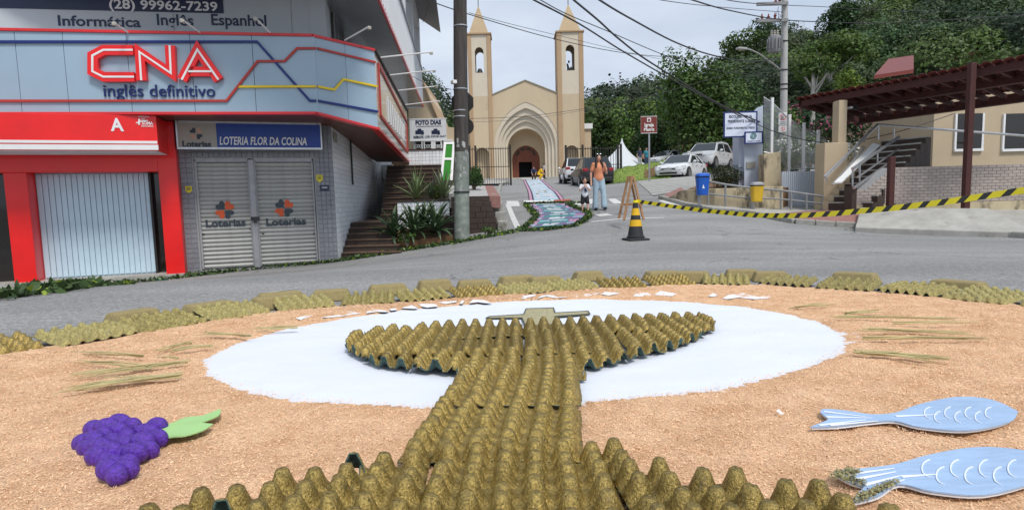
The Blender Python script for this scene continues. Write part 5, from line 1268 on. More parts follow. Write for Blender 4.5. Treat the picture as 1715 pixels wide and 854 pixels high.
# stairs of the building on the right
rs2 = thing('entrance_stairs', 'dark entrance stairs with pale nosings and steel handrails under the canopy', 'stairs', at(1430, 345, 15.2))
SB = at(1388, 349, 15.4); sdv = V(.9, .436, 0); spv = V(.436, -.9, 0); n_ = 11; rise, run, wd = .165, .215, 1.15
for k in range(n_):
    a = SB + sdv * run * k; q = [a, a + spv * wd, a + spv * wd + sdv * (run + .02), a + sdv * (run + .02)]; z1 = SB.z + rise * (k + 1); mb = MB(); mb.hexa([V(p.x, p.y, SB.z - .4) for p in q] + [V(p.x, p.y, z1 - .02) for p in q]); mb.build('step', M['granitedark'], rs2)
    q = [a - sdv * .02, a + spv * wd - sdv * .02, a + spv * wd + sdv * .035, a + sdv * .035]; mb = MB(); mb.hexa([V(p.x, p.y, z1 - .035) for p in q] + [V(p.x, p.y, z1) for p in q]); mb.build('nosing', M['concrete'], rs2)
mb = MB(); zig = []
for k in range(n_): a = SB + sdv * run * k; zig += [V(a.x, a.y, SB.z + rise * k + .03), V(a.x, a.y, SB.z + rise * (k + 1) + .03)]
e_ = SB + sdv * run * n_; zig += [V(e_.x, e_.y, SB.z + rise * n_ + .03), V(e_.x, e_.y, SB.z + rise * n_ + .4), V(SB.x, SB.y, SB.z + .5), V(SB.x, SB.y, SB.z)]
low = [V(SB.x, SB.y, SB.z - .4), V(SB.x, SB.y, SB.z + .2)]
poly = [V(SB.x, SB.y, SB.z - .3)] + zig[:2 * n_ + 1] + [V(e_.x, e_.y, SB.z - .3)]
mb.prism([p - spv * .02 for p in poly], -spv * .16); mb.build('left_stringer', M['beige'], rs2)
def rail(p0, p1, r, m='steel'):
    mb = MB(); mb.tube([p0, p1], r, 8); mb.build('handrail', M[m], rs2, smooth=True)
Ra, Rb = at(1381, 297, 15.0), at(1470, 209, 16.4); rail(Ra, Rb, .042); rail(Rb, at(1720, 228, 17.4), .035)
rail(at(1394, 310, 15.0), at(1448, 247, 16.0), .026); rail(at(1428, 283, 14.5), at(1505, 230, 15.6), .042); rail(at(1436, 297, 14.5), at(1505, 250, 15.6), .026); rail(at(1430, 315, 14.4), at(1505, 262, 15.5), .036)
for px, py, pb_, Y in ((1384, 297, 305, 15.5), (1432, 250, 300, 16.2), (1471, 210, 246, 17.0), (1428, 283, 316, 14.9), (1440, 275, 306, 15.0), (1470, 255, 290, 15.6), (1497, 216, 255, 17.3)):
    mb = MB(); mb.tube([at(px, py, Y), at(px, pb_, Y)], .024, 8); mb.build('rail_post', M['steel'], rs2, smooth=True)
mb = MB(); q = [at(1397, 308, 15.0), at(1410, 307, 14.9), at(1474, 245, 16.2), at(1462, 242, 16.4)]; mb.hexa(q + [p + Z * .04 for p in q]); mb.build('white_ramp_board', M['white'], rs2)
# brick base and right hand continuation
bb = thing('brick_base_wall', 'pale pink brick wall with stained plinth below the entrance stairs', 'wall', at(1460, 360, 14.6))
Yb = 14.6; zlo = at(1460, 342, Yb).z; x0, x1 = at(1433, 330, Yb).x, at(1487, 330, Yb).x; x2 = at(1760, 330, Yb).x; zA, zB_ = at(1433, 319, Yb).z, at(1487, 281, Yb).z
mb = MB(); mb.prism([V(x0, Yb, zlo), V(x1, Yb, zlo), V(x2, Yb, zlo), V(x2, Yb, zB_), V(x1, Yb, zB_), V(x0, Yb, zA)], (0, .3, 0)); mb.build('core', M['greytile_gap'], bb)
mb = MB(); bh = .075; j = 0; z = zlo
while z < zB_ - bh * .5:
    i = 0; x = x0 - (.1 if j % 2 else 0)
    while x < x2:
        xa_, xb_ = max(x, x0) + .005, min(x + .2, x2) - .005; lim = lerp(zA, zB_, min(1, (xa_ - x0) / (x1 - x0)))
        if xb_ > xa_ and z + bh <= lim + .02: mb.add([V(xa_, Yb, z + .004), V(xb_, Yb, z + .004), V(xb_, Yb, z + bh - .004), V(xa_, Yb, z + bh - .004)] + [V(xa_ + .004, Yb - .012, z + .008), V(xb_ - .004, Yb - .012, z + .008), V(xb_ - .004, Yb - .012, z + bh - .008), V(xa_ + .004, Yb - .012, z + bh - .008)], [(4, 5, 6, 7), (0, 1, 5, 4), (1, 2, 6, 5), (2, 3, 7, 6), (3, 0, 4, 7)])
        x += .2
    z += bh; j += 1
tag(mb.build('brick', M['pinkbrick'], bb, recalc=False), kind='stuff')
mb = MB(); mb.bx(x0 - .03, x2, Yb - .03, Yb + .3, zlo - .9, zlo - .004); mb.build('plinth', M['stained'], bb)
mb = MB(); mb.bx(x0 - .12, x0 - .002, Yb - .05, Yb + .3, zlo - .8, zA + .1); mb.build('end_post', M['granitedark'], bb)
def post_(lab, px, pyt, pyb, Y, w, m):
    a, b = at(px, pyb, Y), at(px, pyt, Y); mb = MB(); mb.bx(a.x - w / 2, a.x + w / 2, Y, Y + w, a.z - .3, b.z); tag(mb.build('canopy_post', M[m], bevel=.01), lab, 'post', 'posts of the canopy')
post_('short dark red timber post at the bottom of the entrance stairs', 1493, 262, 352, 13.9, .13, 'roofwood')
post_('dark red timber canopy post right of the stair foot post', 1620, 105, 352, 13.4, .13, 'roofwood')
mb = MB(); q = [gpix(1432, 388), gpix(1560, 393), gpix(1740, 399)]; a, b = q[0], q[2]; mb.hexa([V(a.x, a.y, a.z - .1), V(b.x, b.y, b.z - .1), V(b.x, b.y + 1.2, b.z), V(a.x + .9, a.y + 1.3, a.z), V(a.x, a.y, a.z + .1), V(b.x, b.y, b.z + .1), V(b.x, b.y + 1.2, b.z + .55), V(a.x + .9, a.y + 1.3, a.z + .5)]); tag(mb.build('ramp', M['concrete'], bevel=.02), kind='structure')
# building wall further right, behind the canopy posts
hw = thing('annex_building', 'beige rendered building wall under the canopy at the right edge', 'building', at(1650, 300, 18.5)); a, b = at(1560, 300, 18.5), at(1860, 300, 18.5); mb = MB(); mb.bx(a.x, b.x, 18.5, 24, 0, at(1700, 150, 18.5).z); mb.build('wall', M['beige'], hw)
for px in (1600, 1680): a_, b_ = at(px, 250, 18.48), at(px + 45, 190, 18.48); mb = MB(); mb.bx(a_.x, b_.x, 18.46, 18.52, a_.z, b_.z); wn = mb.build('window', M['shopglass'], hw); mb = MB(); mb.bx(a_.x - .06, b_.x + .06, 18.42, 18.5, a_.z - .08, a_.z); mb.bx(a_.x - .06, a_.x, 18.44, 18.5, a_.z, b_.z); mb.bx(b_.x, b_.x + .06, 18.44, 18.5, a_.z, b_.z); mb.build('window_frame', M['white'], wn)

# ------------------------------------------------------------------ concrete pole with transformer on the right
YQ = 20.5
cp_ = thing('concrete_pole', 'pale concrete power pole with transformer behind the school wall', 'pole', at(1312, 330, YQ))
mb = MB(); mb.tube([at(1311.5, 335, YQ), at(1313, 150, YQ), at(1315, -60, YQ)], [.125, .115, .10], 12); mb.build('shaft', M['concretepole'], cp_, smooth=True)
tf = at(1297, 75, YQ - .1); mb = MB(); mb.lathe([(.02, .30), (.12, .3), (.2, .26), (.21, .2), (.21, -.2), (.18, -.27), (.02, -.29)], 14, tf); tfo = mb.build('transformer_tank', M['steelgrey'], cp_, smooth=True)
for k in range(8): mb = MB(); a_ = -math.pi * k / 7; mb.box(tf + V(math.cos(a_) * .23, math.sin(a_) * .23, 0), (.06, .02, .34), a_); mb.build('cooling_fin', M['steelgrey'], tfo)
for k in range(3): mb = MB(); mb.lathe([(.03, 0), (.05, .03), (.03, .06), (.05, .09), (.03, .12), (.045, .15), (.015, .2)], 8, tf + V(-.1 + .1 * k, 0, .28)); mb.build('bushing', M['signgrey'], tfo, smooth=True)
for y_ in (36, 8): mb = MB(); a, b = at(1275, y_ - 2, YQ - .15), at(1312, y_, YQ - .15); mb.box((a + b) / 2, ((b - a).length + .3, .09, .1)); mb.build('cross_arm', M['steelgrey'], cp_)
for px, y_ in ((1276, 30), (1287, 30), (1298, 28), (1299, 4), (1306, 2)): mb = MB(); mb.lathe([(.02, -.1), (.05, -.06), (.03, -.02), (.06, .02), (.03, .05), (.02, .12)], 8, at(px, y_, YQ - .15)); mb.build('insulator', M['signbrown'], cp_, smooth=True)
for k in range(4):
    a = at(1292 + 4 * k, 52, YQ - .1); mb = MB(); mb.tube([a, a + V(.1 * math.sin(k * 2), -.1, .25), a + V(.15, 0, .5), at(1304, 12 + 6 * k, YQ - .1)], .008, 5); mb.build('jumper_wire', M['cable'], cp_)
mb = MB(); sa = [at(1309, 118, YQ), at(1290, 104, YQ - .4), at(1272, 91, YQ - .8), at(1258, 84, YQ - 1.2), at(1247, 82, YQ - 1.5)]; mb.tube(sa, [.03, .028, .026, .024, .022], 8); ar = mb.build('lamp_arm', M['steel'], cp_, smooth=True)
mb = MB(); c = at(1242, 82, YQ - 1.6); mb.box(c, (.34, .16, .07), .35); mb.build('lamp_head', M['concretepole'], ar, bevel=.02)
for y_ in (70, 118, 142, 150): mb = MB(); mb.lathe([(.118, -.02), (.128, -.02), (.128, .02), (.118, .02)], 12, at(1313, y_, YQ)); mb.build('steel_band', M['iron'], cp_)
for k, (yt, yb_, lb) in enumerate(((189, 210, 'no-parking plate'), (211, 222, 'small lower plate'))):
    a, b = at(1303.5, yb_, YQ - .14), at(1317.5, yt, YQ - .14); mb = MB(); mb.bx(a.x, b.x, YQ - .16, YQ - .14, a.z, b.z); pl = mb.build('traffic_plate', M['white'], cp_, bevel=.01); cc = V((a.x + b.x) / 2, YQ - .163, lerp(a.z, b.z, .62 if k == 0 else .5)); r_ = .11 if k == 0 else .07
    mb = MB(); mb.lathe([(r_ * .78, -.002), (r_, -.002), (r_, .002), (r_ * .78, .002)], 20, cc, Matrix.Rotation(math.pi / 2, 3, 'X')); mb.build('red_ring', M['redsign'], pl)
    mb = MB(); mb.box(cc + V(0, -.003, 0), (r_ * 1.7, .003, r_ * .22), M=Matrix.Rotation(math.radians(45), 3, 'Y')); mb.build('red_slash', M['redsign'], pl)
    if k == 0:
        letter('E', V(0, YQ - .164, 0), _X, (1308.2, 1312.4, 195, 201), M['black'], pl, bold=.03)
        mb = MB()
        for j in range(2): mb.bx(lerp(a.x, b.x, .15), lerp(a.x, b.x, .85), YQ - .165, YQ - .162, lerp(a.z, b.z, .1 + .12 * j), lerp(a.z, b.z, .15 + .12 * j))
        mb.build('print_line', M['black'], pl)

# ------------------------------------------------------------------ street things in the middle
# brown tourist sign
tsn = thing('tourist_sign', 'brown tourist sign reading Igreja Matriz on a thin post', 'sign', at(1087, 300, 30)); YS = 30
a, b = at(1073, 224, YS), at(1100.5, 194.5, YS); mb = MB(); mb.bx(a.x, b.x, YS, YS + .04, a.z, b.z); mb.build('plate', M['signbrown'], tsn, bevel=.02)
mb = MB(); e = .05
for x0, x1, z0, z1 in ((a.x, b.x, a.z, a.z + .025), (a.x, b.x, b.z - .025, b.z), (a.x, a.x + .025, a.z + .025, b.z - .025), (b.x - .025, b.x, a.z + .025, b.z - .025)): mb.bx(x0 + .01, x1 - .01, YS - .006, YS - .002, z0, z1)
mb.build('white_border', M['white'], tsn)
PS = V(0, YS, 0); letter('Igreja', PS, _X, (1079.5, 1095, 206.5, 214.5), M['white'], tsn, bold=.03); letter('Matriz', PS, _X, (1078.5, 1096, 214.5, 220), M['white'], tsn, bold=.03)
cc = at(1087, 201, YS - .005); mb = MB(); mb.box(cc, (.2, .006, .2)); pc = mb.build('pictogram', M['white'], tsn); mb = MB(); mb.box(cc + V(0, -.006, -.03), (.12, .004, .08)); mb.prism([cc + V(-.07, -.008, .01), cc + V(.07, -.008, .01), cc + V(0, -.008, .07)], (0, .004, 0)); mb.build('church_symbol', M['signbrown'], pc)
mb = MB(); mb.tube([at(1087, 196, YS + .08), at(1087.5, 310, YS + .08)], .045, 8); mb.build('post', M['steel'], tsn)
# traffic cone
cb = gpix(1065, 400); cb = V(2.34, 10.9, g(2.34, 10.9)); cn2 = thing('traffic_cone', 'black and yellow banded traffic cone holding the barrier tape', 'traffic cone', cb)
mb = MB(); mb.box(cb + Z * .02, (.40, .40, .04), .2); mb.build('base', M['rubber'], cn2, bevel=.012)
mb = MB(); mb.lathe([(.165, .04), (.168, .075), (.15, .085)], 24, cb); mb.build('collar', M['rubber'], cn2, smooth=True)
lev = [(.085, .265, 'rubber', 'cone_body'), (.265, .385, 'coneyellow', 'yellow_band'), (.385, .47, 'rubber', 'cone_body'), (.47, .6, 'coneyellow', 'yellow_band'), (.6, .735, 'rubber', 'cone_body')]
for z0, z1, m, nm in lev: r_ = lambda z: lerp(.148, .035, (z - .085) / .65); e = .002 if m == 'coneyellow' else 0; mb = MB(); mb.lathe([(r_(z0) + e, z0), (r_(z1) + e, z1)], 24, cb); mb.build(nm, M[m], cn2, smooth=True)
mb = MB(); mb.lathe([(.05, .70), (.055, .72), (.05, .745)], 12, cb); mb.build('tape_knot', M['tapeyellow'], cn2)
# barrier tape
tpp = [(1066, 337, 10.9), (1110, 343.5, 10.4), (1180, 353, 9.6), (1260, 360.5, 8.7), (1330, 361.5, 8.0), (1400, 357.5, 7.5), (1498, 348.5, 6.9), (1600, 336, 6.4), (1760, 312, 5.8)]
tq = [at(*p) for p in tpp]; bt_ = thing('barrier_tape', 'yellow and black striped barrier tape stretched from the traffic cone', 'tape', tq[0]); L_ = sum((b - a).length for a, b in zip(tq, tq[1:])); ns_ = int(L_ / .095)
def tp_(s, v):
    p = along(tq, min(1, max(0, s))); return p + Z * (v * .068) + V(0, .012 * math.sin(s * 37), 0)
mb = MB(); P = [[tp_(k / 90, v) for v in (-.5, 0, .5)] for k in range(91)]; mb.grid(P); mb.build('tape', M['tapeyellow'], bt_, recalc=False)
for k in range(1, ns_, 2):
    s0, s1 = (k + .12) / ns_, (k + .9) / ns_; sk = .6 / ns_; o_ = V(0, -.0025, 0); mb = MB()
    for j in range(2): v0, v1 = -.5 + .5 * j, .5 * j; mb.sheet(tp_(s0 + sk * v0, v0) + o_, tp_(s1 + sk * v0, v0) + o_, tp_(s1 + sk * v1, v1) + o_, tp_(s0 + sk * v1, v1) + o_)
    mb.build('black_stripe', M['tapeblack'], bt_, recalc=False)
# wooden easel trestle
ez = thing('wooden_trestle', 'wooden A-frame trestle standing behind the traffic cone', 'trestle', at(1057, 367, 13.9))
ap = at(1056, 297, 13.9)
for px, py, Y, dx in ((1036.5, 366, 13.6, -.06), (1045, 369, 13.3, .02), (1078, 368, 13.5, .05), (1070, 362, 14.3, 0)):
    f = at(px, py, Y); mb = MB(); t_ = V(ap.x + dx, 13.9 + (Y - 13.9) * .15, ap.z + .02); d_ = (t_ - f); c = (t_ + f) / 2; Mx = d_.to_track_quat('Z', 'Y').to_matrix(); mb.box(c, (.055, .03, d_.length), M=Mx); mb.build('leg', M['easel'], ez, bevel=.004)
for (x0, y0, Y0), (x1, y1, Y1) in (((1040, 342.5, 13.5), (1076, 342.5, 13.55)), ((1051, 300, 13.82), (1061, 300, 13.82))):
    a, b = at(x0, y0, Y0), at(x1, y1, Y1); mb = MB(); mb.box((a + b) / 2, ((b - a).length, .03, .055)); mb.build('cross_bar', M['easel'], ez, bevel=.004)
mb = MB(); a, b = at(1049, 322, 13.7), at(1062, 345, 14.1); mb.tube([a, lerp(a, b, .5) - Z * .08, b], .008, 5); mb.build('cord', M['straw'], ez)
# tent
tn = thing('party_tent', 'white peaked party tent beyond the lawn', 'tent', at(1042, 290, 48)); tc_ = at(1042, 283, 48); pk = at(1042, 232, 48); mb = MB(); hgt = pk.z - tc_.z; P = []
for i in range(13):
    t_ = i / 12; r_ = 1.85 * (1 - t_) ** 1.6 + .03; ring = []
    for k in range(24):
        a_ = 2 * math.pi * k / 24 + math.pi / 4; s_ = 1 / max(abs(math.cos(a_ + .5)), abs(math.sin(a_ + .5))); s_ = lerp(s_, 1, t_ * .8); ring.append(V(tc_.x + r_ * s_ * math.cos(a_), 48 + r_ * s_ * math.sin(a_), tc_.z + .1 + (hgt - .1) * t_))
    P.append(ring + [ring[0]])
mb.grid(P); mb.build('roof', M['tent'], tn, smooth=True, recalc=False)
mb = MB(); P = [[v + Z * dz for v in P[0]] for dz in (-1.6, -.15, .0)]; mb.grid(P); mb.build('side_wall', M['tent'], tn, recalc=False)

# ------------------------------------------------------------------ parked vehicles
def car(name, lab, loc, rz, paint, kind='sedan', scale=1.0, plate=True):
    t = thing(name, lab, 'car', loc, rz, 'parked cars'); hw = .88; suv = kind == 'suv'
    L_ = 4.4; hz = 1.66 if suv else 1.46; belt = 1.02 if suv else .92; gc = .26 if suv else .19
    # body loft: y, z top of deck, half width, z bottom
    if suv: stn = [(-2.2, .78, .70, .42), (-2.15, .95, .80, .3), (-1.9, 1.02, .87, gc), (-1.1, 1.08, .89, gc), (-.5, 1.08, .90, gc), (1.2, 1.07, .90, gc), (1.95, 1.06, .88, gc), (2.15, 1.02, .84, .3), (2.2, .85, .78, .42)]
    else: stn = [(-2.25, .58, .62, .36), (-2.18, .70, .76, .24), (-1.9, .80, .85, gc), (-1.0, .93, .88, gc), (-.3, .95, .89, gc), (1.1, .96, .89, gc), (1.8, .98, .86, gc), (2.15, .94, .80, .28), (2.22, .70, .72, .4)]
    P = []
    for y, zt_, w, zb in stn:
        P.append([V(-w * .9, y, zb), V(-w, y, zb + .14), V(-w * 1.01, y, lerp(zb, zt_, .55)), V(-w * .97, y, zt_ - .07), V(-w * .86, y, zt_), V(0, y, zt_ + .035), V(w * .86, y, zt_), V(w * .97, y, zt_ - .07), V(w * 1.01, y, lerp(zb, zt_, .55)), V(w, y, zb + .14), V(w * .9, y, zb)])
    mb = MB(); mb.grid(P); n = 11; o = len(mb.V) - n; mb.F += [tuple(range(n)), tuple(range(o, o + n))]; mb.I += [0, 0]; mb.F += [(i * n, i * n + n - 1, (i + 1) * n + n - 1, (i + 1) * n) for i in range(len(stn) - 1)]; mb.I += [0] * (len(stn) - 1)
    body = mb.build('body', M[paint], t, smooth=True, local=True)
    if suv: cab = [(-1.15, belt + .05, .80), (-.45, hz - .08, .66), (.3, hz, .67), (1.5, hz - .02, .66), (2.02, belt + .03, .78)]
    else: cab = [(-1.15, belt, .80), (-.25, hz - .04, .62), (.3, hz, .62), (1.0, hz - .06, .60), (1.75, belt + .04, .76)]
    P = []
    b0, b1 = cab[0], cab[-1]
    prof = cab; mb = MB()
    Lf = [V(-w, y, z) for y, z, w in prof]; Rt = [V(w, y, z) for y, z, w in prof]
    mb.add(Lf + Rt, [(i, i + 1, 6 + i, 5 + i) for i in range(4)])
    bl = [V(-.83, y, belt - .04) for y, z, w in prof]; br = [V(.83, y, belt - .04) for y, z, w in prof]
    mb.add(Lf + bl, [(i, i + 1, 6 + i, 5 + i) for i in range(4)]); mb.add(Rt + br, [(i, i + 1, 6 + i, 5 + i) for i in range(4)])
    cabo = mb.build('cabin', M[paint], t, local=True, bevel=.03)
    def gl(p, nm, off=.008, par=None):
        a, b, c, d = p; nrm = (b - a).cross(d - a).normalized(); cen = (a + b + c + d) / 4
        if nrm.dot(cen - V(0, .4, 1.1)) < 0: nrm = -nrm
        q = [lerp(x, cen, .07) + nrm * off for x in p]; m2 = MB(); m2.hexa([x - nrm * .006 for x in q] + q); return m2.build(nm, M['carglass'], par or cabo, local=True)
    gl([Lf[0], Rt[0], Rt[1], Lf[1]], 'windscreen'); gl([Lf[4], Rt[4], Rt[3], Lf[3]], 'rear_window')
    for S_, bb_ in ((Lf, bl), (Rt, br)):
        def on(y, k):   # k 0 belt 1 roof
            for i in range(4):
                if S_[i].y <= y <= S_[i + 1].y:
                    u = (y - S_[i].y) / (S_[i + 1].y - S_[i].y); return lerp(lerp(bb_[i], bb_[i + 1], u), lerp(S_[i], S_[i + 1], u), k)
        y0, ym, y1 = S_[0].y + .12, .42, S_[4].y - (.2 if suv else .3)
        gl([on(y0, .12), on(ym, .12), on(ym, .9), on(S_[1].y + .05, .9)], 'side_window'); gl([on(ym + .06, .12), on(y1, .12), on(S_[3].y - .1, .88), on(ym + .06, .9)], 'side_window')
    wr = .345 if suv else .32
    for sx in (-1, 1):
        for wy in (-1.38, 1.3):
            m2 = MB(); m2.lathe([(wr * 1.18, -.02), (wr * 1.18, .02)], 20, (sx * .885, wy, wr), Matrix.Rotation(math.pi / 2, 3, 'Y')); m2.build('wheel_arch', M['grille'], t, local=True)
            m2 = MB(); m2.lathe([(wr * .6, -.1), (wr * .97, -.1), (wr, -.07), (wr, .07), (wr * .97, .1), (wr * .6, .1)], 24, (sx * .84, wy, wr), Matrix.Rotation(math.pi / 2, 3, 'Y')); w_ = m2.build('wheel', M['rubber'], t, smooth=True, local=True)
            m2 = MB()
            for k in range(5): a_ = 2 * math.pi * k / 5; m2.box((sx * .935, wy + math.cos(a_) * wr * .3, wr + math.sin(a_) * wr * .3), (.02, wr * .56, wr * .2), M=Matrix.Rotation(a_, 3, 'X'))
            m2.lathe([(wr * .54, -.01), (wr * .64, -.01), (wr * .64, .01), (wr * .54, .01)], 20, (sx * .935, wy, wr), Matrix.Rotation(math.pi / 2, 3, 'Y')); m2.build('rim', M['rim'], w_, local=True)
        f = stn[1]; zl = f[1] - .07
        m2 = MB(); m2.hexa([V(sx * .40, -2.29, zl - .10), V(sx * .84, -2.12, zl - .09), V(sx * .90, -1.84, zl - .02), V(sx * .42, -2.14, zl - .03), V(sx * .42, -2.27, zl + .05), V(sx * .84, -2.10, zl + .10), V(sx * .89, -1.82, zl + .13), V(sx * .42, -2.08, zl + .09)]); m2.build('headlight', M['headlamp'], t, local=True, bevel=.01)
        e = stn[-2]; zl = e[1] - .08
        m2 = MB(); m2.box((sx * .70, 2.16, zl), (.26, .1, .16)); m2.box((sx * .83, 2.02, zl), (.05, .22, .15)); m2.build('tail_light', M['taillamp'], t, local=True, bevel=.015)
        m2 = MB(); m2.ell((sx * .99, -.72, belt + .08), (.1, .07, .07)); m2.box((sx * .9, -.7, belt + .04), (.12, .04, .03)); m2.build('side_mirror', M[paint], t, smooth=True, local=True)
        for wy in (-.1, .8): m2 = MB(); m2.box((sx * .905, wy, belt - .14), (.03, .2, .035)); m2.build('door_handle', M['chrome'], body, local=True)
        if suv: m2 = MB(); m2.tube([V(sx * .6, -.4, hz - .02), V(sx * .6, .3, hz + .05), V(sx * .6, 1.5, hz + .04)], .02, 6); m2.build('roof_bar', M['chrome'], t, local=True)
    m2 = MB(); m2.box((0, -2.24, stn[1][1] - .13), (.8, .05, .07)); m2.build('grille', M['grille'], t, local=True); m2 = MB(); m2.box((0, -2.262, stn[1][1] - .09), (.72, .02, .02)); m2.ell((0, -2.27, stn[1][1] - .1), (.06, .015, .05)); m2.build('grille_bar', M['chrome'], t, local=True)
    m2 = MB(); m2.box((0, -2.215, .34), (1.0, .08, .1)); m2.box((-.66, -2.14, .36), (.2, .06, .09)); m2.box((.66, -2.14, .36), (.2, .06, .09)); m2.build('lower_intake', M['grille'], t, local=True)
    for y in (-2.275, 2.235): m2 = MB(); m2.box((0, y, .5 if y < 0 else .78), (.42, .015, .14)); m2.build('number_plate', M['plate'], t, local=True)
    m2 = MB(); m2.box((0, 2.2, .42), (1.5, .1, .2)); m2.build('rear_bumper', M['grille'] if suv else M[paint], t, local=True, bevel=.02)
    m2 = MB(); m2.box((0, -.62, .28), (1.55, 2.9, .16)); m2.build('underbody', M['black'], t, local=True)
    t.scale = (scale,) * 3
    return t
def put(px, py, Y): p = at(px, py, Y); return V(p.x, Y, g(p.x, Y) + .02)
p = at(1142, 298, 34.2); car('white_sedan', 'white sedan parked facing the street next to the lawn', V(p.x, 34.2, at(1142, 299.5, 32).z), -.62, 'carwhite')
p = at(1187, 290, 38.5); car('silver_suv', 'pale silver off-road vehicle parked behind the white sedan', V(p.x, 38.5, at(1180, 283, 36.5).z), -.66, 'carsilver', 'suv', 1.08)
p = at(1221, 280, 44); car('red_car', 'red hatchback at the back of the parked row', V(p.x, 44, at(1221, 276, 42).z), -.75, 'carred', 'sedan', 1.0)
p = at(1119, 280, 52); car('small_white_car', 'small pale car far off beneath the trees', V(p.x, 52, at(1119, 278, 50).z), -.9, 'carsilver')
p = at(990, 313, 35.3); car('black_suv', 'black sport utility vehicle parked with its rear towards us', V(p.x, 35.3, at(988, 313.5, 33).z), math.pi + .05, 'carblack', 'suv', 1.04)
p = at(954, 305, 42); car('white_suv', 'white vehicle half hidden behind the black one', V(p.x + .25, 41, at(954, 306, 39).z), math.pi + .02, 'carwhite', 'suv', 1.0)
m2 = MB(); c = at(1198, 279, 36.1); m2.box(c, (.5, .1, .3)); 

# ------------------------------------------------------------------ people
def remesh(o, v, it=4):
    r = o.modifiers.new('remesh', 'REMESH'); r.mode = 'VOXEL'; r.voxel_size = v; r.use_smooth_shade = True
    s = o.modifiers.new('smooth', 'SMOOTH'); s.iterations = it; s.factor = .5
def person(lab, loc, rz, H, J, wear, name='person', hair='long', voxel=.012, group=None):
    """J: joints at 1.65 m scale, facing -y; wear: materials"""
    k = H / 1.65; t = thing(name, lab, 'person', loc, rz, group)
    j = {a: Vector(b) * k for a, b in J.items()}
    kid = H < 1.3; hr_ = .105 * k * (1.32 if kid else 1)
    hd = j['head']; b = MB()
    b.ell(hd, (hr_ * .74, hr_ * .88, hr_ * 1.08), 16, 12); b.ell(hd + V(0, -hr_ * .15, -hr_ * .45), (hr_ * .58, hr_ * .68, hr_ * .62), 14, 10)
    b.ell(hd + V(0, -hr_ * .88, -hr_ * .15), (hr_ * .13, hr_ * .2, hr_ * .2)); 
    for s in (-1, 1): b.ell(hd + V(s * hr_ * .74, 0, -hr_ * .08), (hr_ * .1, hr_ * .18, hr_ * .24))
    b.cap(hd + V(0, 0, -hr_ * .7), .048 * k, j['neck'], .056 * k)
    b.cap(j['neck'], .06 * k, j['chest'], .11 * k); b.cap(j['chest'] + V(0, 0, 0), .125 * k, j['pelvis'], .125 * k)
    for s in ('l', 'r'):
        b.cap(j['neck'] + V(0, 0, -.05 * k), .05 * k, j['sh' + s], .052 * k); b.cap(j['sh' + s], .047 * k, j['el' + s], .036 * k); b.cap(j['el' + s], .037 * k, j['wr' + s], .025 * k)
        d = (j['ha' + s] - j['wr' + s]).normalized(); sd_ = d.cross(V(0, 1, 0.2)).normalized(); b.cap(j['wr' + s], .026 * k, j['wr' + s] + d * .06 * k, .03 * k)
        for q in range(4):
            o_ = j['wr' + s] + d * .075 * k + sd_ * (.016 * (q - 1.5)) * k; b.cap(o_, .0095 * k, o_ + d * (.05, .062, .06, .045)[q] * k + V(0, -.012 * k, 0), .008 * k, 8)
        o_ = j['wr' + s] + d * .035 * k; b.cap(o_, .011 * k, o_ + (d * .5 + sd_ * (-1.0) + V(0, -.5, 0)).normalized() * .055 * k, .009 * k, 8)
        b.cap(j['pelvis'] + (j['hi' + s] - j['pelvis']) * .6, .1 * k, j['kn' + s], .058 * k); b.cap(j['kn' + s], .056 * k, j['an' + s], .036 * k)
        b.cap(j['an' + s] + V(0, 0, -.02 * k), .036 * k, j['to' + s] + V(0, .03 * k, .0), .03 * k)
    body = b.build('body', M['skin'], t, smooth=True, local=True); remesh(body, voxel * k, 3)
    for s in (-1, 1):
        e = MB(); e.ell(hd + V(s * hr_ * .3, -hr_ * .80, hr_ * .02), (hr_ * .11, hr_ * .06, hr_ * .06)); e.build('eye', M['hair'], body, local=True, smooth=True)
    e = MB(); e.ell(hd + V(0, -hr_ * .80, -hr_ * .52), (hr_ * .22, hr_ * .06, hr_ * .05)); e.build('mouth', M['redline'], body, local=True, smooth=True)
    # top
    c = MB(); f = 1.16 if wear.get('loose') else 1.08
    c.cap(j['neck'] + V(0, 0, -.06 * k), .085 * k, j['chest'], .14 * k * f); c.cap(j['chest'], .145 * k * f, j['waist'], .125 * k * f); c.cap(j['waist'], .13 * k * f, j['hem'], .145 * k * f)
    sl = wear.get('sleeve', .6)
    for s in ('l', 'r'): c.cap(j['neck'] + V(0, 0, -.05 * k), .06 * k, j['sh' + s], .056 * k * f); c.cap(j['sh' + s], .057 * k * f, lerp(j['sh' + s], j['el' + s], sl), .058 * k * f)
    o = c.build('shirt', M[wear['top']], t, smooth=True, local=True); remesh(o, voxel * 1.2 * k, 4)
    c = MB(); c.cap(j['hem'] + V(0, 0, .06 * k), .135 * k, j['pelvis'], .145 * k)
    fl_ = wear.get('flare', .07); ll = wear.get('leglen', 1.0)
    for s in ('l', 'r'):
        c.cap(j['pelvis'] + (j['hi' + s] - j['pelvis']) * .7, .118 * k, j['kn' + s], .082 * k if ll > .5 else .1 * k)
        if ll > .5: c.cap(j['kn' + s], .08 * k, lerp(j['kn' + s], j['an' + s], .98), fl_ * k)
    o = c.build('trousers', M[wear['bottom']], t, smooth=True, local=True); remesh(o, voxel * 1.2 * k, 4)
    for s in ('l', 'r'): c = MB(); c.cap(j['an' + s] + V(0, .03 * k, -.05 * k), .04 * k, j['to' + s] + V(0, -.01 * k, .005 * k), .036 * k); c.build('shoe', M[wear.get('shoe', 'rubber')], t, smooth=True, local=True)
    c = MB(); c.ell(hd + V(0, hr_ * .14, hr_ * .26), (hr_ * .9, hr_ * .94, hr_ * 1.0), 18, 12)
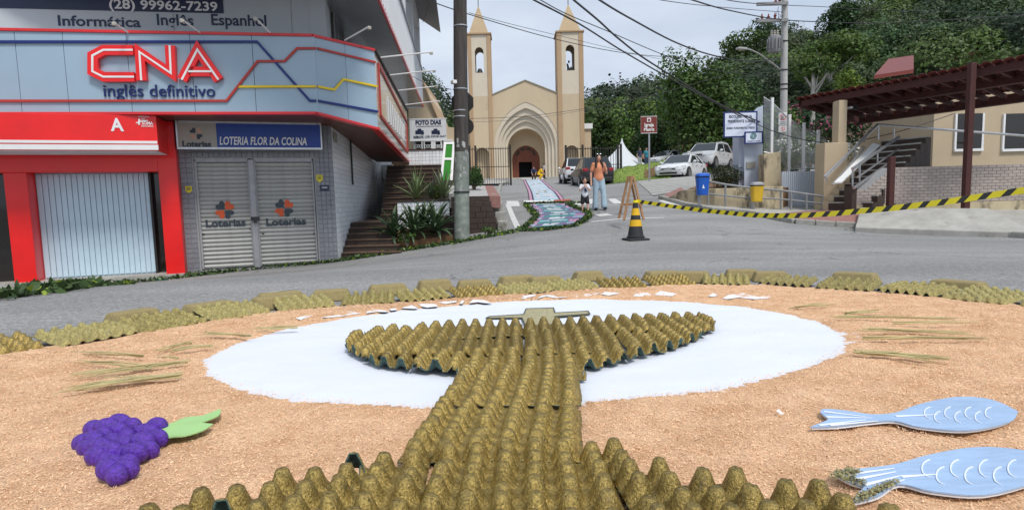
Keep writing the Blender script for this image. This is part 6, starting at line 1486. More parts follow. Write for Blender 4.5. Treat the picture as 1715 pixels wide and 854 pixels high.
    if hair == 'long':
        for s in (-1, 1): c.cap(hd + V(s * hr_ * .66, -hr_ * .12, hr_ * .2), hr_ * .36, hd + V(s * hr_ * .9, -hr_ * .75, -hr_ * 2.7), hr_ * .34)
        c.cap(hd + V(0, hr_ * .5, 0), hr_ * .55, hd + V(0, hr_ * .6, -hr_ * 2.1), hr_ * .4)
    o = c.build('hair', M['hair'], t, smooth=True, local=True); remesh(o, .011 * k, 2)
    return t
JW = dict(pelvis=(0, 0, .90), hem=(0, 0, .93), waist=(0, .0, 1.06), chest=(0, 0, 1.22), neck=(0, .01, 1.40), head=(0, -.02, 1.54), shl=(-.152, 0, 1.345), shr=(.152, 0, 1.345),
          ell=(-.225, .03, 1.08), wrl=(-.235, -.02, .86), hal=(-.235, -.05, .76), elr=(.235, -.02, 1.08), wrr=(.15, -.17, 1.25), har=(.12, -.19, 1.36),
          hil=(-.095, 0, .88), hir=(.095, 0, .88), knl=(-.10, -.02, .48), knr=(.12, -.10, .5), anl=(-.105, .0, .075), anr=(.125, -.17, .10), tol=(-.11, -.16, .03), tor=(.13, -.33, .04))
wz = V(2.61, 17.2, g(2.61, 17.2)); w_ = person('woman in orange T-shirt and pale flared jeans walking with a child', wz, .08, 1.63, JW, dict(top='orange', bottom='jeans', flare=.10, sleeve=.62, shoe='rubber'))
hd = Vector(JW['head']) * (1.63 / 1.65); g_ = MB(); hr_ = .105
for s in (-1, 1): g_.ell(hd + V(s * .045, -.05, .105), (.035, .02, .018), 10, 6)
g_.build('sunglasses', M['chrome'], w_, local=True, smooth=True)
JC = dict(JW); JC.update(head=(0, -.05, 1.48), neck=(0, .0, 1.30), chest=(0, 0, 1.14), waist=(0, 0, .98), hem=(0, 0, .80), pelvis=(0, 0, .80), shl=(-.17, 0, 1.24), shr=(.17, 0, 1.24), ell=(-.24, -.08, 1.0), elr=(.24, -.08, 1.0), wrl=(-.05, -.23, 1.18), wrr=(.05, -.23, 1.18), hal=(-.02, -.22, 1.3), har=(.02, -.22, 1.3),
          hil=(-.09, 0, .78), hir=(.09, 0, .78), knl=(-.11, 0, .44), knr=(.12, -.06, .45), anl=(-.11, .02, .08), anr=(.13, -.1, .09), tol=(-.11, -.14, .035), tor=(.14, -.25, .04))
cz0 = at(979.5, 352, 17.0); c_ = person('small child in white T-shirt and black shorts holding hands to face', V(cz0.x, 17.0, g(cz0.x, 17.0)), .05, 1.02, JC, dict(top='shirtwhite', bottom='blackcloth', leglen=.4, sleeve=.6, loose=True), hair='cap', voxel=.014)
mb = MB(); kk = 1.02 / 1.65; mb.box(Vector((.0, -.195, 1.03)) * kk, (.05, .02, .09), .2); mb.box(Vector((.05, -.19, .97)) * kk, (.03, .02, .07)); mb.build('shirt_print', M['navy'], c_, local=True)
JS = dict(JW); JS.update(wrr=(.24, -.05, .86), har=(.24, -.07, .76), elr=(.225, .03, 1.08), knr=(.1, -.02, .48), anr=(.105, 0, .075), tor=(.11, -.16, .03))
JB = dict(JS); JB.update(pelvis=(0, .1, .55), hem=(0, .08, .58), waist=(0, .0, .72), chest=(0, -.12, .86), neck=(0, -.22, 1.0), head=(0, -.3, 1.1), shl=(-.17, -.2, .95), shr=(.17, -.2, .95), ell=(-.22, -.3, .7), elr=(.22, -.3, .7), wrl=(-.15, -.45, .5), wrr=(.15, -.45, .5), hal=(-.13, -.5, .4), har=(.13, -.5, .4), hil=(-.09, .1, .53), hir=(.09, .1, .53), knl=(-.14, -.25, .42), knr=(.14, -.25, .42), anl=(-.12, .02, .08), anr=(.12, .02, .08), tol=(-.12, -.13, .03), tor=(.12, -.13, .03))
def far(lab, px, py, Y, H, J, wear, rz=0.0, hair='cap'):
    p = at(px, py, Y); person(lab, V(p.x, Y, g(p.x, Y)), rz, H, J, wear, hair=hair, voxel=.022, group='people far off')
far('person in navy shirt crouching at the end of the long carpet', 894, 298, 55, 1.65, JB, dict(top='bluecloth', bottom='wooddark', sleeve=.9))
far('person bending in bright yellow shirt beside the church door', 904, 298, 56, 1.6, JB, dict(top='yellowcloth', bottom='yellowcloth', sleeve=.9), 1.2)
far('person in dark clothes standing beside the church door', 911.5, 298, 57, 1.5, JS, dict(top='greycloth', bottom='blackcloth', sleeve=.9), 2)
def lawnp(lab, px, pyf, Y, wear, H=1.65, hair='cap'):
    p = at(px, pyf, Y); person(lab, p, .3, H, JS, wear, hair=hair, voxel=.022, group='people by the tent')
lawnp('person in long grey skirt and dark top standing by the tent', 1071.5, 282, 46, dict(top='bluecloth', bottom='greycloth', flare=.16, sleeve=.5), 1.6, 'long')
lawnp('person in teal shirt standing right of the tent', 1082.5, 283, 45, dict(top='tealcloth', bottom='bluecloth', sleeve=.5), 1.62)

# ------------------------------------------------------------------ overhead cables
def cable(lab, pts, r=.014, m='cable'):
    q = [at(*p) for p in pts]; n = 40; mb = MB(); sm = []
    for i in range(n + 1):
        # smooth through the points (Catmull-Rom)
        t = i / n * (len(q) - 1); k = min(int(t), len(q) - 2); u = t - k; p0, p1, p2, p3 = q[max(k - 1, 0)], q[k], q[k + 1], q[min(k + 2, len(q) - 1)]
        sm.append(.5 * ((2 * p1) + (p2 - p0) * u + (2 * p0 - 5 * p1 + 4 * p2 - p3) * u * u + (3 * p1 - p0 - 3 * p2 + p3) * u ** 3))
    mb.tube(sm, r, 5); tag(mb.build('overhead_cable', M[m], smooth=True), lab, 'cable', 'overhead cables')
cable('thick cable slanting past the right spire down to the school wall', [(870, -14, 11), (893, 0, 11.5), (971, 41, 12.8), (1046, 88, 14.5), (1146, 145, 16.5), (1240, 195, 18.2)], .018)
cable('thick twisted cable starting right of the spire top, falling to the school sign', [(938, -20, 10), (960, 0, 10.5), (1001, 34, 11.5), (1038, 67, 12.5), (1094, 108, 14), (1213, 179, 17.0), (1300, 215, 19)], .02)
cable('thin cable crossing the right spire towards the power pole', [(880, -13, 11), (904, 0, 11.5), (949, 24, 12.5), (1016, 52, 14), (1124, 97, 16.5), (1202, 119, 18.3), (1307, 129, 20.4)], .010)
cable('thick twisted cable sagging from the upper middle to the power pole', [(975, -20, 9.5), (1003, 0, 10), (1053, 30, 11.5), (1135, 73, 14), (1202, 95, 16), (1262, 103, 18.5), (1307, 97, 20.4)], .018)
cable('thin wire running from the building past both spires to the big tree', [(700, -4, 13), (714, 0, 13.3), (784, 24, 15), (926, 65, 19), (1038, 88, 22), (1124, 96, 24), (1200, 98, 26)], .012)
cable('faint thin wire just above the one crossing both spires', [(786, 22, 15), (860, 42, 17), (960, 66, 20), (1060, 90, 23), (1130, 104, 25)], .007)
cable('upper cable reaching the power pole top from the sky', [(1060, -10, 13), (1115, 2, 14), (1200, 12, 16.5), (1312, 21, 20.3)], .009)
cable('thick cable passing the power pole above its transformer and continuing right', [(1130, -10, 11), (1158, 0, 12), (1222, 18, 15), (1305, 33, 20.2), (1400, 38, 21), (1500, 38, 22), (1720, 26, 23)], .016)
cable('thin wire passing the power pole top towards the hill', [(1180, -8, 14), (1240, 4, 16), (1310, 9, 20.2), (1380, 12, 24), (1500, 18, 30), (1720, 22, 40)], .012)
cable('thin lower wire across the church portal rising to the right', [(786, 199, 30), (850, 197, 31), (917, 191, 32), (1020, 175, 33), (1130, 150, 34), (1262, 110, 36), (1310, 95, 37)], .012)
cable('faint wire under the one across the church portal', [(786, 205, 30), (880, 200, 31), (960, 188, 32), (1060, 169, 33)], .008)
cable('short wire from the cladded upper floor down beside it', [(720, -10, 16), (716, 14, 17), (708, 38, 18)], .008)
cable('slack wire from the cladded upper floor to the thick pole', [(690, 128, 20), (722, 143, 17.5), (755, 150, 14.4)], .008)
cable('black cable slanting across the school sign to the mesh fence', [(1213, 172, 16.5), (1262, 205, 16.8), (1320, 228, 17), (1400, 240, 17.2), (1500, 222, 17.4), (1600, 190, 17.6)], .012)

# ------------------------------------------------------------------ hillside, forest and trees
sil = [(-900, 110), (200, 120), (640, 118), (690, 122), (735, 165), (770, 215), (820, 235), (940, 232), (978, 214), (1040, 186), (1100, 170), (1180, 146), (1245, 94), (1300, 68), (1345, 80), (1390, 48), (1440, 28), (1500, 0), (1600, -50), (1720, -80), (2600, -90)]
def ridge(px):
    for (x0, y0), (x1, y1) in zip(sil, sil[1:]):
        if px <= x1: return lerp(y0, y1, (px - x0) / (x1 - x0))
    return sil[-1][1]
YR, YB = 125.0, 66.0
def hill(px, v):
    Y = lerp(YB, YR, v); zr_ = at(px, ridge(px) + 38, YR).z; p = at(px, 300, Y); zb = 3.0; return V((px - 857.5) / F * Y, Y, lerp(zb, max(zr_, zb), v ** .9))
mb = MB(); mb.grid([[hill(px, v) for px in range(-900, 2601, 50)] for v in (0, .15, .3, .45, .6, .75, .9, 1.0)] + [[hill(px, 1) + V(0, 60, -30) for px in range(-900, 2601, 50)]])
tag(mb.build('hillside', M['earth'], smooth=True, recalc=False), kind='structure')
rng = np.random.default_rng(77); C_, N_, T_ = [], [], []
def crownpts(c, R_, H_, nleaf, tint):
    d = rng.normal(size=(nleaf, 3)); d[:, 2] = np.abs(d[:, 2]) * 1.0 - .25; d /= np.linalg.norm(d, axis=1, keepdims=True)
    # lumpy radius
    ph = rng.uniform(0, 6.28, 3); lump = 1 + .22 * np.sin(5 * np.arctan2(d[:, 1], d[:, 0]) + ph[0]) * np.cos(3 * d[:, 2] * 2 + ph[1])
    d[:, 1] = np.where((d[:, 1] > .45), -d[:, 1], d[:, 1]); k = rng.uniform(.72, 1.04, nleaf) ** .6 * lump
    C_.append(c + d * [R_, R_, H_] * k[:, None]); N_.append(d + [0, 0, .25] + rng.normal(size=(nleaf, 3)) * .38)
    cl = (1 + .16 * np.sin(d[:, 0] * 4 + ph[2]) * np.sin(d[:, 2] * 5 + ph[0]))[:, None]; T_.append(tint * cl)
for k in range(430):
    v = rng.uniform(0, 1) ** .75; px = rng.uniform(960, 1760) if rng.random() < .86 else rng.uniform(640, 800)
    p = hill(px, v); R_ = rng.uniform(2.2, 5.2); H_ = R_ * rng.uniform(.65, 1.2); tint = np.array([1, 1, 1.]) * rng.uniform(.5, 1.75) * np.array([rng.uniform(.8, 1.25), 1, rng.uniform(.75, 1.1)])
    if rng.random() < .13: tint = np.array([2.2, 2.1, 1.1]) * rng.uniform(.8, 1.15)
    crownpts(np.array(p[:]) + [0, 0, rng.uniform(.5, 5.5)], R_, H_, int(720 * (R_ / 3.5) ** 2), tint)
p, q, t = leaf_arrays(np.concatenate(C_), np.concatenate(N_), .50, .62, rng, np.concatenate(T_))
tag(mobj('forest', npmesh('forest', p, q, M['forest'], t)), 'dense green forest covering the hill behind the church', 'forest', kind='stuff')
# trunks showing on the hill
def gz(px, Y): x = (px - 857.5) / F * Y; return V(x, Y, g(x, Y))
def tree_at(name, lab, px, ytop, Y, R_, H_, seed, zb=None, **kw):
    zt_ = at(px, ytop, Y).z; b = gz(px, Y)
    if Y > 64: b.z = zt_ - H_ - kw.pop('bole', 6)
    else: kw.pop('bole', None)
    return tree(name, lab, b, zt_ - b.z, R_, H_, seed, group='trees', **kw)
tree_at('leafy_tree', 'large broad-leaved tree with ragged top behind the parked cars', 1182, 104, 50, 4.0, 8.8, 3, leaf=.32, dens=9, nl=26, tint=(1.25, 1.3, 1.0), trunk_r=.3)
tree_at('leafy_tree', 'broad-leaved tree with tall upright sprays left of the lamp arm', 1142, 94, 52, 2.6, 7.4, 4, leaf=.28, dens=9, nl=20, tint=(1.5, 1.5, 1.0), trunk_r=.2)
tree_at('leafy_tree', 'dark tree standing behind the silver vehicle', 1232, 118, 54, 3.2, 7.5, 5, leaf=.34, dens=8, nl=20, tint=(.8, .9, .9), trunk_r=.24)
tree_at('leafy_tree', 'rounded mid-green tree above the white tent', 1062, 168, 60, 3.4, 6.6, 6, leaf=.32, dens=9, nl=18, tint=(1.5, 1.5, .95), trunk_r=.24)
tree_at('leafy_tree', 'mid-green tree between the church annex and the tent', 1012, 184, 64, 3.2, 6.0, 7, leaf=.36, dens=8, nl=18, tint=(.85, .95, .85), trunk_r=.24)
tree_at('leafy_tree', 'dark tree behind the brown tourist sign', 1098, 180, 56, 2.8, 5.2, 8, leaf=.32, dens=8, nl=16, tint=(.75, .85, .8), trunk_r=.22)
tree_at('umbrella_tree', 'flat-topped pale tree with whitish trunk on the slope right of the power pole', 1385, 66, 72, 5.0, 3.6, 9, leaf=.42, dens=7, nl=20, flat=True, tint=(1.55, 1.45, .95), bark='palebark', trunk_r=.32, bole=7)
tree_at('umbrella_tree', 'low flat-topped tree with pale trunk below the larger one on the slope', 1358, 92, 66, 2.9, 2.6, 10, leaf=.36, dens=8, nl=14, flat=True, tint=(1.5, 1.45, .95), bark='palebark', trunk_r=.26, bole=6)
tree_at('umbrella_tree', 'broad flat crown on the ridge left of the transformer', 1250, 64, 105, 7.0, 5.0, 12, leaf=.55, dens=5, nl=18, flat=True, tint=(1.15, 1.1, .8), trunk_r=.4, bole=6)
tree_at('ridge_tree', 'airy dark tree on the ridge behind the transformer', 1288, 40, 115, 5.6, 6.0, 13, leaf=.55, dens=4, nl=16, tint=(.7, .8, .9), trunk_r=.35, bole=5)
tree_at('ridge_tree', 'dark tall tree at the top of the hill', 1400, 8, 110, 4.6, 6.5, 14, leaf=.55, dens=5, nl=14, tint=(.75, .85, .85), trunk_r=.35, bole=6)
tree_at('young_tree', 'yellow-green young tree above the tiled canopy', 1428, 118, 30, 1.05, 1.7, 15, leaf=.15, dens=40, nl=14, tint=(2.6, 2.1, .9), trunk_r=.08)
tree_at('garden_tree', 'bright green garden tree behind the entrance stairs', 1470, 172, 23, 1.3, 2.2, 16, leaf=.14, dens=42, nl=16, tint=(1.8, 1.7, .9), trunk_r=.09)
tree_at('garden_tree', 'green tree under the canopy at the right edge', 1560, 150, 24, 1.7, 3.0, 17, leaf=.16, dens=36, nl=16, tint=(1.3, 1.3, .8), trunk_r=.1)
tree_at('garden_tree', 'leafy tree behind the beige annex at the right edge', 1690, 60, 34, 3.2, 5.0, 18, leaf=.24, dens=15, nl=18, tint=(1.1, 1.15, .8), trunk_r=.2)
tree_at('garden_tree', 'leafy tree showing between photo shop sign and thick pole', 738, 172, 34, 1.5, 3.2, 19, leaf=.2, dens=22, nl=14, tint=(1.0, 1.1, .9), trunk_r=.12)
tree_at('garden_tree', 'sparse tree top beside the cladded upper floor', 716, 148, 40, 1.1, 3.6, 20, leaf=.2, dens=16, nl=10, tint=(1.0, 1.05, .9), trunk_r=.1)
# hedge below the trees
for k, (px, py, Y, rx, rz_) in enumerate(((1100, 255, 58, 3.6, 2.0), (1180, 250, 58, 4.2, 2.6), (1256, 246, 56, 3.6, 2.4), (1030, 262, 66, 4.2, 2.0))):
    p = at(px, py, Y); shrub('hedge', ('dark hedge behind the tent and tourist sign', 'dark hedge behind the silver vehicle', 'dark hedge behind the school sign', 'dark hedge right of the church')[k], p, (rx, 1.6, rz_), 50 + k, .32, 7, tint=(.6, .7, .75), cat='hedge')
# plants behind the mesh fence and bougainvillea
p = at(1335, 262, 20.5); shrub('fence_bush', 'pale green bush behind the wire mesh fence', p, (1.3, .8, .85), 60, .11, 90, tint=(2.0, 2.0, 1.2))
p = at(1300, 225, 22.5); shrub('fence_bush', 'taller light green bush behind the left end of the mesh fence', p, (1.0, .8, 1.2), 61, .13, 80, tint=(2.1, 2.0, 1.2))
bg_ = thing('bougainvillea', 'dark leafy bougainvillea with pink blossom behind the beige column', 'bush', at(1395, 260, 21)); p = at(1395, 210, 21.0); rng = np.random.default_rng(9); lob = []
for k in range(20): lob.append((p.x + rng.uniform(-1.3, 1.15), 21 + rng.uniform(-.4, .5), p.z + rng.uniform(-.75, .45), *(rng.uniform(.3, .5, 3))))
P_, Nn = lobe_points(lob, 60, rng, .4); pp, q, t = leaf_arrays(P_, Nn, .11, .6, rng, np.tile([.7, .75, .8], (len(P_), 1))); mobj('foliage', npmesh('foliage', pp - np.array(bg_.location), q, M['leaf'], t), bg_)
sel = rng.random(len(P_)) < np.where(P_[:, 2] > p.z - .1, .30, .08); B_ = P_[sel] + [0, -.06, .03]; pp, q, t = leaf_arrays(B_, Nn[sel], .085, .8, rng); mobj('blossom', npmesh('blossom', pp - np.array(bg_.location), q, M['pink'], t), bg_)
wf_ = thing('white_flower_bush', 'white flowering plants along the top of the mesh fence wall', 'bush', at(1345, 262, 19.4)); P_ = np.array([at(rng.uniform(1302, 1440), rng.uniform(236, 262), rng.uniform(18.6, 19.6))[:] for _ in range(46)]); C2 = np.concatenate([P_ + rng.normal(size=P_.shape) * .05 for _ in range(7)])
pp, q, t = leaf_arrays(C2, rng.normal(size=C2.shape) + [0, -.6, .6], .075, .9, rng); mobj('white_blossom', npmesh('white_blossom', pp - np.array(wf_.location), q, M['whiteflower'], t), wf_)
C2 = np.concatenate([P_ + rng.normal(size=P_.shape) * .12 - [0, 0, .15] for _ in range(14)]); pp, q, t = leaf_arrays(C2, rng.normal(size=C2.shape) + [0, 0, .6], .1, .5, rng, np.tile([1.3, 1.35, 1.0], (len(C2), 1))); mobj('foliage', npmesh('foliage', pp - np.array(wf_.location), q, M['leaf'], t), wf_)

# ------------------------------------------------------------------ the big street carpet in the foreground
ORD = 'first second third fourth fifth sixth seventh eighth ninth tenth eleventh twelfth thirteenth fourteenth fifteenth sixteenth seventeenth eighteenth nineteenth twentieth twenty-first twenty-second twenty-third twenty-fourth twenty-fifth twenty-sixth twenty-seventh twenty-eighth twenty-ninth thirtieth thirty-first thirty-second'.split()
TILT = Matrix.Rotation(-math.atan(.04), 4, 'X')
def gn(px, py, h=0.0):
    d = ray(px, py); t = (h - HC) / (d.z + .04 * d.y); return Vector((0, 0, HC)) + d * t
def gz_(x, y, h=0.0): return V(x, y, -.04 * y + h)
def inpoly(x, y, poly):
    x = np.asarray(x, float); y = np.asarray(y, float); r = np.zeros(x.shape, bool)
    for (x0, y0), (x1, y1) in zip(poly, poly[1:] + poly[:1]):
        c = ((y0 > y) != (y1 > y)) & (x < (x1 - x0) * (y - y0) / (y1 - y0 + 1e-12) + x0); r ^= c
    return r
def vnoise(x, y, seed):
    rg = np.random.default_rng(seed); T = rg.random((256, 256)); xi, yi = np.floor(x).astype(int), np.floor(y).astype(int); fx, fy = x - xi, y - yi; fx = fx * fx * (3 - 2 * fx); fy = fy * fy * (3 - 2 * fy)
    a = T[xi % 256, yi % 256]; b = T[(xi + 1) % 256, yi % 256]; c = T[xi % 256, (yi + 1) % 256]; d = T[(xi + 1) % 256, (yi + 1) % 256]
    return (a * (1 - fx) + b * fx) * (1 - fy) + (c * (1 - fx) + d * fx) * fy
OUT = [(-1.63, 2.40), (-1.46, 2.70), (-1.31, 2.93), (-1.08, 3.12), (-.78, 3.20), (-.545, 3.29), (-.034, 3.45), (.475, 3.64), (1.134, 3.75), (1.648, 3.60), (2.06, 3.10), (2.3, 2.5), (2.4, 1.8), (2.35, 1.0), (2.1, .2), (1.3, -.5), (0, -.7), (-1.2, -.5), (-2.0, .2), (-2.2, 1.0), (-2.1, 1.7), (-1.85, 2.1)]
WC, WRX, WRY = (.065, 2.315), 1.10, .935
_wp = np.array([gn(*q)[:2] for q in [(338, 625), (362, 598), (400, 580), (500, 551), (620, 530), (770, 513), (930, 505), (1080, 505), (1200, 512), (1330, 534), (1400, 562), (1418, 585), (1390, 606), (1300, 630), (1200, 652), (1100, 667), (975, 680), (870, 684), (770, 684), (660, 684), (560, 681), (480, 670), (420, 655), (362, 640)]])
_wt = np.arctan2(_wp[:, 1] - WC[1], _wp[:, 0] - WC[0]); _wr = np.hypot(_wp[:, 0] - WC[0], _wp[:, 1] - WC[1])
_fb = lambda t: np.stack([np.ones_like(t)] + [f(k * t) for k in (1, 2, 3, 4) for f in (np.cos, np.sin)], -1)
_fc = np.linalg.lstsq(_fb(_wt), _wr, rcond=None)[0]
def wrad(t): return _fb(np.asarray(t, float)) @ _fc
def wfrac(x, y): return np.hypot(x - WC[0], y - WC[1]) / wrad(np.arctan2(y - WC[1], x - WC[0]))
nth, nr = 760, 150
th = np.linspace(0, 2 * np.pi, nth, endpoint=False); dx, dy = np.cos(th), np.sin(th)
ri = wrad(th) + .006 * np.sin(11 * th + 1) + NP.normal(size=nth) * .005
ro = np.zeros(nth)
for k in range(nth):
    best = 9
    for (x0, y0), (x1, y1) in zip(OUT, OUT[1:] + OUT[:1]):
        ex, ey = x1 - x0, y1 - y0; det = dx[k] * (-ey) + ex * dy[k]
        if abs(det) < 1e-9: continue
        t = ((x0 - WC[0]) * (-ey) + ex * (y0 - WC[1])) / det; u = (dx[k] * (y0 - WC[1]) - dy[k] * (x0 - WC[0])) / det
        if t > 0 and 0 <= u <= 1: best = min(best, t)
    ro[k] = best + .06
tt = np.linspace(0, 1, nr)[:, None] ** .8
rad = ri[None] * (1 - tt) + ro[None] * tt
SX = WC[0] + rad * dx; SY = WC[1] + rad * dy
SX = SX + NP.normal(size=SX.shape) * .0015; SY = SY + NP.normal(size=SY.shape) * .0015
hh = .004 + .011 * vnoise(SX * 7, SY * 7, 1) + .005 * vnoise(SX * 30, SY * 30, 2) + .005 * vnoise(SX * 70, SY * 70, 3) + NP.normal(size=SX.shape) * .0011
hh = hh * np.minimum(1, .45 + 14 * (rad - ri[None])) ; hh[0] = .006
def sawh(x, y): return .004 + .011 * vnoise(x * 7, y * 7, 1) + .005 * vnoise(x * 30, y * 30, 2) + .005 * vnoise(x * 70, y * 70, 3)
idx = np.arange(nr * nth).reshape(nr, nth); quads = np.stack([idx[:-1], np.roll(idx, -1, 1)[:-1], np.roll(idx, -1, 1)[1:], idx[1:]], -1).reshape(-1, 4)
sw_ = mobj('sawdust_bed', npmesh('sawdust_bed', np.stack([SX, SY, -.04 * SY + hh], -1).reshape(-1, 3), quads, M['sawdust'], smooth=True)); tag(sw_, 'orange tinted sawdust spread thickly around the white disc', 'sawdust', kind='stuff')
# loose shavings
N = 330000; rr = NP.uniform(.55, 3.9, N); aa = NP.uniform(-1.02, 1.02, N); x = rr * np.sin(aa); y = rr * np.cos(aa)
e_ = wfrac(x, y); ok = inpoly(x, y, OUT) & (e_ > 1.0 + NP.normal(size=N) * .008); x, y = x[ok], y[ok]; n = len(x)
# a few crumbs spilled on the white disc near its rim
kx = NP.uniform(0, 2 * np.pi, 260); kr = 1 - np.abs(NP.normal(size=260)) * .04; ex, ey = WC[0] + wrad(kx) * kr * np.cos(kx), WC[1] + wrad(kx) * kr * np.sin(kx)
ex = np.r_[ex, NP.normal(.82, .16, 160)]; ey = np.r_[ey, NP.normal(2.45, .22, 160)]; kk_ = wfrac(ex, ey) < 1; ex, ey = ex[kk_], ey[kk_]
x = np.r_[x, ex]; y = np.r_[y, ey]; zz = np.r_[-.04 * y[:n] + sawh(x[:n], y[:n]) + NP.uniform(.0, .004, n), -.04 * ey + .011]
L_ = NP.uniform(.0015, .0048, len(x)) * (1 + .16 * np.hypot(x, y)); W_ = L_ * NP.uniform(.15, .32, len(x)); ang = NP.uniform(0, 2 * np.pi, len(x)); el = NP.normal(size=len(x)) * .35
u = np.stack([np.cos(ang) * np.cos(el), np.sin(ang) * np.cos(el), np.sin(el)], -1); w = np.stack([-np.sin(ang), np.cos(ang), NP.normal(size=len(x)) * .5], -1); c = np.stack([x, y, zz], -1)
p = np.stack([c - u * L_[:, None] / 2 - w * W_[:, None] / 2, c + u * L_[:, None] / 2 - w * W_[:, None] / 2, c + u * L_[:, None] / 2 + w * W_[:, None] / 2, c - u * L_[:, None] / 2 + w * W_[:, None] / 2], 1).reshape(-1, 3)
tag(mobj('wood_shavings', npmesh('wood_shavings', p, np.arange(len(p)).reshape(-1, 4), M['shaving'])), 'fine loose wood shavings lying over the sawdust', 'shavings', kind='stuff')
# white paper disc
nr2, nt2 = 70, 220; P = []
tg = np.linspace(0, 2 * np.pi, nt2 + 1); rg_ = np.linspace(0, 1.06, nr2)[:, None]
WX = WC[0] + wrad(tg) * rg_ * np.cos(tg); WY = WC[1] + wrad(tg) * rg_ * np.sin(tg); wh = .005 + .004 * vnoise(WX * 5 + 3, WY * 11, 6) + .0015 * vnoise(WX * 22, WY * 26, 7)
idx = np.arange(nr2 * (nt2 + 1)).reshape(nr2, nt2 + 1); quads = np.stack([idx[:-1, :-1], idx[:-1, 1:], idx[1:, 1:], idx[1:, :-1]], -1).reshape(-1, 4)
tag(mobj('paper_disc', npmesh('paper_disc', np.stack([WX, WY, -.04 * WY + wh], -1).reshape(-1, 3), quads, M['paper'], smooth=True)), 'large round white paper host behind the golden chalice', 'paper disc')

# ------------------------------------------------------------------ egg trays
def tray_arrays(nu, nv, pu, pv, H, sad, seed, keep=None, res=9, holes=.0):
    rg = np.random.default_rng(seed); nU, nV = int(nu * res), int(nv * res); u = np.linspace(-nu * pu / 2, nu * pu / 2, nU + 1); v = np.linspace(-nv * pv / 2, nv * pv / 2, nV + 1); U, Vv = np.meshgrid(u, v)
    a = np.abs((U / pu + nu / 2) % 1 - .5) * 2; b = np.abs((Vv / pv + nv / 2) % 1 - .5) * 2
    cell = rg.random((64, 64)); hj = cell[np.floor(U / pu + nu / 2).astype(int) % 64, np.floor(Vv / pv + nv / 2).astype(int) % 64]
    r = np.hypot(a, b * sad); hc_ = 1.30 - 1.48 * r; top = .74; sm = .022
    hc_ = -sm * np.log(np.exp(-hc_ / sm) + np.exp(-top / sm)); hc_ = .035 * np.log1p(np.exp(hc_ / .035))
    r2_ = np.hypot(a / .30, b * sad / .30); lip = .0 * r2_
    cr_ = np.where(hj < .05, .72, np.where(hj > .97, .85, 1.0)); h = H * (hc_ + lip) * (.90 + .14 * hj) * cr_
    h = h + .007 * (vnoise(U * 7 + seed * 1.7, Vv * 7, 4) - .5) + .004
    h = h + .0009 * (vnoise(U * 160 + seed, Vv * 160, 9) - .5) + .0025 * (vnoise(U * 25 + seed, Vv * 25, 8) - .5)
    U0_ = U; U = U + .006 * (vnoise(U * 14 + seed, Vv * 14, 5) - .5); Vv = Vv + .006 * (vnoise(U0_ * 14 + seed, Vv * 14, 12) - .5)
    U = U + rg.normal(size=U.shape) * .0005; Vv = Vv + rg.normal(size=U.shape) * .0005
    P = np.stack([U, Vv, h], -1).reshape(-1, 3); idx = np.arange(P.shape[0]).reshape(nV + 1, nU + 1); q = np.stack([idx[:-1, :-1], idx[:-1, 1:], idx[1:, 1:], idx[1:, :-1]], -1).reshape(-1, 4)
    if holes:
        c = P[q].mean(1); iu, iv = np.floor(c[:, 0] / pu + nu / 2).astype(int), np.floor(c[:, 1] / pv + nv / 2).astype(int); hr = np.random.default_rng(seed + 7).random((64, 64))[iu % 64, iv % 64]; fv = c[:, 1] / pv + nv / 2 - iv
        q = q[~((hr < holes) & (fv < .5) & (c[:, 2] > .30 * H))]
    if keep is not None:
        c = P[q].mean(1); q = q[keep(c[:, 0], c[:, 1])]
        if len(q) == 0: return None, None
        us, inv = np.unique(q, return_inverse=True); P = P[us]; q = inv.reshape(-1, 4)
    return P, q
def tray(lab, xy, rz, me, z=.012, group=None, tilt=0.0, name='egg_tray', cat='egg tray'):
    o = mobj(name, me); Mw = Matrix.Translation(gz_(xy[0], xy[1], z)) @ TILT @ Matrix.Rotation(rz, 4, 'Z') @ Matrix.Rotation(tilt, 4, 'X'); o.matrix_world = Mw
    s = o.modifiers.new('thickness', 'SOLIDIFY'); s.thickness = .0028; s.offset = -1; s.material_offset = 1; s.material_offset_rim = 1
    return tag(o, lab, cat, group)
PU, PV = .0555, .0425
def clipped(lab, xy, rz, poly, seed, mats, z=.012, snap=False, nu=6, nv=7, pu=PU, pv=PV, H=.047, sad=.76, group=None, holes=0.0):
    c_, s_ = math.cos(rz), math.sin(rz)
    def keep(u, v):
        if snap: u = (np.floor(u / pu + nu / 2) + .5 - nu / 2) * pu; v = (np.floor(v / pv + nv / 2) + .5 - nv / 2) * pv
        return inpoly(xy[0] + u * c_ - v * s_, xy[1] + u * s_ + v * c_, poly)
    P, q = tray_arrays(nu, nv, pu, pv, H, sad, seed, keep, holes=holes)
    if P is None or len(q) < 60: return None
    return tray(lab, xy, rz, npmesh('egg_tray', P, q, mats, smooth=True), z, group)
GM = [M['gold'], M['teal']]
BOWL = [(-.60, 2.02), (-.566, 1.954), (-.48, 1.82), (-.409, 1.74), (-.289, 1.675), (-.16, 1.625), (-.155, 1.50), (.19, 1.50), (.193, 1.632), (.29, 1.69), (.387, 1.768), (.48, 1.84), (.561, 1.915), (.68, 2.06), (.777, 2.202), (.80, 2.30), (.79, 2.47), (.599, 2.44), (.346, 2.42), (.048, 2.395), (-.296, 2.40), (-.54, 2.33), (-.62, 2.18)]
w3 = 6 * PU; l3 = 7 * PV; k = 0
rown = ('front', 'middle', 'rear'); coln = ('far left', 'inner left', 'inner right', 'mid right', 'far right')
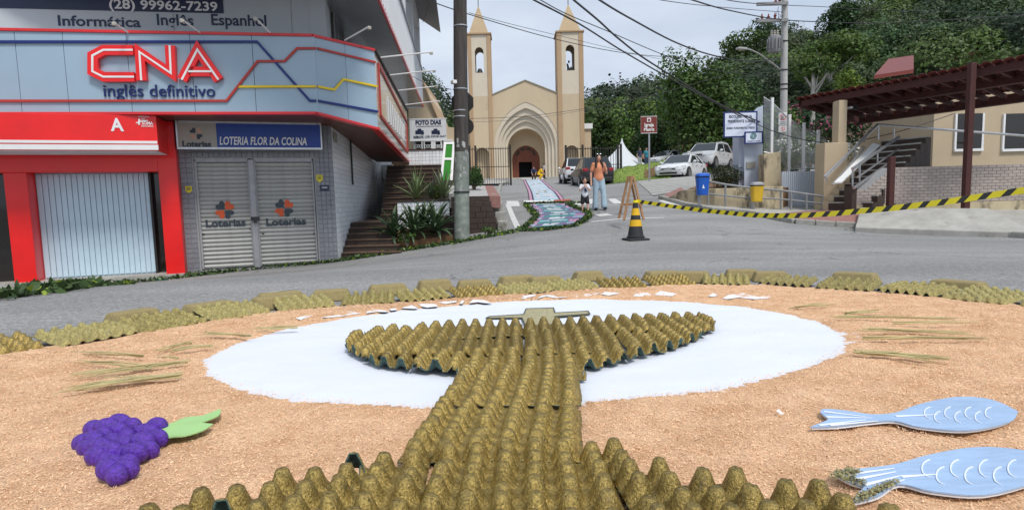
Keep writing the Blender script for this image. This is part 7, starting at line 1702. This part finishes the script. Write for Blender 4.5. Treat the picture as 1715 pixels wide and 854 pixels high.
for j in range(3):
    for i in range(5):
        xc = (-.484, -.150, .188, .522, .856)[i] + (.006 if j == 1 else 0) + (0, .012, .02)[j] + RND.uniform(-.004, .004); yc = 1.545 + l3 / 2 + j * (l3 + .004)
        clipped('gold egg tray in the chalice bowl, %s row, %s' % (rown[j], coln[i]), (xc, yc), (.0, -.02)[i > 1] + RND.uniform(-.012, .012), BOWL, 100 + k, GM, z=.016 + .003 * (k % 2), group='gold egg trays of the chalice bowl'); k += 1
STEM = [(-1, .93), (1, .93), (1, 1.66), (-1, 1.66)]
for j in range(2):
    s = .985 + l3 / 2 + j * (l3 - .002) ; d = s - .98
    clipped('gold egg tray in the chalice stem, %s of the two' % ('nearer', 'farther')[j], (-.052 + .11 * d, s), -.105 + .015 * j, [(-2, 0), (2, 0), (2, 3), (-2, 3)], 140 + j, GM, z=.026 + .003 * j, group='gold egg trays of the chalice stem')
BASE = [(-.66, .72), (-.517, .815), (-.45, .85), (-.357, .90), (-.275, .96), (-.2, 1.0), (-.19, 1.0), (.15, 1.0), (.165, 1.03), (.193, .94), (.249, .885), (.324, .855), (.4, .82), (.459, .775), (.53, .70), (.6, .4), (-.72, .4)]
k = 0
for j in range(2):
    for i in range(5):
        xc = -.60 + .301 * i + (.04 if j else 0); yc = .862 - .301 * j
        clipped('gold egg tray with tall cones at the chalice foot, %s row, %s from the grapes' % (('rear', 'front')[j], ORD[i]), (xc, yc), (-.05, .04, -.03, .06, .1)[i], BASE, 160 + k, GM, z=.026 + .004 * (k % 2), snap=True, nu=6, nv=6, pu=.05, pv=.05, H=.050, sad=.80, holes=.05 if abs(xc) > .25 else 0, group='gold egg trays of the chalice foot'); k += 1
# border of trays leaning on carton lids
inner = [V(*p, 0) for p in ([(-2.2, 1.0), (-2.1, 1.7), (-1.85, 2.1)] + OUT[:14])]
bm = []
for s, mm in ((1, 'gold'), (2, 'goldold'), (3, 'goldpale'), (4, 'goldold')):
    P, q = tray_arrays(6, 5, .05, .05, .042, (.8, .6, .75, .5)[s - 1], 300 + s); bm.append(npmesh('egg_tray', P, q, [M[mm], M['greypulp'] if s % 2 else M['teal']], smooth=True))
tot = sum((b - a).length for a, b in zip(inner, inner[1:])); nb_ = int(tot / .315); lr = random.Random(21)
for k in range(nb_):
    t = (k + .5) / nb_; p = along(inner, t); d = along(inner, min(1, t + .02)) - along(inner, max(0, t - .02)); d.normalize(); n_ = V(-d.y, d.x, 0)
    rz = math.atan2(d.y, d.x) + lr.uniform(-.12, .12); c = p + n_ * .145
    bk = lr.choice((0, 1, 1, 2, 3)); tray('%s egg tray in the border ring, %s from the pharmacy side' % (('bright gold', 'olive gold', 'pale gold', 'smooth olive')[bk], ORD[k]), (c.x, c.y), rz, bm[bk], .022, 'egg trays of the border ring', tilt=lr.uniform(.08, .17))
def lid_mesh():
    mb = MB(); a, b, h = .135, .075, .072
    mb.hexa([V(-a, -b, 0), V(a, -b, 0), V(a, b, 0), V(-a, b, 0), V(-a * .78, -b * .62, h), V(a * .78, -b * .62, h), V(a * .78, b * .62, h), V(-a * .78, b * .62, h)]); return mb
lid0 = None
lids = [(-1.85, 2.78), (-1.62, 3.05), (-1.36, 3.28)] + [tuple(gn(px, py)[:2]) for px, py in ((470, 508), (555, 503), (650, 494), (728, 487), (795, 487), (866, 478), (912, 480), (985, 470), (1108, 469), (1160, 473), (1242, 467), (1290, 471), (1432, 475))] + [(2.45, 3.15), (2.62, 2.6)]
for k, (x, y) in enumerate(lids):
    # direction of the ring nearby
    q = min(range(len(inner) - 1), key=lambda i: ((inner[i] + inner[i + 1]) / 2 - V(x, y, 0)).length); d = (inner[q + 1] - inner[q]).normalized(); rz = math.atan2(d.y, d.x) + lr.uniform(-.1, .1)
    if lid0 is None: lid0 = lid_mesh().build('carton_lid', M['carton'], local=True, bevel=.012, seg=3); o = lid0
    else: o = link_copy(lid0)
    o.matrix_world = Matrix.Translation(gz_(x, y, 0)) @ TILT @ Matrix.Rotation(rz, 4, 'Z') @ Matrix.Diagonal((lr.uniform(.9, 1.1), 1, lr.uniform(.95, 1.12), 1))
    tag(o, 'tan carton lid behind the border trays, %s from the pharmacy side' % ORD[k], 'carton lid', 'carton lids behind the border trays')

def smoothpoly(q, n=4):
    out = []; m = len(q)
    for i in range(m):
        p0, p1, p2, p3 = (V(*q[(i + k) % m], 0) for k in (-1, 0, 1, 2))
        a = (p1 - p0).normalized().dot((p2 - p1).normalized()) if (p1 - p0).length > 0 else 1
        for j in range(n):
            u = j / n; t1 = (p2 - p0) * .5 if a > .2 else (p2 - p1) * .4; t2 = (p3 - p1) * .5 if (p2 - p1).normalized().dot((p3 - p2).normalized()) > .2 else (p2 - p1) * .4
            c = p1 * (2 * u ** 3 - 3 * u * u + 1) + t1 * (u ** 3 - 2 * u * u + u) + p2 * (-2 * u ** 3 + 3 * u * u) + t2 * (u ** 3 - u * u); out.append((c.x, c.y))
    return out
# cardboard cross on the disc
CX = [(814, 534), (820, 531), (877, 527.5), (881, 518), (927, 516.5), (929.5, 525), (985, 522), (988, 527), (930, 531), (924, 575), (893, 575), (874, 533.5)]
cr_ = thing('card_cross', 'olive card cross with dark inked outline lying on the white disc', 'cross', gn(900, 530))
def inset(poly, k):
    c = V(sum(p[0] for p in poly) / len(poly), sum(p[1] for p in poly) / len(poly), 0); return poly
pl = [gn(x, y, .0135) for x, y in CX]; mb = MB(); mb.prism(pl, Z * .003); mb.build('card', M['crosscard'], cr_)
mb = MB()
for a, b in zip(pl, pl[1:] + pl[:1]): mb.tube([a + Z * .0035, b + Z * .0035], .0032, 5)
mb.build('ink_outline', M['inkedge'], cr_)
# cut paper letters (not readable from here) on the sawdust
LT = [[(494, 533), (505, 530), (525, 527.5), (518, 531), (507, 534), (505, 536)], [(538, 532), (552, 529), (566, 528), (575, 522), (585, 521), (604, 525), (590, 526.5), (578, 529), (560, 531)], [(614, 524.5), (615, 518.5), (628, 518), (652, 521), (645, 522.5), (630, 522)], [(650, 518), (662, 516), (665, 519), (655, 520)],
      [(672, 516), (690, 511), (700, 516), (694, 517)], [(702, 509), (730, 509), (733, 513), (715, 515), (705, 513)], [(733, 506), (765, 504), (764, 506), (745, 509)], [(769, 508), (775, 503), (778, 504), (774, 509)], [(786, 507.5), (792, 502), (810, 502), (824, 508), (812, 507.5), (800, 506)],
      [(872, 496), (897, 493), (897, 495), (875, 501)], [(900, 500), (908, 495), (922, 493.5), (938, 498.5), (928, 499), (915, 496)], [(937, 499), (940, 496), (969, 495), (966, 498), (950, 497.5)], [(974, 493), (1006, 490.5), (1000, 492), (983, 497)], [(1007, 493), (1013, 489), (1040, 490.5), (1020, 495)],
      [(1060, 496), (1068, 490), (1085, 491), (1093, 495), (1080, 494), (1075, 496.5)], [(1096, 494), (1106, 487), (1134, 492), (1125, 496), (1110, 495)], [(1186, 496), (1194, 491), (1202, 494), (1196, 497)], [(1210, 500), (1220, 494), (1246, 491), (1268, 497), (1297, 496), (1285, 500), (1262, 501), (1235, 498.5), (1218, 501)]]
for k, L_ in enumerate(LT):
    t = thing('paper_letter', 'white cut paper letter on the sawdust, %s counted from the shops side' % ORD[k], 'paper letter', gn(*L_[0]), group='cut paper letters')
    hl = [.0165 + .002 * math.sin(k * 2.1 + i * 1.7) ** 2 for i in range(len(L_))]; pl = [gn(x, y, hl[i]) for i, (x, y) in enumerate(L_)]; mb = MB(); mb.prism(pl, Z * .0012); mb.build('sheet', M['letterpaper'], t)
    mb = MB(); mb.prism([lerp(p, sum(pl, V(0, 0, 0)) / len(pl), .06) - Z * .003 for p in pl], Z * .0025); mb.build('underlay', M['black'], t)  # black sheet under each letter paints in its thin shadow
# reed bundles
RB = [((315, 627, 90, 654), 9, .03), ((320, 606, 110, 630), 6, .02), ((296, 630, 150, 640), 4, .015), ((246, 598, 120, 590), 3, .01), ((325, 573, 258, 588), 4, .012), ((358, 580, 282, 588), 4, .012), ((300, 600, 265, 598), 2, .006), ((257, 617, 120, 604), 3, .01), ((420, 563, 330, 558), 5, .02), ((500, 548, 420, 552), 4, .02),
      ((1390, 531, 1640, 534), 5, .012), ((1432, 551, 1650, 560), 4, .014), ((1443, 566, 1660, 568), 5, .01), ((1427, 590, 1600, 604), 9, .03), ((1410, 526, 1480, 519), 4, .016), ((1322, 516, 1400, 508), 4, .02), ((1490, 542, 1640, 540), 3, .012)]
for k, ((x0, y0, x1, y1), n, sp) in enumerate(RB):
    a, b = gn(x0, y0, .03), gn(x1, y1, .03); t = thing('reed_bundle', '%s bundle of dry reeds on the sawdust at the %s side of the disc' % (ORD[k if k < 10 else k - 10], 'shops' if x0 < 900 else 'school'), 'reed bundle', a, group='reed bundles on the sawdust')
    rr_ = random.Random(k); d = (b - a); s_ = V(-d.y, d.x, 0).normalized()
    for j in range(int(n * 1.5)):
        o0 = s_ * rr_.uniform(-sp * .4, sp * .4); o1 = s_ * rr_.uniform(-sp * 1.3, sp * 1.3); e0 = a + d * rr_.uniform(0, .12) + o0 + Z * rr_.uniform(-.004, .008); e1_ = b - d * rr_.uniform(0, .25) + o1 + Z * rr_.uniform(-.004, .006); mb = MB(); mb.tube([e0, lerp(e0, e1_, .5) + Z * rr_.uniform(0, .006), e1_], [.0026, .0022, .0012], 5); mb.build('reed', M['straw'], t)
# grapes and leaf
gr = thing('grape_bunch', 'bunch of purple glitter painted egg cup grapes at the left', 'grapes', gn(200, 750)); G_ = [(222, 714), (245, 722), (263, 713), (211, 731), (265, 734), (239, 740), (209, 744), (244, 754), (225, 759), (215, 778), (208, 788), (196, 722), (190, 740), (205, 762), (186, 758), (193, 776), (175, 730), (168, 748), (178, 770), (196, 795), (158, 735), (150, 752), (165, 765), (180, 786), (140, 742), (200, 708), (178, 714), (158, 719)]
m0 = MB(); m0.ell((0, 0, 0), (.0235, .0165, .02), 18, 12); gp0 = None
for k, (x, y) in enumerate(G_):
    p = gn(x, y, .026 + .004 * (k % 3)) - gr.location; rot = (RND.uniform(-.2, .2), RND.uniform(-.2, .2), RND.uniform(-.5, .3))
    if gp0 is None: gp0 = m0.build('grape', M['purple'], gr, smooth=True, local=True); gp0.location = p; gp0.rotation_euler = rot
    else: inst(gp0.data, 'grape', gr, p, rot, (RND.uniform(.85, 1.15), RND.uniform(.85, 1.1), RND.uniform(.85, 1.15)))
lf = [(238, 714), (272, 702), (283, 711), (310, 700), (340, 697), (362, 688), (370, 686), (366, 697), (337, 709), (357, 711), (340, 722), (310, 731), (290, 732), (280, 734), (265, 728)]
mb = MB(); pl = [gn(x, y, .028 + .003 * math.sin(i * .4)) for i, (x, y) in enumerate(smoothpoly(lf, 3))]; mb.prism(pl, Z * .0025); tag(mb.build('paper_leaf', M['leafpaper']), 'pale green paper vine leaf beside the purple grapes', 'paper leaf')
# fish
def fish(lab, top, bot, stripes, herb, scales=()):
    t = thing('paper_fish', lab, 'paper fish', gn(*top[0]), group='paper fish at the right edge'); pl = [gn(x, y, .027) for x, y in smoothpoly(top + bot)]; mb = MB(); mb.prism(pl, Z * .0025); mb.build('card', M['fishblue'], t)
    mb = MB(); c = sum(pl, V(0, 0, 0)) / len(pl); mb.prism([lerp(p, c, .02) - Z * .004 for p in pl], Z * .003); mb.build('underlay', M['fishwhite'], t)
    for a, b in stripes: p, q = gn(*a, .0302), gn(*b, .0302); d = (q - p); s_ = V(-d.y, d.x, 0).normalized() * .0035; mb = MB(); mb.hexa([p - s_, q - s_ * .2, q + s_ * .2, p + s_, p - s_ + Z * .001, q - s_ * .2 + Z * .001, q + s_ * .2 + Z * .001, p + s_ + Z * .001]); mb.build('white_ray', M['fishwhite'], t)
    for (cx_, cy_, hw_, hh_) in scales:
        q = [gn(cx_ + hw_ * math.cos(a_), cy_ + hh_ * math.sin(a_), .0305) for a_ in [math.radians(100 + 16 * k_) for k_ in range(11)]]; mb = MB(); mb.tube(q, .0012, 4); mb.build('scale_line', M['fishwhite'], t)
    if herb:
        rg = np.random.default_rng(4); cs = []
        for _ in range(900):
            f, v_ = herb[rg.integers(len(herb))]; w_ = rg.random(); x = lerp(f[0], v_[0], w_) + rg.normal() * 5; y = lerp(f[1], v_[1], w_) + rg.normal() * 2.6; cs.append(gn(x, y, .031 + rg.random() * .004)[:])
        cs = np.array(cs); pp, q, _ = leaf_arrays(cs, rg.normal(size=cs.shape) + [0, 0, 1.5], .006, .5, rg); tag(mobj('dried_herb', npmesh('dried_herb', pp - np.array(t.location), q, M['herb']), t), kind='stuff')
fish('slim pale blue paper fish with forked tail, farther from us', [(1357, 716), (1383, 706), (1387, 703), (1374, 692), (1380, 686), (1420, 689), (1460, 695), (1500, 692), (1540, 678), (1600, 666), (1660, 670), (1705, 690)], [(1690, 708), (1620, 722), (1540, 716), (1498, 706), (1460, 708), (1400, 715)],
     [((1380, 689), (1450, 698)), ((1384, 698), (1460, 700)), ((1372, 712), (1450, 703)), ((1390, 712), (1470, 705)), ((1500, 697), (1570, 694))], None, [(1560 + 17 * k, 694 + 7 * (k % 2) - 3, 12, 10) for k in range(7)])
fish('larger pale blue paper fish with herb dusted tail, nearer to us', [(1395, 793), (1402, 789), (1440, 786), (1498, 779), (1560, 762), (1640, 750), (1725, 758), (1760, 785)], [(1740, 806), (1650, 830), (1560, 824), (1505, 812), (1470, 832), (1428, 843), (1434, 832), (1448, 816), (1420, 808)],
     [((1410, 796), (1498, 784)), ((1430, 803), (1500, 790)), ((1448, 812), (1510, 796)), ((1442, 828), (1515, 803)), ((1510, 798), (1570, 794))], [((1398, 793), (1445, 808)), ((1432, 838), (1498, 806)), ((1436, 832), (1490, 808)), ((1402, 790), (1436, 788))], [(1560 + 24 * k, 790 + 12 * (k % 2) - 6, 16, 15) for k in range(7)])
# small scraps
for k, (x, y) in enumerate(((1307, 693),)): mb = MB(); a = gn(x, y, .024); mb.sheet(a, a + V(.006, -.004, .001), a + V(.004, .016, .005), a + V(-.003, .014, .003)); tag(mb.build('paper_scrap', M['letterpaper'], recalc=False), ('tiny white paper scrap on the sawdust below the reeds', 'tiny scrap in the middle of the sawdust on the right', 'tiny scrap beside the green paper leaf')[k], 'paper scrap', 'paper scraps')

# ------------------------------------------------------------------ leaf garland along the kerb and round the small carpet
rng = np.random.default_rng(55)
def garland(lab, pts, wid, dens, size):
    q = [gpix(*p) for p in pts]; L_ = sum((b - a).length for a, b in zip(q, q[1:])); n = int(L_ * dens); C = []
    for _ in range(n): p = along(q, rng.random()); C.append((p.x + rng.normal() * wid * .4, p.y + rng.normal() * wid * .5, 0))
    C = np.array(C); C[:, 2] = G(C[:, 0], C[:, 1]) + .015 + np.abs(rng.normal(size=n)) * .028; ti = np.array([1, 1, 1.]) * rng.uniform(.5, 1.7, n)[:, None]; y_ = rng.random(n) < .07; ti[y_] = [6, 4.5, 1.2]; w_ = rng.random(n) < .02; ti[w_] = [7, 5, 9]
    pp, qd, t = leaf_arrays(C, rng.normal(size=C.shape) + [0, 0, .7], size, .5, rng, ti); tag(mobj('leaf_garland', npmesh('leaf_garland', pp, qd, M['leaf'], t)), lab, 'garland', kind='stuff')
garland('green leaf garland laid along the foot of the shops', [(-80, 512), (100, 488), (206, 475), (300, 466), (400, 454), (480, 446), (575, 437), (680, 420), (780, 404), (862, 389)], .2, 300, .09)
garland('green leaf border around the purple and teal carpet', [(950, 341), (962, 349), (985, 357), (988, 361), (975, 373), (960, 380), (915, 386), (872, 387), (893, 371), (898, 362), (889, 352), (880, 342)], .13, 260, .09)
garland('short leaf strip between the two small carpets', [(878, 342), (915, 341), (955, 340), (975, 341)], .1, 160, .08)
stripe([(-60, 496), (120, 482), (206, 474), (282, 469)], .10, .012, 'teal_sawdust_line', M['cdteal'])
